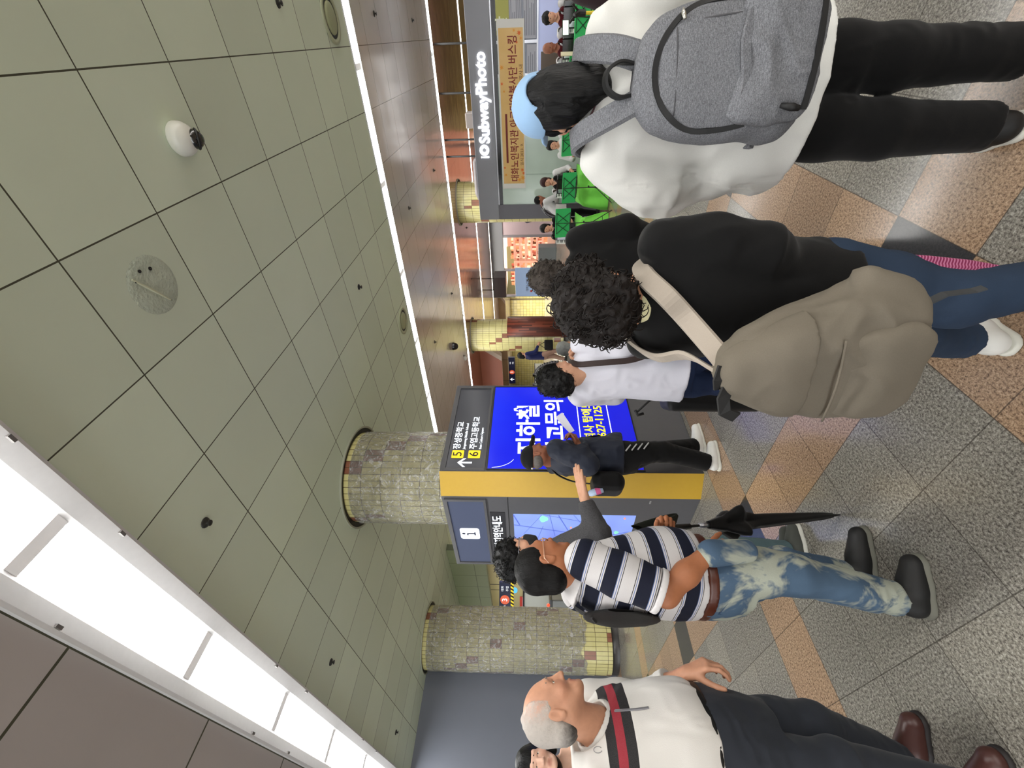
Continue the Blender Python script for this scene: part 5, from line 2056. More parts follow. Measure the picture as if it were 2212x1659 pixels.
    # shoulder straps
    for q in (-1, 1):
        pth = smoothpath([W(.050 * q, -.225, 1.235), W(.085 * q, -.185, 1.315), W(.115 * q, -.095, 1.392), W(.128 * q, -.01, 1.408), W(.135 * q, .075, 1.365), W(.14 * q, .125, 1.25), W(.15 * q, .135, 1.08), W(.165 * q, .02, .95), W(.16 * q, -.15, .86)], 60)
        ctr = W(.10 * q, -.0, 1.16)
        nn = [unit(p - ctr) for p in pth]
        put('shoulder_strap', ribbon(pth, nn, [.072 if i < 40 else .03 for i in range(len(pth))], .014), G_, t, smooth=False)
    return t


grey_backpack(CAPP)
def attr_float(o, name, V):
    a = o.data.attributes.new(name, 'FLOAT', 'POINT')
    a.data.foreach_set('value', np.asarray(V, np.float32))


def soft_attr(name, sdf, h, mat, parent, attr, fn, fine=(), smooth=1):
    V, F = sdf.mesh(h, fine, smooth)
    o = put(name, (V, F), mat, parent, smooth=True)
    attr_float(o, attr, fn(V))
    return o


def curly_hair(b, parts, mat, seed, amp=.013, freq=55, h=.005, n_curls=0, cuts=(), keep=None, name='hair', curl_r=.011, rad=.0022):
    d = Sdf()
    for i, (c, r_) in enumerate(parts):
        d.ell(b.hp(*c), A(*r_), b.hq, k=.0 if i == 0 else .03)
    for (pt, n) in cuts:
        d.plane(b.hp(*pt), A(*n) @ b.hq)

    def fn(X, Y, Z):
        f = freq
        a = noise3(X * f * .45 + seed, Y * f * .45, Z * f * .45)
        return amp * (.55 * a + .6 * noise3(X * f + a, Y * f + seed, Z * f + a) + .25 * noise3(X * f * 2.1, Y * f * 2.1 + a, Z * f * 2.1 + seed))
    d.disp(fn)
    V, F = d.mesh(h, (), 0)
    o = put(name, (V, F), mat, b.obj, smooth=True)
    if n_curls:
        rnd = random.Random(int(seed * 10))
        curls(surf_pts(V, F, n_curls, rnd, keep), n_curls, curl_r, mat, o, 'loose_curls', rnd, 3, rad)
    return o


# ---- small woman with the taupe rucksack -----------------------------------------------------------------------
def taupe_person():
    p0 = P(1700, 648, 1.27)
    b = Body('person', 'person with a mass of dark curly hair in a black jacket and jeans', (p0[0], p0[1], 0), 36, 1.50, 2)
    L = lambda x, y, d: b.l(P(x, y, d))
    hc = L(1298, 648, 1.28)
    b.head(hc, yaw=10, pitch=-10, size=.94, neck=L(1400, 655, 1.27), face=True)
    b.trunk(w=.9)
    shl, shr = A(-.150, .02, 1.205), A(.175, .0, 1.215)
    elr, wrr = L(1655, 550, 1.15), L(1690, 585, 1.36)
    ell, wll = A(-.150, .13, .99), A(-.04, .30, 1.02)
    b.limb([shl, ell, wll], (.042, .034, .025)).limb([shr, elr, wrr], (.042, .034, .025))
    b.hand(wrr, b.l(P(1712, 560, 1.40)) - wrr, (-.9, -.1, .1), 'R', (.8, .9, .6))
    b.hand(wll, (.5, .8, .1), (.8, -.3, .2), 'L', (.6, .8, .5))
    kr, ar = L(2060, 650, 1.16), A(.095, -.06, .08)
    kl, al = L(1965, 722, 1.36), L(2085, 735, 1.42)
    legs(b, .085, .74, kl, al, kr, ar)
    o = b.build(skin_tan)
    dn = denim('jeans_dark', (.155, .21, .285))
    trousers(b, 'jeans', dn, .85, .72, .088, kl, al, kr, ar, [(.60, .13, .09, .10), (.72, .155, .10, .125), (.86, .15, .10, .11)], (.092, .072, .060), seed=5.1)
    # back pocket outline and cream shirt tail
    d = Sdf()
    d.loft(b.o, b.R, [(.672, .158, .10, .142), (.72, .160, .11, .145), (.80, .160, .11, .14)], p=2.4, k=0)
    d.folds(.004, 20, 2.0)
    b.garment('shirt_tail', d, .007, cloth('cream_cotton', (.86, .83, .66), .85))
    d = Sdf()
    d.loft(b.o, b.R, [(.695, .172, .12, .152), (.78, .176, .125, .15), (.95, .174, .12, .135), (1.08, .176, .11, .13), (1.17, .178, .095, .12), (1.225, .15, .075, .10), (1.26, .09, .055, .075), (1.285, .068, .05, .06)], p=2.4, k=0)
    sleeve(d, b, [shl, (shl + ell) / 2, ell], [.060, .066, .06])
    sleeve(d, b, [ell, wll], [.06, .05])
    um = (A(*shr) + elr) / 2 + A(.012, 0, 0)
    sleeve(d, b, [shr, um, elr], [.068, .075, .078], k=.035)
    sleeve(d, b, [elr, (elr + wrr) / 2, wrr], [.072, .06, .05])
    d.folds(.009, 9, 3.3, (1, 1, .6))
    d.folds(.006, 18, 1.1, (1, 1, .9))
    jm = cloth('black_jacket', (.028, .028, .030), .8, 500, .008)
    b.garment('jacket', d, .0065, jm)
    d = Sdf()
    nk = b.w(L(1390, 656, 1.265))
    d.cone(nk - UP * .01, nk + UP * .022, .066, .060, k=0, cut0=True, cut1=True)
    b.garment('collar', d, .005, cloth('cream_cotton', (.86, .83, .66), .85))
    hm = hair_mat('hair_dark_brown', (.028, .021, .018), (.115, .085, .070), .55, (60, 60, 60))
    curly_hair(b, [((0, -.02, .045), (.103, .118, .100)), ((-.045, -.055, -.03), (.075, .070, .078)), ((.05, -.05, -.025), (.072, .072, .080)), ((0, -.075, -.045), (.082, .058, .070)), ((.03, .02, .07), (.085, .09, .075))],
               hm, 2.2, .019, 40, .0046, 380, cuts=(((0, .072, -.02), (0, 1, -.25)),), curl_r=.012)
    # socks / shoes
    sk = cloth('black_sock', (.03, .03, .03))
    fl = unit(A(.05, 1, 0))
    hl = A(al[0], al[1] - .055, 0)
    wm = M('shoe_offwhite', (.84, .84, .82), .5, var=.02, vscale=25)
    b.shoe(hl, hl + fl * .235, wm, sole_white, wide=.043, high=.085)
    d = Sdf()
    d.cone(b.w(A(al[0], al[1], .06)), b.w(A(al[0], al[1], .20)), .040, .045)
    b.garment('sock', d, .007, sk)
    hr = A(ar[0], ar[1] - .055, 0)
    b.shoe(hr, hr + fl * .235, wm, sole_white, wide=.043, high=.085)
    # ---------------- rucksack, a thing of its own
    r, f = b.r, b.f
    tp = NT('taupe_canvas')
    n1 = tp.noise(500, 2, tp.obj(), .6)
    c1 = tp.mix(tp.noise(5, 3, tp.obj()), lin((.40, .375, .33)), lin((.50, .47, .42)))
    tp.col(tp.mix(tp.math('MULTIPLY', n1, .35), c1, lin((.30, .28, .24))))
    tp.p(Roughness=.85)
    tp.b.inputs['Specular IOR Level'].default_value = .2
    tp.bump(n1, .2, .002)
    tp = tp.m
    beige = cloth('beige_webbing', (.66, .62, .57), .85, 500)
    bl_ = b.l(P(1735, 752, 1.05))
    base = bl_ + A(0, 0, -.235)
    t_ = thing('rucksack', 'big slack taupe rucksack with beige straps hanging low behind the black jacket', 'rucksack', b.w(base))
    tilt = math.radians(7)
    ux = unit(r * math.cos(tilt) + UP * math.sin(tilt))
    uz = unit(UP * math.cos(tilt) - r * math.sin(tilt))
    ax = np.array([ux, f, uz])
    W = lambda x, y, z: b.w(base) + ux * x + f * y + uz * z
    d = Sdf()
    d.loft(b.w(base), ax, [(0, .115, .05, .05), (.03, .150, .085, .085), (.12, .168, .10, .11), (.24, .150, .09, .10), (.33, .115, .075, .085), (.40, .075, .05, .06), (.435, .045, .03, .035), (.445, .02, .015, .02)], p=2.7, k=0)
    d.cone(W(.12, .02, .05), W(.185, .03, .115), .05, .022, k=.06)
    d.folds(.018, 7.5, 8.0, (1, 1, .55))
    d.folds(.010, 15, 3.0, (1, 1, .8))
    soft('bag_body', d, .006, tp, t_)
    d = Sdf()
    d.loft(W(-.005, -.085, .02), ax, [(0, .10, .03, .02), (.04, .125, .04, .035), (.12, .12, .04, .04), (.165, .105, .03, .02)], p=3, k=0)
    d.folds(.010, 12, 5.0, (1, 1, 1))
    soft('outer_pocket', d, .006, tp, t_)
    d = Sdf()
    d.loft(W(-.002, -.035, .26), ax, [(0, .145, .07, .072), (.05, .128, .065, .072), (.12, .088, .05, .055), (.17, .055, .035, .04), (.19, .03, .02, .025)], p=2.6, k=0)
    d.folds(.008, 13, 2.0, (1, 1, .7))
    soft('top_flap', d, .006, tp, t_)
    for (x0, z0, x1, z1) in ((-.125, .205, .11, .215),):
        pts = [W(x0 + (x1 - x0) * u, -.105 - .012 * math.sin(math.pi * u), z0 + (z1 - z0) * u) for u in np.linspace(0, 1, 12)]
        put('seam', Mesh().tube(pts, .003, 5), tp, t_, smooth=True)
    # beige straps up and over the shoulders, black buckle straps
    ca = b.w((0, 0, 1.12))

    def strap(local, wd, nm, mat, th=.009):
        pth = smoothpath([b.w(q) for q in local], 44)
        nn = [unit((p - ca) * A(1, 1, .75)) for p in pth]
        return put(nm, ribbon(pth, nn, wd, th), mat, t_, smooth=False)
    top = b.l(W(.0, -.02, .425))
    strap([top + A(.01, .0, -.01), A(.02, -.165, 1.155), A(.075, -.135, 1.215), A(.105, -.055, 1.262), A(.112, .035, 1.25), A(.12, .115, 1.16), A(.13, .12, 1.0)], .056, 'shoulder_strap', beige)
    strap([top + A(-.02, .0, -.01), A(-.09, -.165, 1.135), A(-.125, -.12, 1.205), A(-.128, -.04, 1.255), A(-.128, .04, 1.245), A(-.13, .115, 1.15), A(-.14, .12, 1.0)], .052, 'shoulder_strap', beige)
    put('buckle_strap', ribbon([W(-.02, -.06, .425), W(-.05, -.075, .44), W(-.085, -.085, .435), W(-.105, -.085, .405)], [-f] * 4, .034, .004), M('webbing_black', (.05, .05, .05), .7), t_)
    put('buckle_strap', ribbon([W(.03, -.045, .44), W(.0, -.06, .452), W(-.03, -.055, .445)], [-f] * 3, .03, .004), M('webbing_black', (.05, .05, .05), .7), t_)
    put('strap_tail', ribbon([W(.105, -.0, .015), W(.125, .02, -.06), W(.12, .03, -.13), W(.125, .03, -.15)], [r] * 4, .022, .003), M('webbing_grey', (.20, .21, .22), .7), t_)
    put('zip_ring', Mesh().tube([W(-.15 + .012 * math.cos(a), -.06, .035 + .016 * math.sin(a)) for a in np.linspace(0, 2 * math.pi, 12, endpoint=False)], .003, 6, closed=True), M('ring_dark', (.12, .12, .12), .3, metal=.6), t_, smooth=True)
    # ---------------- pink umbrella in the far hand
    tip = G(2197, 586)
    tip[2] = .004
    hd = P(1700, 558, 1.385)
    axu = unit(hd - tip)
    Lu = float(np.linalg.norm(hd - tip))
    u_ = thing('umbrella', 'folded pink striped umbrella pointing at the floor beside the blue jeans', 'umbrella', tip)
    pk = NT('pink_stripes')
    at = pk.n('ShaderNodeAttribute', attribute_name='stripe')
    st = pk.math('FRACT', pk.math('MULTIPLY', at.outputs['Fac'], 95.0))
    pk.col(pk.mix(pk.math('GREATER_THAN', st, .55), lin((.55, .16, .34)), lin((.80, .50, .64))))
    pk.p(Roughness=.5)
    m = Mesh()
    x_ = unit(np.cross(axu, UP))
    y_ = np.cross(axu, x_)
    prof = [(.010, .006), (.06, .014), (.16, .024), (.30, .031), (.45, .034), (.52, .030), (.545, .014)]
    n_ = 28

    def f_(i, j):
        s_ = j * (len(prof) - 1)
        k = min(int(s_), len(prof) - 2)
        t = s_ - k
        hh = prof[k][0] * (1 - t) + prof[k + 1][0] * t
        rr = prof[k][1] * (1 - t) + prof[k + 1][1] * t
        a = 2 * math.pi * i
        rr *= 1 + .16 * math.sin(5 * a + 3 * hh / .5)
        return tip + axu * hh + (x_ * math.cos(a) + y_ * math.sin(a)) * rr
    m.grid(f_, 40, 36)
    oc = put('canopy', m, pk.m, u_, smooth=True)
    V_ = np.array(m.v)
    attr_float(oc, 'stripe', (V_ - tip) @ axu + .012 * np.sin(np.arctan2((V_ - tip) @ y_, (V_ - tip) @ x_)))
    put('shaft', Mesh().tube([tip + axu * .02, tip + axu * (Lu - .08)], .005, 8), chrome, u_, smooth=True)
    put('ferrule', Mesh().tube([tip, tip + axu * .02], [.003, .006], 8), M('ferrule_pink', (.45, .12, .28), .3), u_, smooth=True)
    put('handle', Mesh().tube([tip + axu * (Lu - .09), tip + axu * (Lu + .05)], .013, 10), M('handle_pink', (.50, .15, .32), .3), u_, smooth=True)
    return b


TAUPE = taupe_person()


# ---- grey haired person in black just beyond ---------------------------------------------------------------------
def grey_hair_person():
    p0 = P(1600, 592, 2.3)
    b = Body('person', 'person with short grey permed hair in plain black, standing beyond the curly haired one', (p0[0], p0[1], 0), 14, 1.58, 1)
    L = lambda x, y, d: b.l(P(x, y, d))
    b.head(L(1194, 600, 2.32), yaw=-5, size=.97)
    b.trunk(w=.95)
    shl, shr = A(-.19, 0, 1.32), A(.19, 0, 1.32)
    ell, elr = A(-.25, -.01, 1.07), A(.245, -.01, 1.07)
    wl, wr = A(-.15, .22, 1.0), A(.20, .12, .86)
    b.limb([shl, ell, wl], (.044, .036, .026)).limb([shr, elr, wr], (.044, .036, .026))
    b.hand(wl, (.4, .8, 0), (.8, -.3, .2), 'L', (.5, .6, .4)).hand(wr, (0, .4, -.9), (-1, .1, 0), 'R', (.3, .4, .3))
    kl, al, kr, ar = A(-.10, .02, .46), A(-.10, -.02, .09), A(.10, .02, .46), A(.10, -.02, .09)
    legs(b, .09, .8, kl, al, kr, ar)
    b.build(skin_tan)
    trousers(b, 'trousers', cloth('charcoal_trousers', (.09, .09, .10)), .9, .78, .09, kl, al, kr, ar, [(.68, .15, .10, .11), (.8, .165, .11, .125), (.95, .155, .1, .11)], seed=1.2, h=.011)
    d = Sdf()
    d.loft(b.o, b.R, [(.70, .205, .13, .15), (.85, .205, .13, .15), (1.05, .195, .12, .135), (1.2, .20, .115, .125), (1.30, .19, .09, .11), (1.36, .13, .07, .085), (1.40, .07, .055, .06)], p=2.4, k=0)
    sleeve(d, b, [shl, ell, wl], [.075, .07, .05])
    sleeve(d, b, [shr, elr, wr], [.075, .07, .052])
    d.folds(.008, 10, 6.3, (1, 1, .5))
    b.garment('jacket', d, .009, cloth('black_jacket_soft', (.055, .055, .058), .85, 500, .01))
    hm = hair_mat('hair_grey_perm', (.12, .105, .095), (.30, .27, .245), .6, (70, 70, 70))
    curly_hair(b, [((0, -.02, .045), (.092, .108, .088)), ((0, -.06, -.02), (.078, .06, .07))], hm, 4.4, .014, 55, .0065, 300, cuts=(((0, .075, 0), (0, 1, -.3)),), curl_r=.009)
    for s_, an in ((-1, al), (1, ar)):
        b.shoe((an[0], an[1] - .06, 0), (an[0] + .02 * s_, an[1] + .19, 0), shoe_black, sole_grey, ankle=an, h=.008)
    return b


grey_hair_person()


# ---- woman in the white shirt, hands at her chin --------------------------------------------------------------------
def white_shirt_person():
    p0 = P(1500, 800, 2.48)
    b = Body('person', 'person with short black hair in a long white shirt, hands clasped at the chin', (p0[0], p0[1], 0), 30, 1.58, 1)
    L = lambda x, y, d: b.l(P(x, y, d))
    b.head(L(1207, 815, 2.46), yaw=28, pitch=-4, size=.97, neck=L(1252, 808, 2.47))
    b.trunk(w=.92)
    shl, shr = A(-.175, 0, 1.29), A(.175, 0, 1.29)
    elr = L(1345, 752, 2.38)
    wr = L(1262, 764, 2.48)
    ell = A(-.20, .07, 1.06)
    wl = wr + A(-.07, .02, -.02)
    b.limb([shl, ell, wl], (.042, .034, .025)).limb([shr, elr, wr], (.042, .034, .025))
    b.hand(wr, b.l(P(1238, 768, 2.55)) - wr, (-.8, .3, .0), 'R', (.7, .9, .5), size=.95)
    b.hand(wl, A(.35, .2, .9), (.9, -.2, .0), 'L', (.7, .9, .5), size=.95)
    kl, al, kr, ar = A(-.095, .02, .46), A(-.10, -.02, .09), A(.095, .03, .46), A(.10, .0, .09)
    legs(b, .085, .78, kl, al, kr, ar)
    o = b.build(skin_fair)
    trousers(b, 'jeans', denim('jeans_navy', (.11, .16, .27)), .9, .76, .088, kl, al, kr, ar, [(.66, .14, .10, .11), (.78, .16, .105, .125), (.95, .15, .1, .11)], (.095, .07, .056), seed=2.2, h=.010)
    d = Sdf()
    d.loft(b.o, b.R, [(.705, .195, .13, .145), (.82, .19, .13, .145), (1.0, .175, .115, .13), (1.15, .18, .11, .12), (1.25, .178, .09, .11), (1.31, .13, .07, .09), (1.345, .068, .055, .06)], p=2.3, k=0)
    sleeve(d, b, [shl, ell, wl * .75 + ell * .25], [.068, .07, .05])
    sleeve(d, b, [shr, elr, wr * .72 + elr * .28], [.068, .072, .052])
    d.folds(.009, 10, 2.3, (1, 1, .5))
    d.folds(.005, 20, 1.3, (1, 1, .8))
    b.garment('shirt', d, .008, cloth('white_shirt', (.84, .84, .88), .85, 600, .012))
    hm = hair_mat('hair_black_wavy', (.012, .011, .011), (.045, .04, .04), .5, (60, 60, 60))
    curly_hair(b, [((0, -.018, .045), (.090, .106, .088)), ((-.03, -.05, -.025), (.072, .062, .066)), ((.03, -.045, -.02), (.068, .06, .064))], hm, 1.4, .009, 48, .0055, 160, cuts=(((0, .068, 0), (0, 1, -.35)),), curl_r=.008)
    hb = [b.hp(.094 * math.cos(a), .045 - .02 * math.sin(a), .03 + .108 * math.sin(a)) for a in np.linspace(-.2, math.pi + .2, 30)]
    band = put('headband', Mesh().tube(hb, .0065, 8), M('headband_grey', (.32, .31, .31), .4), o, smooth=True)
    for k in range(26):
        a = -.15 + (math.pi + .3) * k / 25
        put('bead', Mesh().ell(b.hp(.098 * math.cos(a), .045 - .02 * math.sin(a), .03 + .113 * math.sin(a)), .0055, 8, 6), M('bead_dark', (.10, .10, .10), .25), band, smooth=True)
    for s_, an in ((-1, al), (1, ar)):
        b.shoe((an[0], an[1] - .06, 0), (an[0] + .02 * s_, an[1] + .18, 0), shoe_black, sole_grey, ankle=an, h=.008)
    # brown bag strap across the back with the colourful pouch (a bag of its own)
    t_ = thing('shoulder_bag', 'small bag with colourful patchwork on a brown strap over the white shirt', 'bag', b.w((.17, -.10, .80)))
    pts = [A(.05, .07, 1.345), A(.068, -.01, 1.352), A(.085, -.085, 1.315), A(.115, -.125, 1.20), A(.14, -.145, 1.05), A(.165, -.135, .955)]
    pth = smoothpath([b.w(q) for q in pts], 30)
    ca = b.w((0, 0, 1.1))
    put('strap', ribbon(pth, [unit((p - ca) * A(1, 1, .4)) for p in pth], .034, .005), M('strap_brown', (.16, .09, .08), .6), t_)
    t = NT('patchwork')
    vo = t.n('ShaderNodeTexVoronoi')
    vo.inputs['Scale'].default_value = 42
    t.t.links.new(t.obj(), vo.inputs['Vector'])
    hs = t.n('ShaderNodeHueSaturation')
    hs.inputs['Saturation'].default_value = 1.5
    hs.inputs['Value'].default_value = .55
    t.t.links.new(vo.outputs['Color'], hs.inputs['Color'])
    t.col(t.mix(t.math('GREATER_THAN', vo.outputs['Distance'], .52), hs.outputs[0], lin((.08, .05, .06))))
    t.p(Roughness=.8)
    d = Sdf()
    d.rbox(b.w((.195, -.115, .845)), (.035, .085, .12), np.array([b.r, b.f, UP]), rad=.03, k=0)
    d.folds(.006, 20, 2.0)
    soft('pouch', d, .006, t.m, t_)
    # black shopping trolley standing in front of her, its telescopic handle leaning out
    c = P(1440, 838, 2.75)
    tr_ = thing('shopping_trolley', 'black folding trolley with a thin telescopic handle beside the long white shirt', 'trolley', (c[0], c[1], 0))
    d = Sdf()
    d.rbox((c[0], c[1], .42), (.15, .12, .30), np.array([CR, FH, UP]), rad=.05, k=0)
    d.folds(.010, 10, 5.5)
    soft('bag_body', d, .010, cloth('black_nylon', (.035, .035, .038), .5), tr_)
    for q in (-1, 1):
        put('wheel', Mesh().lathe([(.012, -.015), (.05, -.015), (.05, .015), (.012, .015)], A(c[0], c[1], .05) + CR * .13 * q, 18, CR), blk, tr_, smooth=True)
    ha, hb_ = P(1395, 868, 2.70), P(1470, 850, 2.7)
    put('handle_rod', Mesh().tube([P(1376, 890, 2.72), P(1400, 868, 2.72), A(c[0], c[1], .70)], .007, 8), blk, tr_, smooth=True)
    put('handle_grip', Mesh().tube([P(1372, 886, 2.72), P(1378, 897, 2.72), P(1390, 893, 2.72)], .010, 8), blk, tr_, smooth=True)
    # thin walking stick end
    w_ = thing('walking_stick', 'thin dark walking stick with a steel collar leaning beside the dark jeans', 'stick', G(1572, 858))
    put('stick', Mesh().tube([G(1572, 858, .003), P(1505, 850, 2.6), P(1440, 842, 2.58)], .008, 8), blk, w_, smooth=True)
    put('collar', Mesh().tube([P(1548, 855, 2.9), P(1536, 854, 2.86)], .0095, 8), chrome, w_, smooth=True)
    return b


white_shirt_person()
# ---- man in the striped polo shirt -------------------------------------------------------------------------------------
def stripe_material():
    t = NT('striped_knit')
    at = t.n('ShaderNodeAttribute', attribute_name='stripe')
    u = t.math('FRACT', t.math('DIVIDE', at.outputs['Fac'], .122))
    nv, wh, bl_, bk = (.085, .10, .165), (.83, .82, .82), (.45, .52, .70), (.07, .07, .09)
    c = t.ramp(u, [(0, nv), (.37, wh), (.40, bl_), (.425, wh), (.455, bk), (.475, wh), (.845, bk), (.865, wh), (.895, bl_), (.92, wh), (.955, bl_), (.975, nv)], 'CONSTANT')
    c = t.mix(t.math('MULTIPLY', t.noise(700, 1, t.obj()), .2), c, (.03, .03, .04, 1))
    t.col(c)
    t.p(Roughness=.85)
    t.b.inputs['Specular IOR Level'].default_value = .2
    t.bump(t.noise(500, 2, t.obj()), .15, .002)
    return t.m


def striped_person():
    p0 = P(1600, 1252, 1.74)
    b = Body('person', 'man in a white and navy striped polo and bleached jeans, hand in pocket', (p0[0], p0[1], 0), 43, 1.66, 2)
    L = lambda x, y, d: b.l(P(x, y, d))
    b.head(L(1176, 1222, 1.74), yaw=-2, pitch=3, size=1.0, neck=L(1268, 1252, 1.76), neck_r=.062, jaw=1.1)
    b.trunk(w=1.0)
    shl, shr = A(-.185, .0, 1.36), A(.185, -.005, 1.36)
    elr, wrr = L(1438, 1283, 1.555), L(1528, 1196, 1.60)
    wll = L(1430, 1166, 1.90)
    ell = A(-.245, .03, 1.08)
    b.limb([shr, elr], (.05, .044)).limb([elr, (elr + wrr) / 2, wrr], (.043, .042, .031), k=.03)
    b.limb([shl, ell, wll], (.048, .040, .027))
    b.hand(wrr, b.l(P(1590, 1178, 1.60)) - wrr, (-1, .1, 0), 'R', (1.3, 1.4, .8), size=.9)
    rod = b.w(L(1437, 1141, 1.885))
    wl_w = b.w(wll)
    dv = unit(CR * .95 - UP * .18 + FH * .1)
    b.hand(wl_w, dv, -FH + UP * .05, 'L', (1.15, 1.35, .8), world=True, thumb_dir=CR * .5 + UP * .25 - FH * .75, thumb=.6)
    kr, ar = L(1715, 1243, 1.64), L(1930, 1292, 1.70)
    kl, al = L(1690, 1222, 1.88), L(1825, 1243, 1.99)
    legs(b, .09, .80, kl, al, kr, ar)
    o = b.build(skin('skin_tanned', (.64, .41, .28)))
    rings = [(.72, .155, .12, .125), (.82, .175, .145, .145), (.89, .175, .158, .140), (.905, .174, .157, .138)]
    jn = denim('jeans_bleached', (.30, .385, .475), (.70, .72, .66), 1.0)
    trousers(b, 'jeans', jn, .90, .79, .092, kl, al, kr, ar, rings, (.098, .077, .066), .0065, .007, 7.7)
    # pocket mouth bulging over the hand, belt, rear pocket
    d = Sdf()
    d.cone(b.w(wrr + A(.006, .0, -.012)), P(1610, 1190, 1.63), .050, .044, k=0)
    d.folds(.004, 14, 3.0)
    b.garment('pocket', d, .006, jn)
    d = Sdf()
    d.loft(b.o, b.R, [(.872, .184, .166, .147), (.912, .182, .166, .143)], k=0)
    b.garment('belt', d, .006, M('belt_brown', (.30, .13, .07), .35, var=.02))
    pts = [b.w((x, -.147 + .25 * (x - .09) ** 2, z)) for x, z in ((.03, .86), (.15, .86), (.15, .74), (.09, .715), (.03, .74))]
    put('rear_pocket', Mesh().tube(pts, .0025, 5, closed=True), M('denim_seam', (.20, .30, .42), .8), o)
    sm = stripe_material()
    d = Sdf()
    d.loft(b.o, b.R, [(.912, .183, .180, .143), (.96, .190, .195, .148), (1.06, .192, .200, .145), (1.17, .195, .165, .145), (1.27, .20, .125, .135), (1.345, .185, .09, .115), (1.395, .12, .065, .085), (1.43, .072, .055, .062)], p=2.3, k=0)
    d.folds(.006, 9, 4.2, (1, 1, .5))
    d.folds(.004, 18, 2.2, (1, 1, .9))
    ob = b.o

    def torso_attr(V):
        q = (V - ob) @ b.R.T
        return q[:, 2] - .022 * np.cos(q[:, 0] / .19 * 1.4) - .05 * np.clip(q[:, 1], -1, .3) * .6 + .03
    nk = b.l(P(1246, 1250, 1.755))
    na = unit(A(0, .5, 1))
    d.plane(b.w(nk - na * .012), b.v(na))
    soft_attr('polo_shirt', d, .006, sm, o, 'stripe', torso_attr)
    white = cloth('polo_white', (.84, .83, .83), .8)
    for s_, sh, el in ((1, shr, elr), (-1, shl, ell)):
        d = Sdf()
        a0, a1 = A(*sh) + A(-.02 * s_, 0, .012), A(*sh) * .12 + A(*el) * .88
        ax_ = b.v(unit(a1 - a0))
        d.cone(b.w(a0), b.w((a0 + a1) / 2), .078, .082, k=.0)
        d.cone(b.w((a0 + a1) / 2), b.w(a1), .082, .080, k=.03, cut1=True)
        d.folds(.006, 12, 5.2 + s_, (1, 1, .6))
        w0 = b.w(a0)
        soft_attr('sleeve', d, .006, sm, o, 'stripe', lambda V: .03 - (V - w0) @ ax_ + .10)
        d = Sdf()
        ce = A(*sh) * .04 + A(*el) * .96
        d.cone(b.w(a1), b.w(ce), .083, .082, k=0, cut0=True, cut1=True)
        b.garment('sleeve_cuff', d, .006, white)
    # collar standing round the neck with its turned-down fall
    d = Sdf()
    d.cone(b.w(nk - na * .030), b.w(nk + na * .024), .108, .080, k=0, cut0=True, cut1=True, flat=(b.r, .95))
    d.cone(b.w(nk - na * .06), b.w(nk + na * .05), .074, .070, k=.004, op='s')
    d.folds(.004, 16, 2.0)
    b.garment('collar', d, .0055, white)
    # short black hair thinning on the crown
    hp, Q = b.hp, b.hq
    d = Sdf()
    d.ell(hp(0, -.014, .036), (.079, .102, .089), Q, k=0)
    d.ell(hp(0, -.055, -.035), (.066, .058, .055), Q, k=.03)
    d.plane(hp(0, .050, .040), unit(Q[1] * 1 - Q[2] * .15))
    d.ell(hp(.085, .028, -.050), (.05, .048, .062), Q, k=.01, op='s')
    d.ell(hp(-.085, .028, -.050), (.05, .048, .062), Q, k=.01, op='s')
    d.folds(.003, 60, 2.0, (1, 1, .4))
    b.garment('hair', d, .0045, hair_mat('hair_black_short', (.009, .008, .008), (.035, .03, .029), .6, (90, 90, 40)))
    glasses(b, M('frame_gold', (.80, .62, .52), .3, metal=.5), .0028)
    # shoes: black knit with grey soles
    hr, tr = b.l(G(2006, 1326)), b.l(G(1984, 1200))
    b.shoe(hr, tr, shoe_black, sole_grey, ankle=A(ar[0], ar[1], ar[2] - .01), wide=.050, high=.09, sole_h=.030)
    hl = A(al[0] + .0, al[1] - .05, 0)
    b.shoe(hl, hl + unit(tr - hr) * .27, shoe_black, sole_grey, ankle=al, wide=.049, high=.09, sole_h=.030)
    # slim black bag lying flat on his back
    d = Sdf()
    for (z0, w0, z1, w1) in ((1.33, .035, 1.25, .07), (1.25, .07, 1.13, .055)):
        d.cone(b.w((-.02, -.150, z0)), b.w((-.02, -.158, z1)), w0, w1, k=.03, flat=(b.f, .12))
    d.folds(.006, 14, 3.0)
    bg = soft('sling_bag', d, .007, cloth('black_nylon_bag', (.04, .04, .043), .5, 500, .008))
    tag(bg, 'slim black bag lying flat against the back of the striped polo shirt', 'bag')
    pth = smoothpath([b.w(q) for q in (A(-.02, -.16, 1.33), A(-.07, -.09, 1.405), A(-.085, -.0, 1.425), A(-.09, .08, 1.38), A(-.1, .14, 1.28))], 24)
    put('strap', ribbon(pth, [unit(p - b.w((0, 0, 1.25))) for p in pth], .045, .008), M('webbing_black', (.05, .05, .05), .7), bg)
    # black umbrella in the far hand, its tip on the floor
    tip = G(1815, 1112)
    tip[2] = .004
    top = rod + UP * .10 + CR * .0
    ax = unit(rod - tip)
    Lr = float(np.linalg.norm(rod - tip))
    u_ = thing('umbrella', 'folded black umbrella with its tip on the floor, held by the man in stripes', 'umbrella', tip)
    ub = cloth('umbrella_black', (.03, .03, .032), .55, 500, .006)
    put('ferrule', Mesh().tube([tip, tip + ax * .045], [.004, .007], 10), blk, u_, smooth=True)
    x_ = unit(np.cross(ax, FH))
    y_ = np.cross(ax, x_)
    prof = [(.045, .010), (.11, .017), (.38, .028), (.60, .036), (.635, .066), (.66, .062), (.70, .044), (.76, .028), (.80, .017)]

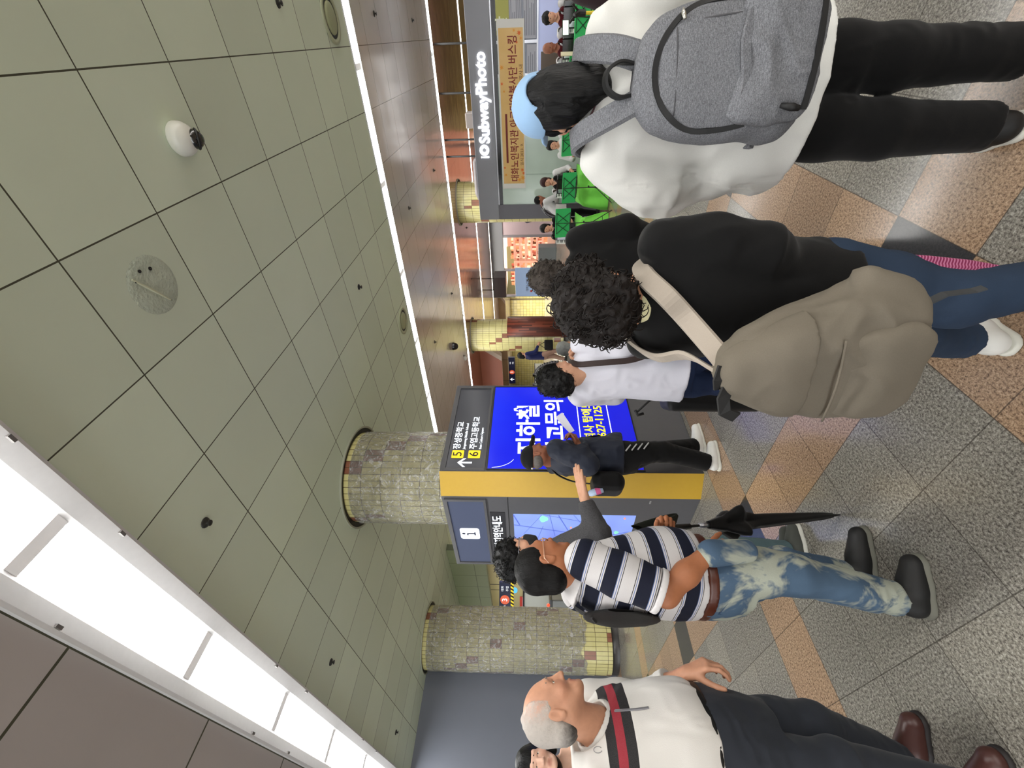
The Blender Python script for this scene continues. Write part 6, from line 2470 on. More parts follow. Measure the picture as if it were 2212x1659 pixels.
    def fc(i, j):
        s_ = j * (len(prof) - 1)
        k = min(int(s_), len(prof) - 2)
        t = s_ - k
        hh = prof[k][0] * (1 - t) + prof[k + 1][0] * t
        rr = prof[k][1] * (1 - t) + prof[k + 1][1] * t
        a = 2 * math.pi * i
        rr *= 1 + (.10 + (.30 if .58 < hh < .72 else 0)) * math.sin(4 * a + 4 * hh)
        return tip + ax * hh + (x_ * math.cos(a) + y_ * math.sin(a)) * rr
    put('canopy', Mesh().grid(fc, 48, 44), ub, u_, smooth=True)
    put('runner', Mesh().tube([tip + ax * .79, tip + ax * .85], [.012, .011], 10), chrome, u_, smooth=True)
    put('shaft', Mesh().tube([tip + ax * .80, tip + ax * (Lr - .05)], .006, 8), blk, u_, smooth=True)
    put('grip', Mesh().tube([tip + ax * (Lr - .13), tip + ax * (Lr - .02), tip + ax * (Lr + .035)], [.012, .014, .012], 12), M('grip_black', (.05, .05, .05), .4), u_, smooth=True)
    return b


striped_person()


# ---- tall person in grey, masked, pointing past the kiosk ------------------------------------------------------------------
def pointing_person():
    p0 = P(1560, 1218, 2.42)
    b = Body('person', 'tall person with curly black hair and dark mask pointing with a grey sleeve', (p0[0], p0[1], 0), 60, 1.79, 2)
    L = lambda x, y, d: b.l(P(x, y, d))
    b.head(L(1122, 1203, 2.42), yaw=0, pitch=0, size=1.0, neck_r=.058)
    b.trunk()
    shl, shr = A(-.19, 0, 1.46), A(.19, 0.02, 1.44)
    elr, wrr = L(1290, 1150, 2.28), L(1263, 1078, 2.36)
    wll = L(1325, 1185, 2.52)
    ell = A(-.24, .06, 1.20)
    b.limb([shr, elr], (.048, .042)).limb([elr, wrr], (.040, .028)).limb([shl, ell, wll], (.046, .038, .027))
    fd = P(1246, 1012, 2.42) - b.w(wrr)
    b.hand(b.w(wrr), fd, FH * .35 + UP * -.55 + CR * .1, 'R', world=True, thumb_dir=CR * .55 - UP * .15 - FH * .2,
           fingers=[(.02, .05, .04), (.03, .06, .05), (.04, .07, .05), (.06, .08, .06)], spread=.012, thumb=.35, size=1.05)
    b.hand(wll, L(1310, 1160, 2.55) - wll, (.7, .2, .4), 'L', (.35, .5, .4))
    kr, ar = L(1560, 1185, 2.28), L(1715, 1195, 2.38)
    kr = A(.10, .06, .50)
    hr = b.l(G(1742, 1212))
    ar = A(hr[0], hr[1] + .05, .10)
    kl, al = A(-.10, .05, .50), A(-.10, .02, .10)
    legs(b, .09, .88, kl, al, kr, ar)
    o = b.build(skin_fair)
    trousers(b, 'jeans', denim('jeans_teal', (.36, .45, .47)), 1.0, .86, .092, kl, al, kr, ar, [(.76, .15, .11, .115), (.88, .165, .115, .13), (1.02, .155, .11, .12)], (.095, .074, .064), .008, .007, 3.1)
    gm = NT('grey_melange_sleeve')
    n1 = gm.noise(300, 3, gm.obj(), .7)
    gm.col(gm.ramp(n1, [(.3, (.19, .19, .20)), (.7, (.33, .33, .34))]))
    gm.p(Roughness=.9)
    gm.bump(n1, .2, .002)
    gm = gm.m
    d = Sdf()
    d.loft(b.o, b.R, [(.90, .185, .13, .14), (1.05, .185, .13, .135), (1.2, .19, .125, .135), (1.36, .20, .11, .125), (1.44, .18, .085, .10), (1.49, .11, .06, .075), (1.52, .07, .055, .06)], p=2.3, k=0)
    sleeve(d, b, [shl, ell, wll * .9 + ell * .1], [.075, .066, .046])
    d.cone(b.w(shr), b.w(elr), .075, .068, k=.03)
    d.cone(b.w(elr), b.w(wrr * .93 + elr * .07), .064, .042, k=.035, cut1=True)
    d.folds(.007, 12, 2.9, (1, 1, .8))
    d.folds(.005, 24, 5.0, (1, 1, 1))
    b.garment('sweatshirt', d, .0075, gm)
    hm = hair_mat('hair_black_curly', (.012, .012, .013), (.05, .05, .052), .5, (60, 60, 60))
    curly_hair(b, [((0, -.022, .05), (.098, .114, .092)), ((0, -.065, -.03), (.084, .062, .064)), ((0, .03, .085), (.075, .065, .045))], hm, 6.4, .015, 50, .006, 320, cuts=(((0, .078, 0), (0, 1, -.45)),), curl_r=.010)
    hp, Q = b.hp, b.hq
    d = Sdf()
    d.ell(hp(0, .062, -.060), (.056, .050, .058), Q, k=0)
    d.cone(hp(0, .108, -.035), hp(0, .105, -.085), .016, .014, k=.03)
    d.plane(hp(0, 0, -.020), Q[2])
    mk = b.garment('face_mask', d, .005, cloth('mask_charcoal', (.16, .16, .165), .8))
    for q in (-1, 1):
        put('ear_loop', Mesh().tube([hp(.055 * q, .06, -.035), hp(.075 * q, .01, -.012), hp(.080 * q, -.014, .006)], .0018, 5), M('loop_black', (.06, .06, .06), .7), mk)
    glasses(b, M('frame_steel', (.55, .56, .60), .25, metal=.7), .0022)
    cm = cloth('canvas_shoe_grey', (.30, .31, .29), .85)
    tr = b.l(G(1722, 1132))
    b.shoe(hr, tr, cm, sole_white, ankle=ar, wide=.045, high=.085, laces=M('lace_white', (.88, .88, .86), .7), sole_h=.035)
    hl = A(al[0], al[1] - .05, 0)
    b.shoe(hl, hl + unit(tr - hr) * .27, cm, sole_white, ankle=al, wide=.045, high=.085, laces=M('lace_white', (.88, .88, .86), .7), sole_h=.035)
    # dark olive folded umbrella hanging from the hand
    c0, c1 = P(1396, 1166, 2.60), P(1446, 1126, 2.66)
    u_ = thing('umbrella', 'loosely folded dark olive umbrella hanging in front of the map screen', 'umbrella', c0)
    ax = unit(c1 - c0)
    x_ = unit(np.cross(ax, FH))
    y_ = np.cross(ax, x_)

    def fo(i, j):
        a = 2 * math.pi * i
        rr = .095 * (1 - j) ** .8 * (1 + .25 * math.sin(7 * a)) + .012
        return c0 + ax * (j * .27 - .02 * math.sin(7 * a) * (1 - j)) + (x_ * math.cos(a) + y_ * math.sin(a) * .7) * rr
    put('canopy', Mesh().grid(fo, 56, 14), cloth('olive_black', (.10, .115, .085), .6, 500, .01), u_, smooth=True)
    put('shaft', Mesh().tube([c0 - ax * .20, c0 + ax * .26], .007, 8), blk, u_, smooth=True)
    return b


pointing_person()


# ---- man in the dark jacket and cap before the blue screen --------------------------------------------------------------------
def jacket_person():
    p0 = P(1480, 990, 3.62)
    b = Body('person', 'man in black cap, dark jacket and white shoes before the blue screen', (p0[0], p0[1], 0), 58, 1.68, 1)
    L = lambda x, y, d: b.l(P(x, y, d))
    b.head(L(1157, 985, 3.62), yaw=0, pitch=0, size=1.0, neck_r=.06)
    b.trunk()
    shl, shr = A(-.20, 0, 1.37), A(.20, -.01, 1.37)
    elr = L(1272, 1003, 3.42)
    wrr = L(1250, 962, 3.50)
    ell, wll = A(-.25, .03, 1.12), A(-.20, .19, .93)
    b.limb([shr, elr, wrr], (.05, .042, .028)).limb([shl, ell, wll], (.05, .042, .028))
    b.hand(b.w(wrr), P(1238, 940, 3.52) - b.w(wrr), -CR * .1 + UP * .7 - FH * .3, 'R', (.8, .9, .5), world=True)
    b.hand(wll, (0, .3, -1), (1, 0, 0), 'L', (.4, .5, .3))
    hr, tr = b.l(G(1556, 1014)), b.l(G(1545, 953))
    hl, tl = b.l(G(1526, 976)), b.l(G(1508, 916))
    ar, al = A(hr[0], hr[1] + .06, .09), A(hl[0], hl[1] + .06, .09)
    kr, kl = A(.09, .02, .47), A(-.095, .10, .48)
    legs(b, .09, .82, kl, al, kr, ar)
    o = b.build(skin_dark)
    bt = cloth('black_track_trousers', (.035, .035, .04), .8)
    tr_ = trousers(b, 'trousers', bt, .95, .80, .092, kl, al, kr, ar, [(.68, .16, .11, .12), (.82, .17, .115, .135), (.98, .16, .11, .12)], (.105, .085, .072), .0085, .008, 4.4)
    wst = M('trouser_stripe', (.75, .75, .75), .7)
    for k in range(4):
        a0 = P(1352 + 13 * k, 974 - 1.5 * k, 3.46)
        a1 = P(1362 + 13 * k, 961 - 1.5 * k, 3.50)
        put('stripe', Mesh().tube([a0, a1], .006, 6), wst, tr_)
    jm = cloth('jacket_navy_black', (.15, .17, .225), .6, 400, .02, 8)
    d = Sdf()
    d.loft(b.o, b.R, [(.82, .205, .155, .15), (.90, .215, .165, .16), (1.05, .205, .155, .15), (1.2, .21, .14, .145), (1.32, .20, .105, .13), (1.385, .15, .08, .10), (1.43, .08, .065, .07), (1.455, .072, .06, .065)], p=2.3, k=0)
    sleeve(d, b, [shl, ell, wll], [.085, .078, .055])
    d.cone(b.w(shr), b.w(elr), .085, .08, k=.04)
    d.cone(b.w(elr), b.w(wrr), .078, .05, k=.04, cut1=True)
    d.cone(b.w((.05, .15, .86)), b.w((.0, .22, .80)), .05, .03, k=.06)
    d.folds(.018, 10, 1.9, (1, 1, .6))
    d.folds(.013, 19, 7.0, (1, 1, .8))
    b.garment('jacket', d, .007, jm)
    hp, Q = b.hp, b.hq
    d = Sdf()
    d.ell(hp(0, -.014, .045), (.084, .106, .088), Q, k=0)
    d.plane(hp(0, 0, .022), -Q[2])
    d.cone(hp(-.045, .10, .034), hp(.045, .10, .034), .026, k=.015, flat=(Q[2], .75))
    d.cone(hp(-.034, .155, .022), hp(.034, .155, .022), .030, k=.03, flat=(Q[2], .6))
    c = b.garment('cap', d, .006, cloth('cap_black', (.045, .045, .048), .7))
    put('cap_strap', Mesh().ell(hp(.012, -.118, .030), (.016, .006, .010), 10, 6, Q), M('strap_white', (.80, .80, .78), .5), c, smooth=True)
    d = Sdf()
    d.ell(hp(0, -.045, -.012), (.077, .066, .060), Q, k=0)
    d.plane(hp(0, .008, 0), Q[1])
    d.folds(.003, 50, 1.0)
    b.garment('hair', d, .006, hair_mat('hair_grey_short', (.30, .28, .27), (.50, .48, .46), .6))
    b.shoe(hr, tr, shoe_white, sole_white, ankle=None, wide=.048, high=.065)
    b.shoe(hl, tl, shoe_white, sole_white, ankle=None, wide=.048, high=.065)
    # the sheet of paper in his hand
    q0 = P(1236, 932, 3.53)
    q1 = P(1209, 899, 3.62)
    ax = unit(q1 - q0)
    sd = unit(np.cross(ax, -FH + CR * .6))

    def pf(i, j):
        return q0 + ax * (.19 * i) + sd * (.05 * (j - .5) * (1 + .4 * i)) + np.cross(ax, sd) * (.012 * math.sin(3 * i + 2 * j))
    pp = put('paper_sheet', Mesh().grid(pf, 10, 6), M('paper_white', (.86, .86, .92), .6), solid=.001)
    tag(pp, 'folded white sheet of paper held up by the man in the black cap', 'paper')
    # bag at the hip with a water bottle in its side pocket
    t_ = thing('waist_bag', 'black bag hanging at the hip behind the dark jacket, next to the yellow kiosk corner', 'bag', b.w((.02, -.24, .85)))
    d = Sdf()
    d.rbox(b.w((.03, -.245, .955)), (.13, .085, .13), np.array([b.r, b.f, UP]), rad=.07, k=0)
    d.folds(.010, 12, 4.0)
    soft('bag_body', d, .008, cloth('bag_black', (.035, .035, .038), .6), t_)
    pth = smoothpath([b.w(q) for q in (A(-.05, -.22, 1.05), A(-.13, -.16, 1.25), A(-.15, -.06, 1.39), A(-.13, .08, 1.38), A(.0, .16, 1.2), A(.15, .14, 1.0))], 30)
    put('strap', ribbon(pth, [unit(p - b.w((0, 0, 1.15))) for p in pth], .04, .006), M('webbing_black', (.05, .05, .05), .7), t_)
    c = P(1284, 1063, 3.40)
    w_ = thing('water_bottle', 'small clear water bottle in the side pocket of the black hip bag', 'bottle', c)
    bax = unit(UP * .9 - CR * .3)
    put('bottle_body', Mesh().lathe([(.001, -.075), (.026, -.07), (.028, .03), (.013, .06), (.012, .07)], c, 16, bax), M('bottle_clear', (.72, .80, .92), .08, spec=.8), w_, smooth=True)
    put('bottle_cap', Mesh().lathe([(.015, .068), (.015, .088), (.001, .09)], c, 14, bax), M('cap_blue_pale', (.45, .68, .90), .4), w_, smooth=True)
    put('bottle_label', Mesh().lathe([(.0288, -.05), (.0288, -.01)], c, 16, bax), M('label_pink', (.80, .35, .55), .5), w_, smooth=True)
    return b


jacket_person()


# ---- elderly man in the white polo -----------------------------------------------------------------------------------------------
def white_polo_person():
    p0 = P(1600, 1616, 1.57)
    b = Body('person', 'elderly man with thin white hair, white polo with black and red chest band', (p0[0], p0[1], 0), 92, 1.62, 2)
    L = lambda x, y, d: b.l(P(x, y, d))
    b.head(L(1196, 1531, 1.57), yaw=-33, pitch=1, size=.965, neck=L(1290, 1570, 1.60), neck_r=.062, jaw=1.06)
    hp, Q = b.hp, b.hq
    b.trunk(w=1.02)
    shl, shr = A(-.185, .01, 1.335), A(.185, -.01, 1.335)
    ell, wll = L(1402, 1512, 1.78), L(1484, 1454, 1.72)
    elr, wrr = A(.27, -.10, 1.08), A(.31, -.10, .84)
    b.limb([shl, ell], (.046, .042)).limb([ell, (ell + wll) / 2, wll], (.043, .041, .029), k=.03).limb([shr, elr, wrr], (.048, .041, .028))
    dv = P(1524, 1434, 1.70) - b.w(wll)
    b.hand(b.w(wll), dv, -CR * .75 - UP * .75 - FH * .15, 'L', world=True, fingers=[(.55, .65, .4), (.65, .7, .45), (.75, .75, .5), (.8, .8, .5)], spread=.05, thumb=.7, size=1.04)
    b.hand(wrr, (0, .2, -1), (-1, .1, 0), 'R', (.3, .4, .3))
    tl = b.l(G(1986, 1540))
    hl = tl - A(.0, .25, 0) + A(.03, 0, 0)
    al = A(hl[0], hl[1] + .06, .09)
    kl = L(1755, 1572, 1.66)
    kr, ar = L(1815, 1662, 1.46), L(2110, 1728, 1.44)
    legs(b, .092, .78, kl, al, kr, ar)
    o = b.build(skin('skin_elderly', (.76, .56, .45)))
    navy = cloth('slacks_navy', (.175, .19, .22), .75, 600, .012)
    trousers(b, 'slacks', navy, .97, .77, .095, kl, al, kr, ar, [(.68, .155, .13, .125), (.80, .178, .165, .145), (.92, .185, .19, .14), (.985, .185, .19, .135)], (.105, .085, .072), .007, .008, 9.9)
    d = Sdf()
    d.loft(b.o, b.R, [(.935, .190, .196, .146), (.975, .190, .196, .142)], p=2.3, k=0)
    bt_ = b.garment('belt', d, .006, M('belt_black', (.05, .05, .05), .4))
    # polo shirt with its chest band (woven stripe)
    t = NT('polo_with_band')
    at = t.n('ShaderNodeAttribute', attribute_name='band')
    t.col(t.mix(t.math('MULTIPLY', t.noise(600, 1, t.obj()), .12),
                t.ramp(at.outputs['Fac'], [(0, (.86, .85, .83)), (.40, (.045, .04, .06)), (.435, (.60, .12, .19)), (.465, (.045, .04, .06)), (.50, (.86, .85, .83))], 'CONSTANT'), (.5, .48, .47, 1)))
    t.p(Roughness=.8)
    t.b.inputs['Specular IOR Level'].default_value = .2
    t.bump(t.noise(420, 2, t.obj()), .25, .002)
    d = Sdf()
    d.loft(b.o, b.R, [(.935, .186, .185, .14), (.985, .196, .205, .146), (1.08, .198, .205, .145), (1.18, .20, .175, .145), (1.27, .202, .145, .135), (1.34, .178, .10, .12), (1.39, .115, .07, .10), (1.43, .08, .055, .085)], p=2.3, k=0)
    sleeve(d, b, [shr, (A(*shr) + elr) / 2, elr * .9 + A(*shr) * .1], [.08, .085, .082])
    d.folds(.010, 7.5, 6.1, (1, 1, .55))
    d.folds(.006, 15, 3.7, (1, 1, .8))
    nk = b.l(P(1290, 1572, 1.60))
    na = unit(A(-.05, .75, 1))
    d.cone(b.w(nk - na * .004), b.w(nk + na * .16), .088, .14, op='s', k=.004)
    ob = b.o
    shirt = soft_attr('polo_shirt', d, .006, t.m, o, 'band', lambda V: np.where(np.abs((V - ob) @ b.r) < .235, np.clip(.445 + (((V - ob)[:, 2]) - 1.262) * 1.0, 0, 1), 0))
    wc = cloth('polo_white_plain', (.86, .85, .83), .8)
    d = Sdf()
    d.cone(b.w(shl), b.w((A(*shl) + ell) / 2), .080, .075, k=0)
    ce = ell * .42 + wll * .58
    d.cone(b.w((A(*shl) + ell) / 2), b.w(ell), .075, .068, k=.03)
    d.cone(b.w(ell), b.w(ce), .068, .060, k=.03, cut1=True)
    d.folds(.007, 14, 2.4)
    b.garment('sleeve', d, .006, wc)
    d = Sdf()
    d.cone(b.w(ell * .60 + wll * .40), b.w(ce + (wll - ell) * .02), .067, .0635, k=0, cut0=True, cut1=True)
    b.garment('sleeve_hem', d, .006, wc)
    # open collar with zip
    d = Sdf()
    d.cone(b.w(nk - na * .034), b.w(nk + na * .030), .120, .086, k=0, cut0=True, cut1=True)
    d.cone(b.w(nk - na * .06), b.w(nk + na * .06), .082, .077, k=.004, op='s')
    d.cone(b.w(nk + A(-.0, .095, -.10)), b.w(nk + A(-.0, .12, .08)), .008, .055, k=.008, op='s')
    d.folds(.005, 15, 5.0)
    b.garment('collar', d, .0055, wc)
    zh = [hit(shirt, x, y) for x, y in ((1316, 1537), (1330, 1537), (1345, 1536), (1360, 1535), (1375, 1534), (1390, 1532), (1402, 1530))]
    put('zip', ribbon([q[0] for q in zh], [q[1] for q in zh], .008, .004), M('zip_steel', (.60, .60, .62), .35, metal=.5), o)
    d = Sdf()
    d.cone(b.w((-.0, .095, 1.368)), b.w((0, .072, 1.392)), .03, .04, k=0)
    put('chest_mark', Mesh().tube([hit(shirt, 1292 + 9 * math.cos(a), 1620 + 7 * math.sin(a))[0] for a in np.linspace(.3, 5.6, 14)], .0013, 5), M('mark_grey', (.60, .60, .60), .6), o)
    # thin white hair, darker at the nape
    d = Sdf()
    d.ell(hp(0, -.016, .038), (.0775, .1005, .0875), Q, k=0)
    d.ell(hp(0, -.056, -.034), (.067, .056, .056), Q, k=.03)
    d.plane(hp(0, .034, .030), unit(Q[1] + Q[2] * .12))
    d.ell(hp(.085, .026, -.050), (.05, .046, .062), Q, k=.01, op='s')
    d.ell(hp(-.085, .026, -.050), (.05, .046, .062), Q, k=.01, op='s')
    d.ell(hp(0, .055, .13), (.052, .07, .05), Q, k=.02, op='s')
    d.folds(.0035, 45, 2.0, (1, 1, .4))
    t = NT('hair_white_thin')
    zz = t.n('ShaderNodeAttribute', attribute_name='down')
    th = t.n('ShaderNodeAttribute', attribute_name='thin')
    hc_ = t.mix(t.math('ADD', zz.outputs['Fac'], t.math('MULTIPLY', t.math('SUBTRACT', t.noise(90, 3, t.obj()), .5), .5)), lin((.72, .69, .66)), lin((.24, .23, .22)))
    thn = t.math('MULTIPLY', th.outputs['Fac'], t.ramp(t.noise(60, 4, t.obj(), .7), [(.38, (.35, .35, .35)), (.62, (1, 1, 1))]))
    t.col(t.mix(thn, hc_, lin((.79, .61, .52))))
    t.p(Roughness=.6)
    t.bump(t.noise(160, 3, t.obj()), .5, .005)
    hcw, q2, q1 = b.hc, Q[2], Q[1]
    hr_o = soft_attr('hair', d, .0045, t.m, o, 'down', lambda V: np.clip((-((V - hcw) @ q2) - .005) / .06, 0, 1))
    hv = np.array([v.co for v in hr_o.data.vertices]) + b.o - hcw
    attr_float(hr_o, 'thin', np.clip((hv @ q1 + .045) / .07, 0, 1) * np.clip((hv @ q2 - .0) / .05, 0, 1))
    for q in (-1, 1):
        d = Sdf()
        d.cone(hp(.014 * q, .0965, .026), hp(.046 * q, .084, .028), .0055, .0035, k=0)
        b.garment('eyebrow', d, .003, hair_mat('brow_grey', (.36, .32, .29), (.55, .50, .46)))
    br = M('shoe_brown', (.27, .15, .13), .4, var=.02, vscale=12)
    dk = M('sole_dark', (.12, .10, .10), .6)
    b.shoe(hl, tl, br, dk, ankle=None, wide=.050, high=.07, sole_h=.02)
    hr = A(ar[0], ar[1] - .06, 0)
    b.shoe(hr, hr + A(.02, .26, 0), br, dk, ankle=None, wide=.050, high=.07, sole_h=.02)
    return b


white_polo_person()


# ---- young woman at the very edge, and the passer-by at the opposite edge ------------------------------------------------------------
def edge_woman():
    p0 = P(1500, 1668, 2.5)
    b = Body('person', 'young woman with straight black bobbed hair and black top behind the man in white', (p0[0], p0[1], 0), 120, 1.66, 2)
    L = lambda x, y, d: b.l(P(x, y, d))
    b.head(L(1160, 1651, 2.46), yaw=6, pitch=0, size=.97, neck_r=.05, roll=-6)
    hp, Q = b.hp, b.hq
    b.trunk(w=.9)
    shl, shr = A(-.18, 0, 1.34), A(.18, 0, 1.34)
    ell, wl, elr, wr = A(-.22, .0, 1.08), A(-.2, .1, .86), A(.22, .0, 1.08), A(.2, .1, .86)
    b.limb([shl, ell, wl], (.042, .034, .025)).limb([shr, elr, wr], (.042, .034, .025))
    b.hand(wl, (0, .3, -1), (1, 0, 0), 'L', (.3, .4, .3)).hand(wr, (0, .3, -1), (-1, 0, 0), 'R', (.3, .4, .3))
    kl, al, kr, ar = A(-.09, .02, .47), A(-.09, -.02, .09), A(.09, .02, .47), A(.09, -.02, .09)
    legs(b, .085, .82, kl, al, kr, ar)
    o = b.build(skin_pale)
    trousers(b, 'trousers', cloth('black_slacks', (.05, .05, .055)), .95, .80, .088, kl, al, kr, ar, [(.68, .14, .10, .11), (.82, .16, .105, .12), (.98, .14, .1, .1)], (.09, .07, .06), .011, .006, 1.9)
    d = Sdf()
    d.loft(b.o, b.R, [(.88, .17, .11, .12), (1.05, .16, .11, .11), (1.2, .175, .115, .115), (1.3, .178, .09, .10), (1.355, .13, .065, .08), (1.385, .08, .05, .06)], k=0)
    sleeve(d, b, [shl, ell, wl], [.068, .06, .042])
    sleeve(d, b, [shr, elr, wr], [.068, .06, .042])
    d.folds(.006, 12, 2.0)
    b.garment('top', d, .009, cloth('black_knit', (.05, .05, .052)))
    hm = hair_mat('hair_black_straight', (.012, .011, .012), (.045, .042, .045), .4, (150, 150, 14))
    d = Sdf()
    d.ell(hp(0, -.014, .038), (.086, .106, .091), Q, k=0)
    d.cone(hp(0, -.05, .0), hp(0, -.055, -.085), .082, .070, k=.03)
    for q in (-1, 1):
        d.cone(hp(.070 * q, .005, .02), hp(.078 * q, .012, -.095), .028, .020, k=.03)
    d.ell(hp(0, .075, -.055), (.058, .09, .085), Q, k=.012, op='s')
    d.folds(.005, 30, 2.0, (1, 1, .25))
    b.garment('hair', d, .0055, hm)
    for q in (-1, 1):
        d = Sdf()
        d.cone(hp(.014 * q, .0965, .022), hp(.045 * q, .084, .024), .0042, .003, k=0)
        b.garment('eyebrow', d, .003, hm)
    for s_, an in ((-1, al), (1, ar)):
        b.shoe((an[0], an[1] - .06, 0), (an[0] + .02 * s_, an[1] + .18, 0), shoe_black, sole_grey, ankle=an, h=.009)
    return b


edge_woman()


def edge_passer():
    p0 = P(1600, -190, 1.75)
    b = Body('person', 'passer-by in dark maroon at the picture edge beside the grey backpack', (p0[0], p0[1], 0), 40, 1.62, 1)
    b.head((0, .02, 1.50))
    b.trunk()
    shl, shr = A(-.19, 0, 1.34), A(.19, 0, 1.34)
    ell, wl, elr, wr = A(-.26, -.02, 1.08), A(-.24, .12, .86), A(.25, -.02, 1.08), A(.22, .1, .86)
    b.limb([shl, ell, wl], (.046, .037, .026)).limb([shr, elr, wr], (.046, .037, .026))
    b.hand(wl, (0, .3, -1), (1, 0, 0), 'L', (.3, .4, .3)).hand(wr, (0, .3, -1), (-1, 0, 0), 'R', (.3, .4, .3))
    kl, al, kr, ar = A(-.095, .02, .47), A(-.10, -.02, .09), A(.095, .02, .47), A(.10, -.02, .09)
    legs(b, .09, .8, kl, al, kr, ar)
    b.build(skin_tan)
    trousers(b, 'trousers', cloth('dark_slacks', (.06, .06, .065)), .95, .78, .09, kl, al, kr, ar, [(.68, .15, .1, .11), (.8, .165, .11, .125), (.95, .15, .1, .11)], h=.012)
    d = Sdf()
    d.loft(b.o, b.R, [(.72, .20, .13, .15), (.9, .20, .13, .14), (1.1, .195, .12, .13), (1.28, .20, .10, .12), (1.36, .13, .07, .09), (1.40, .07, .05, .06)], k=0)
    sleeve(d, b, [shl, ell, wl], [.08, .078, .06])
    sleeve(d, b, [shr, elr, wr], [.08, .075, .06])
    d.folds(.009, 10, 3.0)
    b.garment('jacket', d, .010, cloth('maroon_jacket', (.16, .09, .105), .8))
    curly_hair(b, [((0, -.02, .045), (.088, .105, .088))], hair_mat('hair_dark', (.02, .018, .018)), 2.0, .008, 50, .010, cuts=(((0, .07, 0), (0, 1, -.3)),))
    for s_, an in ((-1, al), (1, ar)):
        b.shoe((an[0], an[1] - .06, 0), (an[0], an[1] + .19, 0), shoe_black, sole_grey, ankle=an, h=.009)


edge_passer()
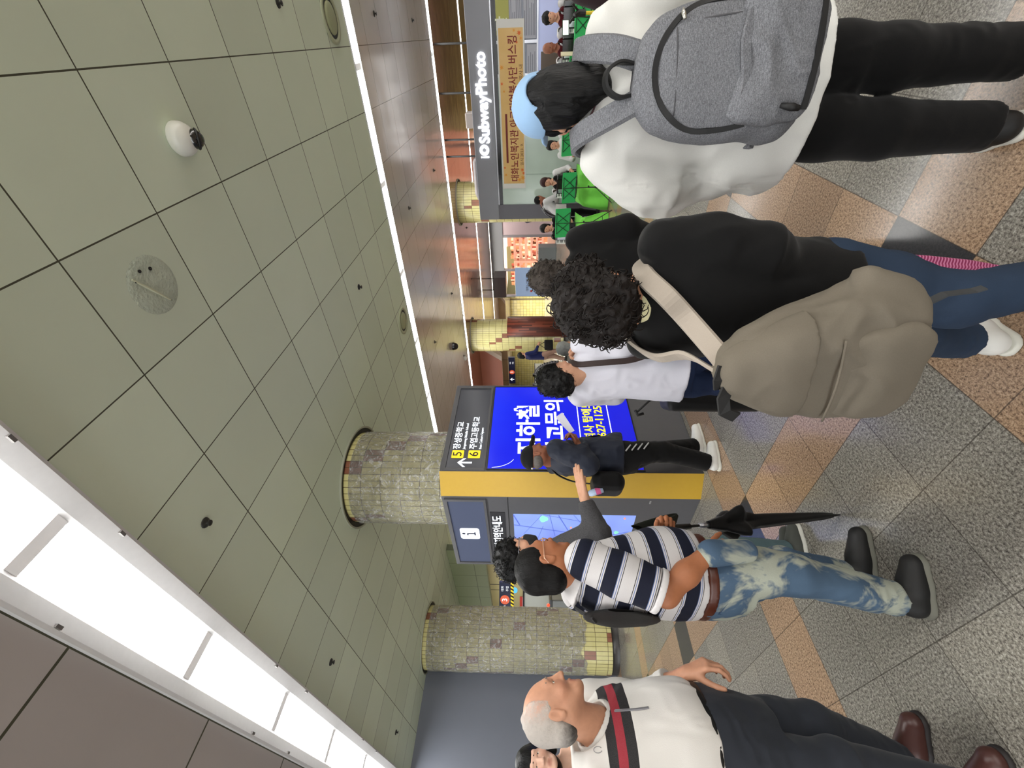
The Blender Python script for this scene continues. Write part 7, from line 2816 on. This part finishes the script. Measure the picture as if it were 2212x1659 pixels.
# ================================================================== people further away
def figure(label, loc, yaw, height, skinm, top, bottom, hairm, lean=0.0, seated=False, arms=None, head_yaw=0, head_pitch=0, hair='curly', vest=None, group=None, skirt=None, step=None, bald=False, h=.013, shoes=shoe_black):
    b = Body('person', label, loc, yaw, height, 0, group)
    k = height / 1.65
    if seated:
        dz = -.30
        hz = .56
    else:
        dz, hz = 0.0, .80 * k
    ly = math.sin(math.radians(lean))
    sh_z = 1.34 * k + dz - .12 * abs(ly)
    sy = ly * .5
    b.head((0, .02 + sy * 1.35, (1.53 * k + dz - .22 * abs(ly))), yaw=head_yaw, pitch=head_pitch, size=.98, neck=(0, sy * 1.0 - .01, sh_z + .05), eyes=False)
    shl, shr = A(-.18, sy, sh_z), A(.18, sy, sh_z)
    if arms is None:
        arms = (A(-.24, sy - .01, sh_z - .27), A(-.21, sy + .08, sh_z - .50), A(.24, sy - .01, sh_z - .27), A(.21, sy + .08, sh_z - .50))
    else:
        arms = [A(a[0], a[1] + sy, a[2] + sh_z) for a in arms]
    ell, wl, elr, wr = arms
    base = hz if seated else .78 * k
    b.sdf.loft(b.o, b.R, [(base - .04, .14, .09, .10, 0, 0), ((base + sh_z) / 2, .13, .09, .09, 0, sy * .5), (sh_z - .05, .15, .09, .09, 0, sy), (sh_z + .07, .06, .05, .05, 0, sy)], k=.03)
    b.limb([shl, ell, wl], (.045, .036, .026)).limb([shr, elr, wr], (.045, .036, .026))
    for w_, e_, sd in ((wl, ell, 'L'), (wr, elr, 'R')):
        b.hand(w_, w_ - e_, ((1 if sd == 'L' else -1), 0, -.1), sd, (.3, .4, .3))
    if seated:
        kl, kr = A(-.11, .42, .55), A(.11, .42, .55)
        al, ar = A(-.11, .36, .09), A(.11, .36, .09)
    elif step:
        kl, al, kr, ar = A(-.09, .02, .46 * k), A(-.09, -.10, .10), A(.09, .12, .47 * k), A(.09, .16, .09)
    else:
        kl, al, kr, ar = A(-.095, .02, .46 * k), A(-.10, -.02, .09), A(.095, .02, .46 * k), A(.10, -.02, .09)
    legs(b, .09, hz, kl, al, kr, ar)
    o = b.build(skinm, h=.014)
    d = Sdf()
    d.loft(b.o, b.R, [(hz - .12, .155, .10, .11), (hz, .165, .11, .125), (hz + .15, .15, .10, .10)], k=0)
    for s_, kn, an in ((-1, kl, al), (1, kr, ar)):
        d.cone(b.w((s_ * .09, 0, hz)), b.w(kn), .095, .075, k=.03)
        d.cone(b.w(kn), b.w(an), .073, .06, k=.03, cut1=True)
    b.garment('trousers', d, h, bottom)
    d = Sdf()
    d.loft(b.o, b.R, [(hz - .02, .175, .125, .13), (hz + .12, .172, .125, .125, 0, sy * .2), ((hz + sh_z) / 2 + .06, .175, .115, .125, 0, sy * .6), (sh_z - .06, .185, .10, .12, 0, sy), (sh_z + .01, .14, .075, .09, 0, sy), (sh_z + .055, .075, .055, .065, 0, sy)], k=0)
    sl, sr = Sdf(), Sdf()
    sleeve(sl if vest is not None else d, b, [shl, ell, wl * .9 + ell * .1], [.068, .058, .042])
    sleeve(sr if vest is not None else d, b, [shr, elr, wr * .9 + elr * .1], [.068, .058, .042])
    d.folds(.007, 10, height * 3)
    b.garment('top', d, h, vest if vest is not None else top)
    if vest is not None:
        b.garment('sleeve', sl, h, top)
        b.garment('sleeve', sr, h, top)
    if not bald:
        if hair == 'curly':
            curly_hair(b, [((0, -.018, .048), (.092, .108, .090)), ((0, -.06, -.025), (.078, .058, .062))], hairm, height * 7, .010, 55, .009, cuts=(((0, .070, 0), (0, 1, -.4)),))
        elif hair == 'bob':
            d = Sdf()
            hp, Q = b.hp, b.hq
            d.ell(hp(0, -.014, .044), (.092, .108, .092), Q, k=0)
            d.cone(hp(0, -.04, .0), hp(0, -.045, -.07), .088, .078, k=.03)
            d.ell(hp(0, .082, -.050), (.058, .085, .085), Q, k=.012, op='s')
            b.garment('hair', d, .010, hairm)
        else:
            d = Sdf()
            hp, Q = b.hp, b.hq
            d.ell(hp(0, -.016, .038), (.081, .104, .090), Q, k=0)
            d.plane(hp(0, .05, .03), Q[1])
            d.plane(hp(0, 0, -.05), -Q[2])
            b.garment('hair', d, .010, hairm)
    if b.hc is not None and not seated or True:
        hp, Q = b.hp, b.hq
        for q in (-1, 1):
            put('eye', Mesh().ell(hp(.031 * q, .088, -.001), A(.013, .006, .006), 8, 6, Q), eye_dark, o, smooth=True)
        put('mouth', Mesh().ell(hp(0, .094, -.074), A(.022, .006, .005), 8, 6, Q), M('lips', (.55, .28, .26), .5), o, smooth=True)
    f1 = A(0, 1, 0)
    for an in (al, ar):
        hl = A(an[0], an[1] - .06, 0)
        b.shoe(hl, hl + f1 * .25, shoes, sole_grey, ankle=an, h=.010)
    return b


hb = hair_mat('hair_black_far', (.018, .016, .016), (.05, .045, .045), .5)
hbr = hair_mat('hair_redbrown', (.13, .045, .045), (.24, .10, .09), .5)
hg = hair_mat('hair_grey_far', (.36, .37, .36), (.55, .56, .55), .6)
black_top = cloth('black_top', (.045, .045, .05))
white_top = cloth('white_top', (.84, .84, .84))
maroon = cloth('maroon_vest', (.30, .06, .085))
black_tr = cloth('black_trousers_far', (.045, .045, .048))

# ---- folding chair under each musician
def make_chair():
    t_ = thing('folding_chair', 'x', 'chair', (0, 0, 0), local=True)
    put('seat', Mesh().box((0, 0, .45), (.40, .40, .03)), black_top, t_, bevel=.01)
    put('backrest', Mesh().box((0, -.20, .72), (.40, .025, .24)), black_top, t_, bevel=.01)
    for x_, y_ in ((-.18, .17), (.18, .17), (-.18, -.18), (.18, -.18)):
        put('leg', Mesh().tube([(x_, y_, 0), (x_, y_ * .95, .43)], .011, 8), chrome, t_)
    for x_ in (-.18, .18):
        put('back_post', Mesh().tube([(x_, -.18, .43), (x_, -.20, .84)], .011, 8), chrome, t_)
    return t_


# ---- accordion: treble side with keys (person's right), bellows, bass side
acc_black = M('accordion_black', (.045, .04, .045), .2, spec=.6)
acc_maroon = M('accordion_maroon', (.11, .05, .055), .2, spec=.6)
key_white = M('key_white', (.90, .90, .88), .3)


def make_accordion():
    t_ = thing('accordion', 'x', 'accordion', (0, 0, 0), local=True)
    put('treble_box', Mesh().box((.10, 0, .20), (.10, .17, .42)), acc_black, t_, bevel=.015)
    put('grille', Mesh().box((.095, .088, .20), (.075, .012, .34)), chrome, t_, bevel=.004)
    kb = put('keyboard', Mesh().box((.185, .035, .20), (.075, .05, .42)), acc_black, t_, bevel=.006)
    for k in range(17):
        put('white_key', Mesh().box((.190, .064, .018 + .0228 * k), (.085, .012, .0205)), key_white, kb)
    for k in range(17):
        if k % 7 not in (2, 6):
            put('black_key', Mesh().box((.172, .073, .0295 + .0228 * k), (.05, .012, .011)), acc_black, kb)
    m = Mesh()
    for k in range(13):
        x0 = .045 - .013 * k
        g = .0 if k % 2 else .010
        m.box((x0, 0, .20), (.0125, .16 + g, .40 + g))
    put('bellows', m, acc_maroon, t_)
    put('bass_box', Mesh().box((-.165, 0, .20), (.085, .17, .41)), acc_black, t_, bevel=.015)
    put('bass_strap', ribbon([A(-.212, .03, .03), A(-.23, .0, .2), A(-.212, .03, .38)], [A(-1, 0, 0)] * 3, .05, .006), acc_black, t_)
    for q in (-.06, .10):
        put('shoulder_strap', ribbon(smoothpath([A(q, -.07, .40), A(q * 1.5, -.14, .47), A(q * 1.5, -.27, .40), A(q * 1.3, -.30, .20), A(q, -.10, .06)], 20), [A(0, -.3, 1)] * 6 + [A(0, -1, .3)] * 15, .045, .006), acc_black, t_)
    return t_


# ---- music stand with its green cover, seen from the back
board_green = M('stand_green', (.17, .68, .36), .55, var=.02, vscale=12)


def make_stand():
    t_ = thing('music_stand', 'x', 'music stand', (0, 0, 0), local=True)
    tl = math.radians(-14)
    u = A(1, 0, 0)
    v = A(0, math.sin(tl), math.cos(tl))
    n_ = np.cross(u, v)                         # towards -y: the back of the board
    c = A(0, -.02, .85)
    put('cover', Mesh().prism(rrect(.56, .28, .012), c - n_ * .004, u, v, .012), board_green, t_)
    put('ledge', Mesh().box(c - v * .15 - n_ * .03, (.40, .05, .006), [u, n_, v]), blk, t_)
    fr = Mesh()
    for (a, b_) in (((-.20, -.13), (-.02, .10)), ((.20, -.13), (.02, .10)), ((-.20, .12), (-.02, -.09)), ((.20, .12), (.02, -.09)), ((-.20, .12), (.20, .12)), ((-.20, -.13), (.20, -.13)), ((0, -.16), (0, .14))):
        fr.tube([c + u * a[0] + v * a[1] + n_ * .016, c + u * b_[0] + v * b_[1] + n_ * .016], .0055, 6)
    put('wire_frame', fr, blk, t_)
    put('upper_pole', Mesh().tube([(0, 0, .42), c + n_ * .02 - v * .02], .008, 8), blk, t_)
    put('lower_pole', Mesh().tube([(0, 0, .10), (0, 0, .48)], .012, 8), blk, t_)
    put('knob', Mesh().ell((.02, 0, .47), .016, 8, 6), blk, t_)
    put('hub', Mesh().tube([(0, 0, .30), (0, 0, .345)], .020, 10), blk, t_)
    for k in range(3):
        a = math.radians(90 + 120 * k)
        e = A(.30 * math.cos(a), .30 * math.sin(a), .008)
        lg = put('leg', Mesh().tube([(0, 0, .33), e], .008, 8), blk, t_)
        put('brace', Mesh().tube([(0, 0, .13), A(.165 * math.cos(a), .165 * math.sin(a), .155)], .005, 6), blk, lg)
    return t_


cloth_green = cloth('green_lap_cloth', (.48, .84, .33), .8, 500, .03, 5)


def lap_cloth(b, label, seed, w_=.36, flare=.10):
    """green cloth over a seated player's knees, hanging to the floor"""
    rnd = random.Random(seed)
    ph = rnd.uniform(0, 6)

    def f(i, j):
        x = (i - .5) * 2
        s_ = j * 1.12                                # length down the cloth
        if s_ < .36:
            y, z = .10 + s_, .655 - .03 * (s_ / .36) ** 2
        elif s_ < .52:
            a = (s_ - .36) / .16 * math.pi / 2
            y, z = .46 + .10 * math.sin(a), .525 + .10 * math.cos(a)
        else:
            y, z = .56 + .06 * (s_ - .52), .525 - (s_ - .52) * .86
        hang = max(0, s_ - .40)
        z -= .13 * max(0, abs(x) - .62) ** 1.3 * 2.2 * min(1, s_ / .3)
        xx = x * (w_ + flare * min(1, hang / .5)) + .012 * math.sin(9 * x + ph) * hang
        y += .035 * math.sin(8 * x + ph + 2 * hang) * min(1, hang / .3) - .06 * x * x * min(1, hang * 2)
        z = max(z, .012 + .004 * math.sin(12 * x))
        return b.w((xx, y, z))
    o = put('lap_cloth', Mesh().grid(f, 36, 36), cloth_green, smooth=True, solid=.006)
    return tag(o, label, 'cloth', None)


AW = 217.0                                            # facing of the row: towards the audience
CH = make_chair()
AC = make_accordion()
MS = make_stand()
used = {}


def place(proto, pos, yaw, label, group, scale=1.0):
    o = proto if proto.name not in used else copy_tree(proto)
    used[proto.name] = 1
    a = math.radians(yaw)
    f = FH * math.cos(a) + CR * math.sin(a)
    o.location = [float(q) for q in pos]
    o.rotation_euler = (0, 0, math.atan2(-f[0], f[1]))
    o['label'] = label
    o['group'] = group
    return o


acc_arms = [(-.27, .02, -.26), (-.27, .24, -.30), (.27, .05, -.24), (.20, .30, -.30)]
players = [
    # (y pixel, depth, label, skin, top, vest, hair material, hair kind, bald, head yaw, cloth label)
    (492, 9.3, 'accordion player with black hair and black sleeves at the end of the row', skin_fair, black_top, None, hb, 'bob', False, 10, 'green cloth over the knees of the black haired accordion player, end of the row'),
    (392, 8.95, 'accordion player with red-brown hair beside the frosted shop window', skin_fair, white_top, black_top, hbr, 'bob', False, 8, 'green cloth over the knees of the red-brown haired accordion player'),
    (102, 7.4, 'bald accordion player in a maroon vest over white sleeves', skin_dark, white_top, maroon, hb, 'short', True, -25, 'green cloth below the bald player in the maroon vest'),
    (36, 7.15, 'accordion player with wavy black hair and maroon vest, glancing aside', skin_fair, white_top, maroon, hb, 'curly', False, -10, 'green cloth below the wavy haired player in maroon'),
    (-46, 6.95, 'accordion player with white sleeves at the outer end of the row', skin_fair, white_top, maroon, hb, 'curly', False, 0, 'green cloth at the outer end of the row, cut by the picture edge'),
]
for i, (py, D, lab, sk, tp_, vs, hm_, hk, bald, hy, clab) in enumerate(players):
    p0 = P(1250, py, D)
    fb = figure(lab, (p0[0], p0[1], 0), AW, 1.70, sk, tp_, black_tr, hm_, seated=True, arms=acc_arms, head_yaw=hy, head_pitch=-8, hair=hk, vest=vs, bald=bald, group=None)
    seat_p = fb.w((0, -.02, 0))
    place(CH, seat_p, AW, 'black folding chair under a seated player of the row', 'chairs of the seated players')
    place(AC, fb.w((.02, .235, .655)), AW, 'black accordion on the lap of the ' + ('black haired player at the row end', 'red-brown haired player', 'bald player in maroon', 'wavy haired player in maroon', 'outermost player')[i], 'accordions of the row')
    lap_cloth(fb, clab, i, *((.36, .10) if i < 2 else (.27, .03)))
gs = 'music stands of the row'
for (py, D, lab, dz) in ((480, 8.55, 'green music stand before the black haired player, end of the row', 0), (404, 8.25, 'green music stand before the red-brown haired player', 0),
                         (299, 7.9, 'green music stand close to the blue cap, by the microphone', 0), (157, 7.1, 'green music stand just beyond the dark hair under the blue cap', 0),
                         (80, 6.65, 'green music stand before the bald player in maroon', .05), (36, 6.5, 'green music stand before the wavy haired player', .05)):
    p0 = P(1300, py, D)
    o = place(MS, (p0[0], p0[1], 0), AW + 180, lab, gs)
    o.scale = (1, 1, {480: 1.12, 404: 1.0, 299: 1.03, 157: .97}.get(py, .93))
    o.rotation_euler[2] += math.radians((py * 7) % 17 - 8)
# sheet book and phone-lit page on the near stands
p0 = P(1239, 116, 6.9)
o = put('song_book', Mesh().box(p0, (.06, .02, .42), [CR, FH, UP]), M('book_cream', (.80, .76, .64), .6))
tag(o, 'cream song book held upright in front of the bald player', 'book')

# ---- standing helper behind the first player
p0 = P(1270, 462, 9.85)
hp_ = figure('standing helper in a white top with black straps bending towards the music', (p0[0], p0[1], 0), 95, 1.62, skin_dark, white_top, black_tr, hb, lean=28, arms=[(-.22, .12, -.26), (-.12, .36, -.30), (.22, .12, -.26), (.12, .36, -.30)], hair='short', head_pitch=-20)
for q in (-.10, .10):
    pth = smoothpath([hp_.w(v) for v in ((q, -.10, .95), (q, .02, 1.22), (q * .9, .20, 1.34), (q, .30, 1.26), (q, .25, 1.05))], 20)
    put('black_strap', ribbon(pth, [unit(p - hp_.w((0, .12, 1.1))) for p in pth], .05, .006), acc_black, hp_.obj)
p0 = P(1212, 446, 9.6)
o = put('white_folder', Mesh().box(p0, (.10, .02, .24), [CR, FH, UP]), M('folder_white', (.86, .86, .84), .5))
tag(o, 'white folder in the hands of the bending helper', 'folder')

# ---- singer in white at the microphone, near the blue cap
p0 = P(1270, 312, 8.6)
figure('singer in a white top behind the music stand beside the blue cap', (p0[0], p0[1], 0), AW, 1.58, skin_fair, white_top, black_tr, hb, seated=True, arms=[(-.24, .08, -.24), (-.20, .32, -.22), (.24, .08, -.24), (.15, .30, -.24)], hair='bob')
place(CH, (p0[0], p0[1], 0), AW, 'black folding chair under a seated player of the row', 'chairs of the seated players')
mc = G(1283, 332)
mt = thing('microphone_stand', 'black microphone stand with boom beside the singer in white', 'microphone stand', mc)
put('base', Mesh().lathe([(.001, 0), (.13, 0), (.13, .015), (.02, .03), (.001, .03)], mc, 20), blk, mt, smooth=True)
put('pole', Mesh().tube([mc, mc + UP * .95], .010, 8), blk, mt)
put('boom', Mesh().tube([mc + UP * .93 + CR * .02, mc + UP * 1.08 - CR * -.04, mc + UP * 1.16 + CR * .16], .007, 8), blk, mt)
put('microphone', Mesh().tube([mc + UP * 1.15 + CR * .08, mc + UP * 1.20 + CR * .26], [.016, .028], 10), blk, mt)

# ---- dark haired helper seen just past the hair of the person in the cap
p0 = P(1300, 158, 7.75)
figure('person with dark tied hair sitting beyond the blue cap, beside a green stand', (p0[0], p0[1], 0), AW + 40, 1.62, skin_fair, black_top, black_tr, hb, seated=True, hair='curly')
place(CH, (p0[0], p0[1], 0), AW + 40, 'black folding chair under a seated player of the row', 'chairs of the seated players')

# ---- yellow camera tripod with a phone, at the picture edge
yel_m = M('tripod_yellow', (.90, .80, .20), .4)
hub = P(1338, 26, 4.6)
tp_ = thing('camera_tripod', 'bright yellow camera tripod with black joints and a lit phone on top', 'tripod', (hub[0], hub[1], 0))
put('centre_column', Mesh().tube([hub, P(1262, 28, 4.6)], .016, 10), yel_m, tp_)
put('hub', Mesh().tube([hub - UP * .035, hub + UP * .035], .034, 12), blk, tp_)
for k, a in enumerate((100, 215, 335)):
    ft = A(hub[0], hub[1], .01) + (FH * math.cos(math.radians(a)) + CR * math.sin(math.radians(a))) * .55
    mid = hub * .45 + ft * .55
    lg = put('leg', Mesh().tube([hub, mid], .014, 8), yel_m, tp_)
    put('leg_clamp', Mesh().tube([hub * .5 + ft * .5, hub * .42 + ft * .58], .022, 8), blk, lg)
    put('lower_leg', Mesh().tube([mid, ft], .010, 8), yel_m, lg)
hd = P(1255, 28, 4.6)
put('head', Mesh().tube([P(1265, 28, 4.6), P(1250, 28, 4.6), P(1240, 34, 4.58)], [.03, .034, .022], 10), blk, tp_)
put('pan_handle', Mesh().tube([P(1252, 26, 4.6), P(1236, 8, 4.5)], .012, 8), blk, tp_)
ph_ = put('phone', Mesh().box(P(1222, 60, 4.58), (.17, .02, .075), [CR, FH, UP]), blk, bevel=.006)
tag(ph_, 'phone with a bright screen mounted on the yellow tripod', 'phone')
put('phone_screen', Mesh().box(P(1222, 60, 4.567), (.155, .006, .06), [CR, FH, UP]), M('phone_screen', (.80, .92, .84), .2, emit=.9), ph_)
put('phone_clamp', Mesh().tube([P(1240, 36, 4.6), P(1230, 50, 4.6)], .014, 8), blk, tp_)

# ---- walker in navy by the wood clad column, grey haired sitter between
p0 = P(1226, 768, 13.6)
wk = figure('walker in a navy top carrying a black bag past the wood clad column', (p0[0], p0[1], STEP), 75, 1.62, skin_fair, cloth('navy_top', (.10, .13, .32)), cloth('tan_skirt', (.62, .50, .44)), hb, step=True, hair='bob', head_pitch=-12, arms=[(-.22, .05, -.27), (-.14, .30, -.34), (.22, .05, -.27), (.16, .30, -.36)])
p1 = wk.w((.18, .30, .62))
d = Sdf()
d.rbox(p1, (.06, .17, .14), np.array([wk.r, wk.f, UP]), rad=.04, k=0)
hb_o = soft('handbag', d, .012, cloth('handbag_black', (.04, .04, .045), .6))
tag(hb_o, 'black handbag carried by the walker in navy', 'bag')
put('handle', Mesh().tube([p1 + wk.f * -.10 + UP * .13, p1 + UP * .30, p1 + wk.f * .10 + UP * .13], .010, 6), acc_black, hb_o)
p0 = P(1400, 752, 5.3)
figure('grey haired person sitting with back turned, between the clasped hands and the wood clad column', (p0[0], p0[1], 0), 25, 1.55, skin_tan, cloth('grey_green_top', (.34, .38, .36)), black_tr, hg, seated=True, hair='curly')
place(CH, (p0[0], p0[1], 0), 25, 'black folding chair under the grey haired sitter', 'single chair in the crowd')
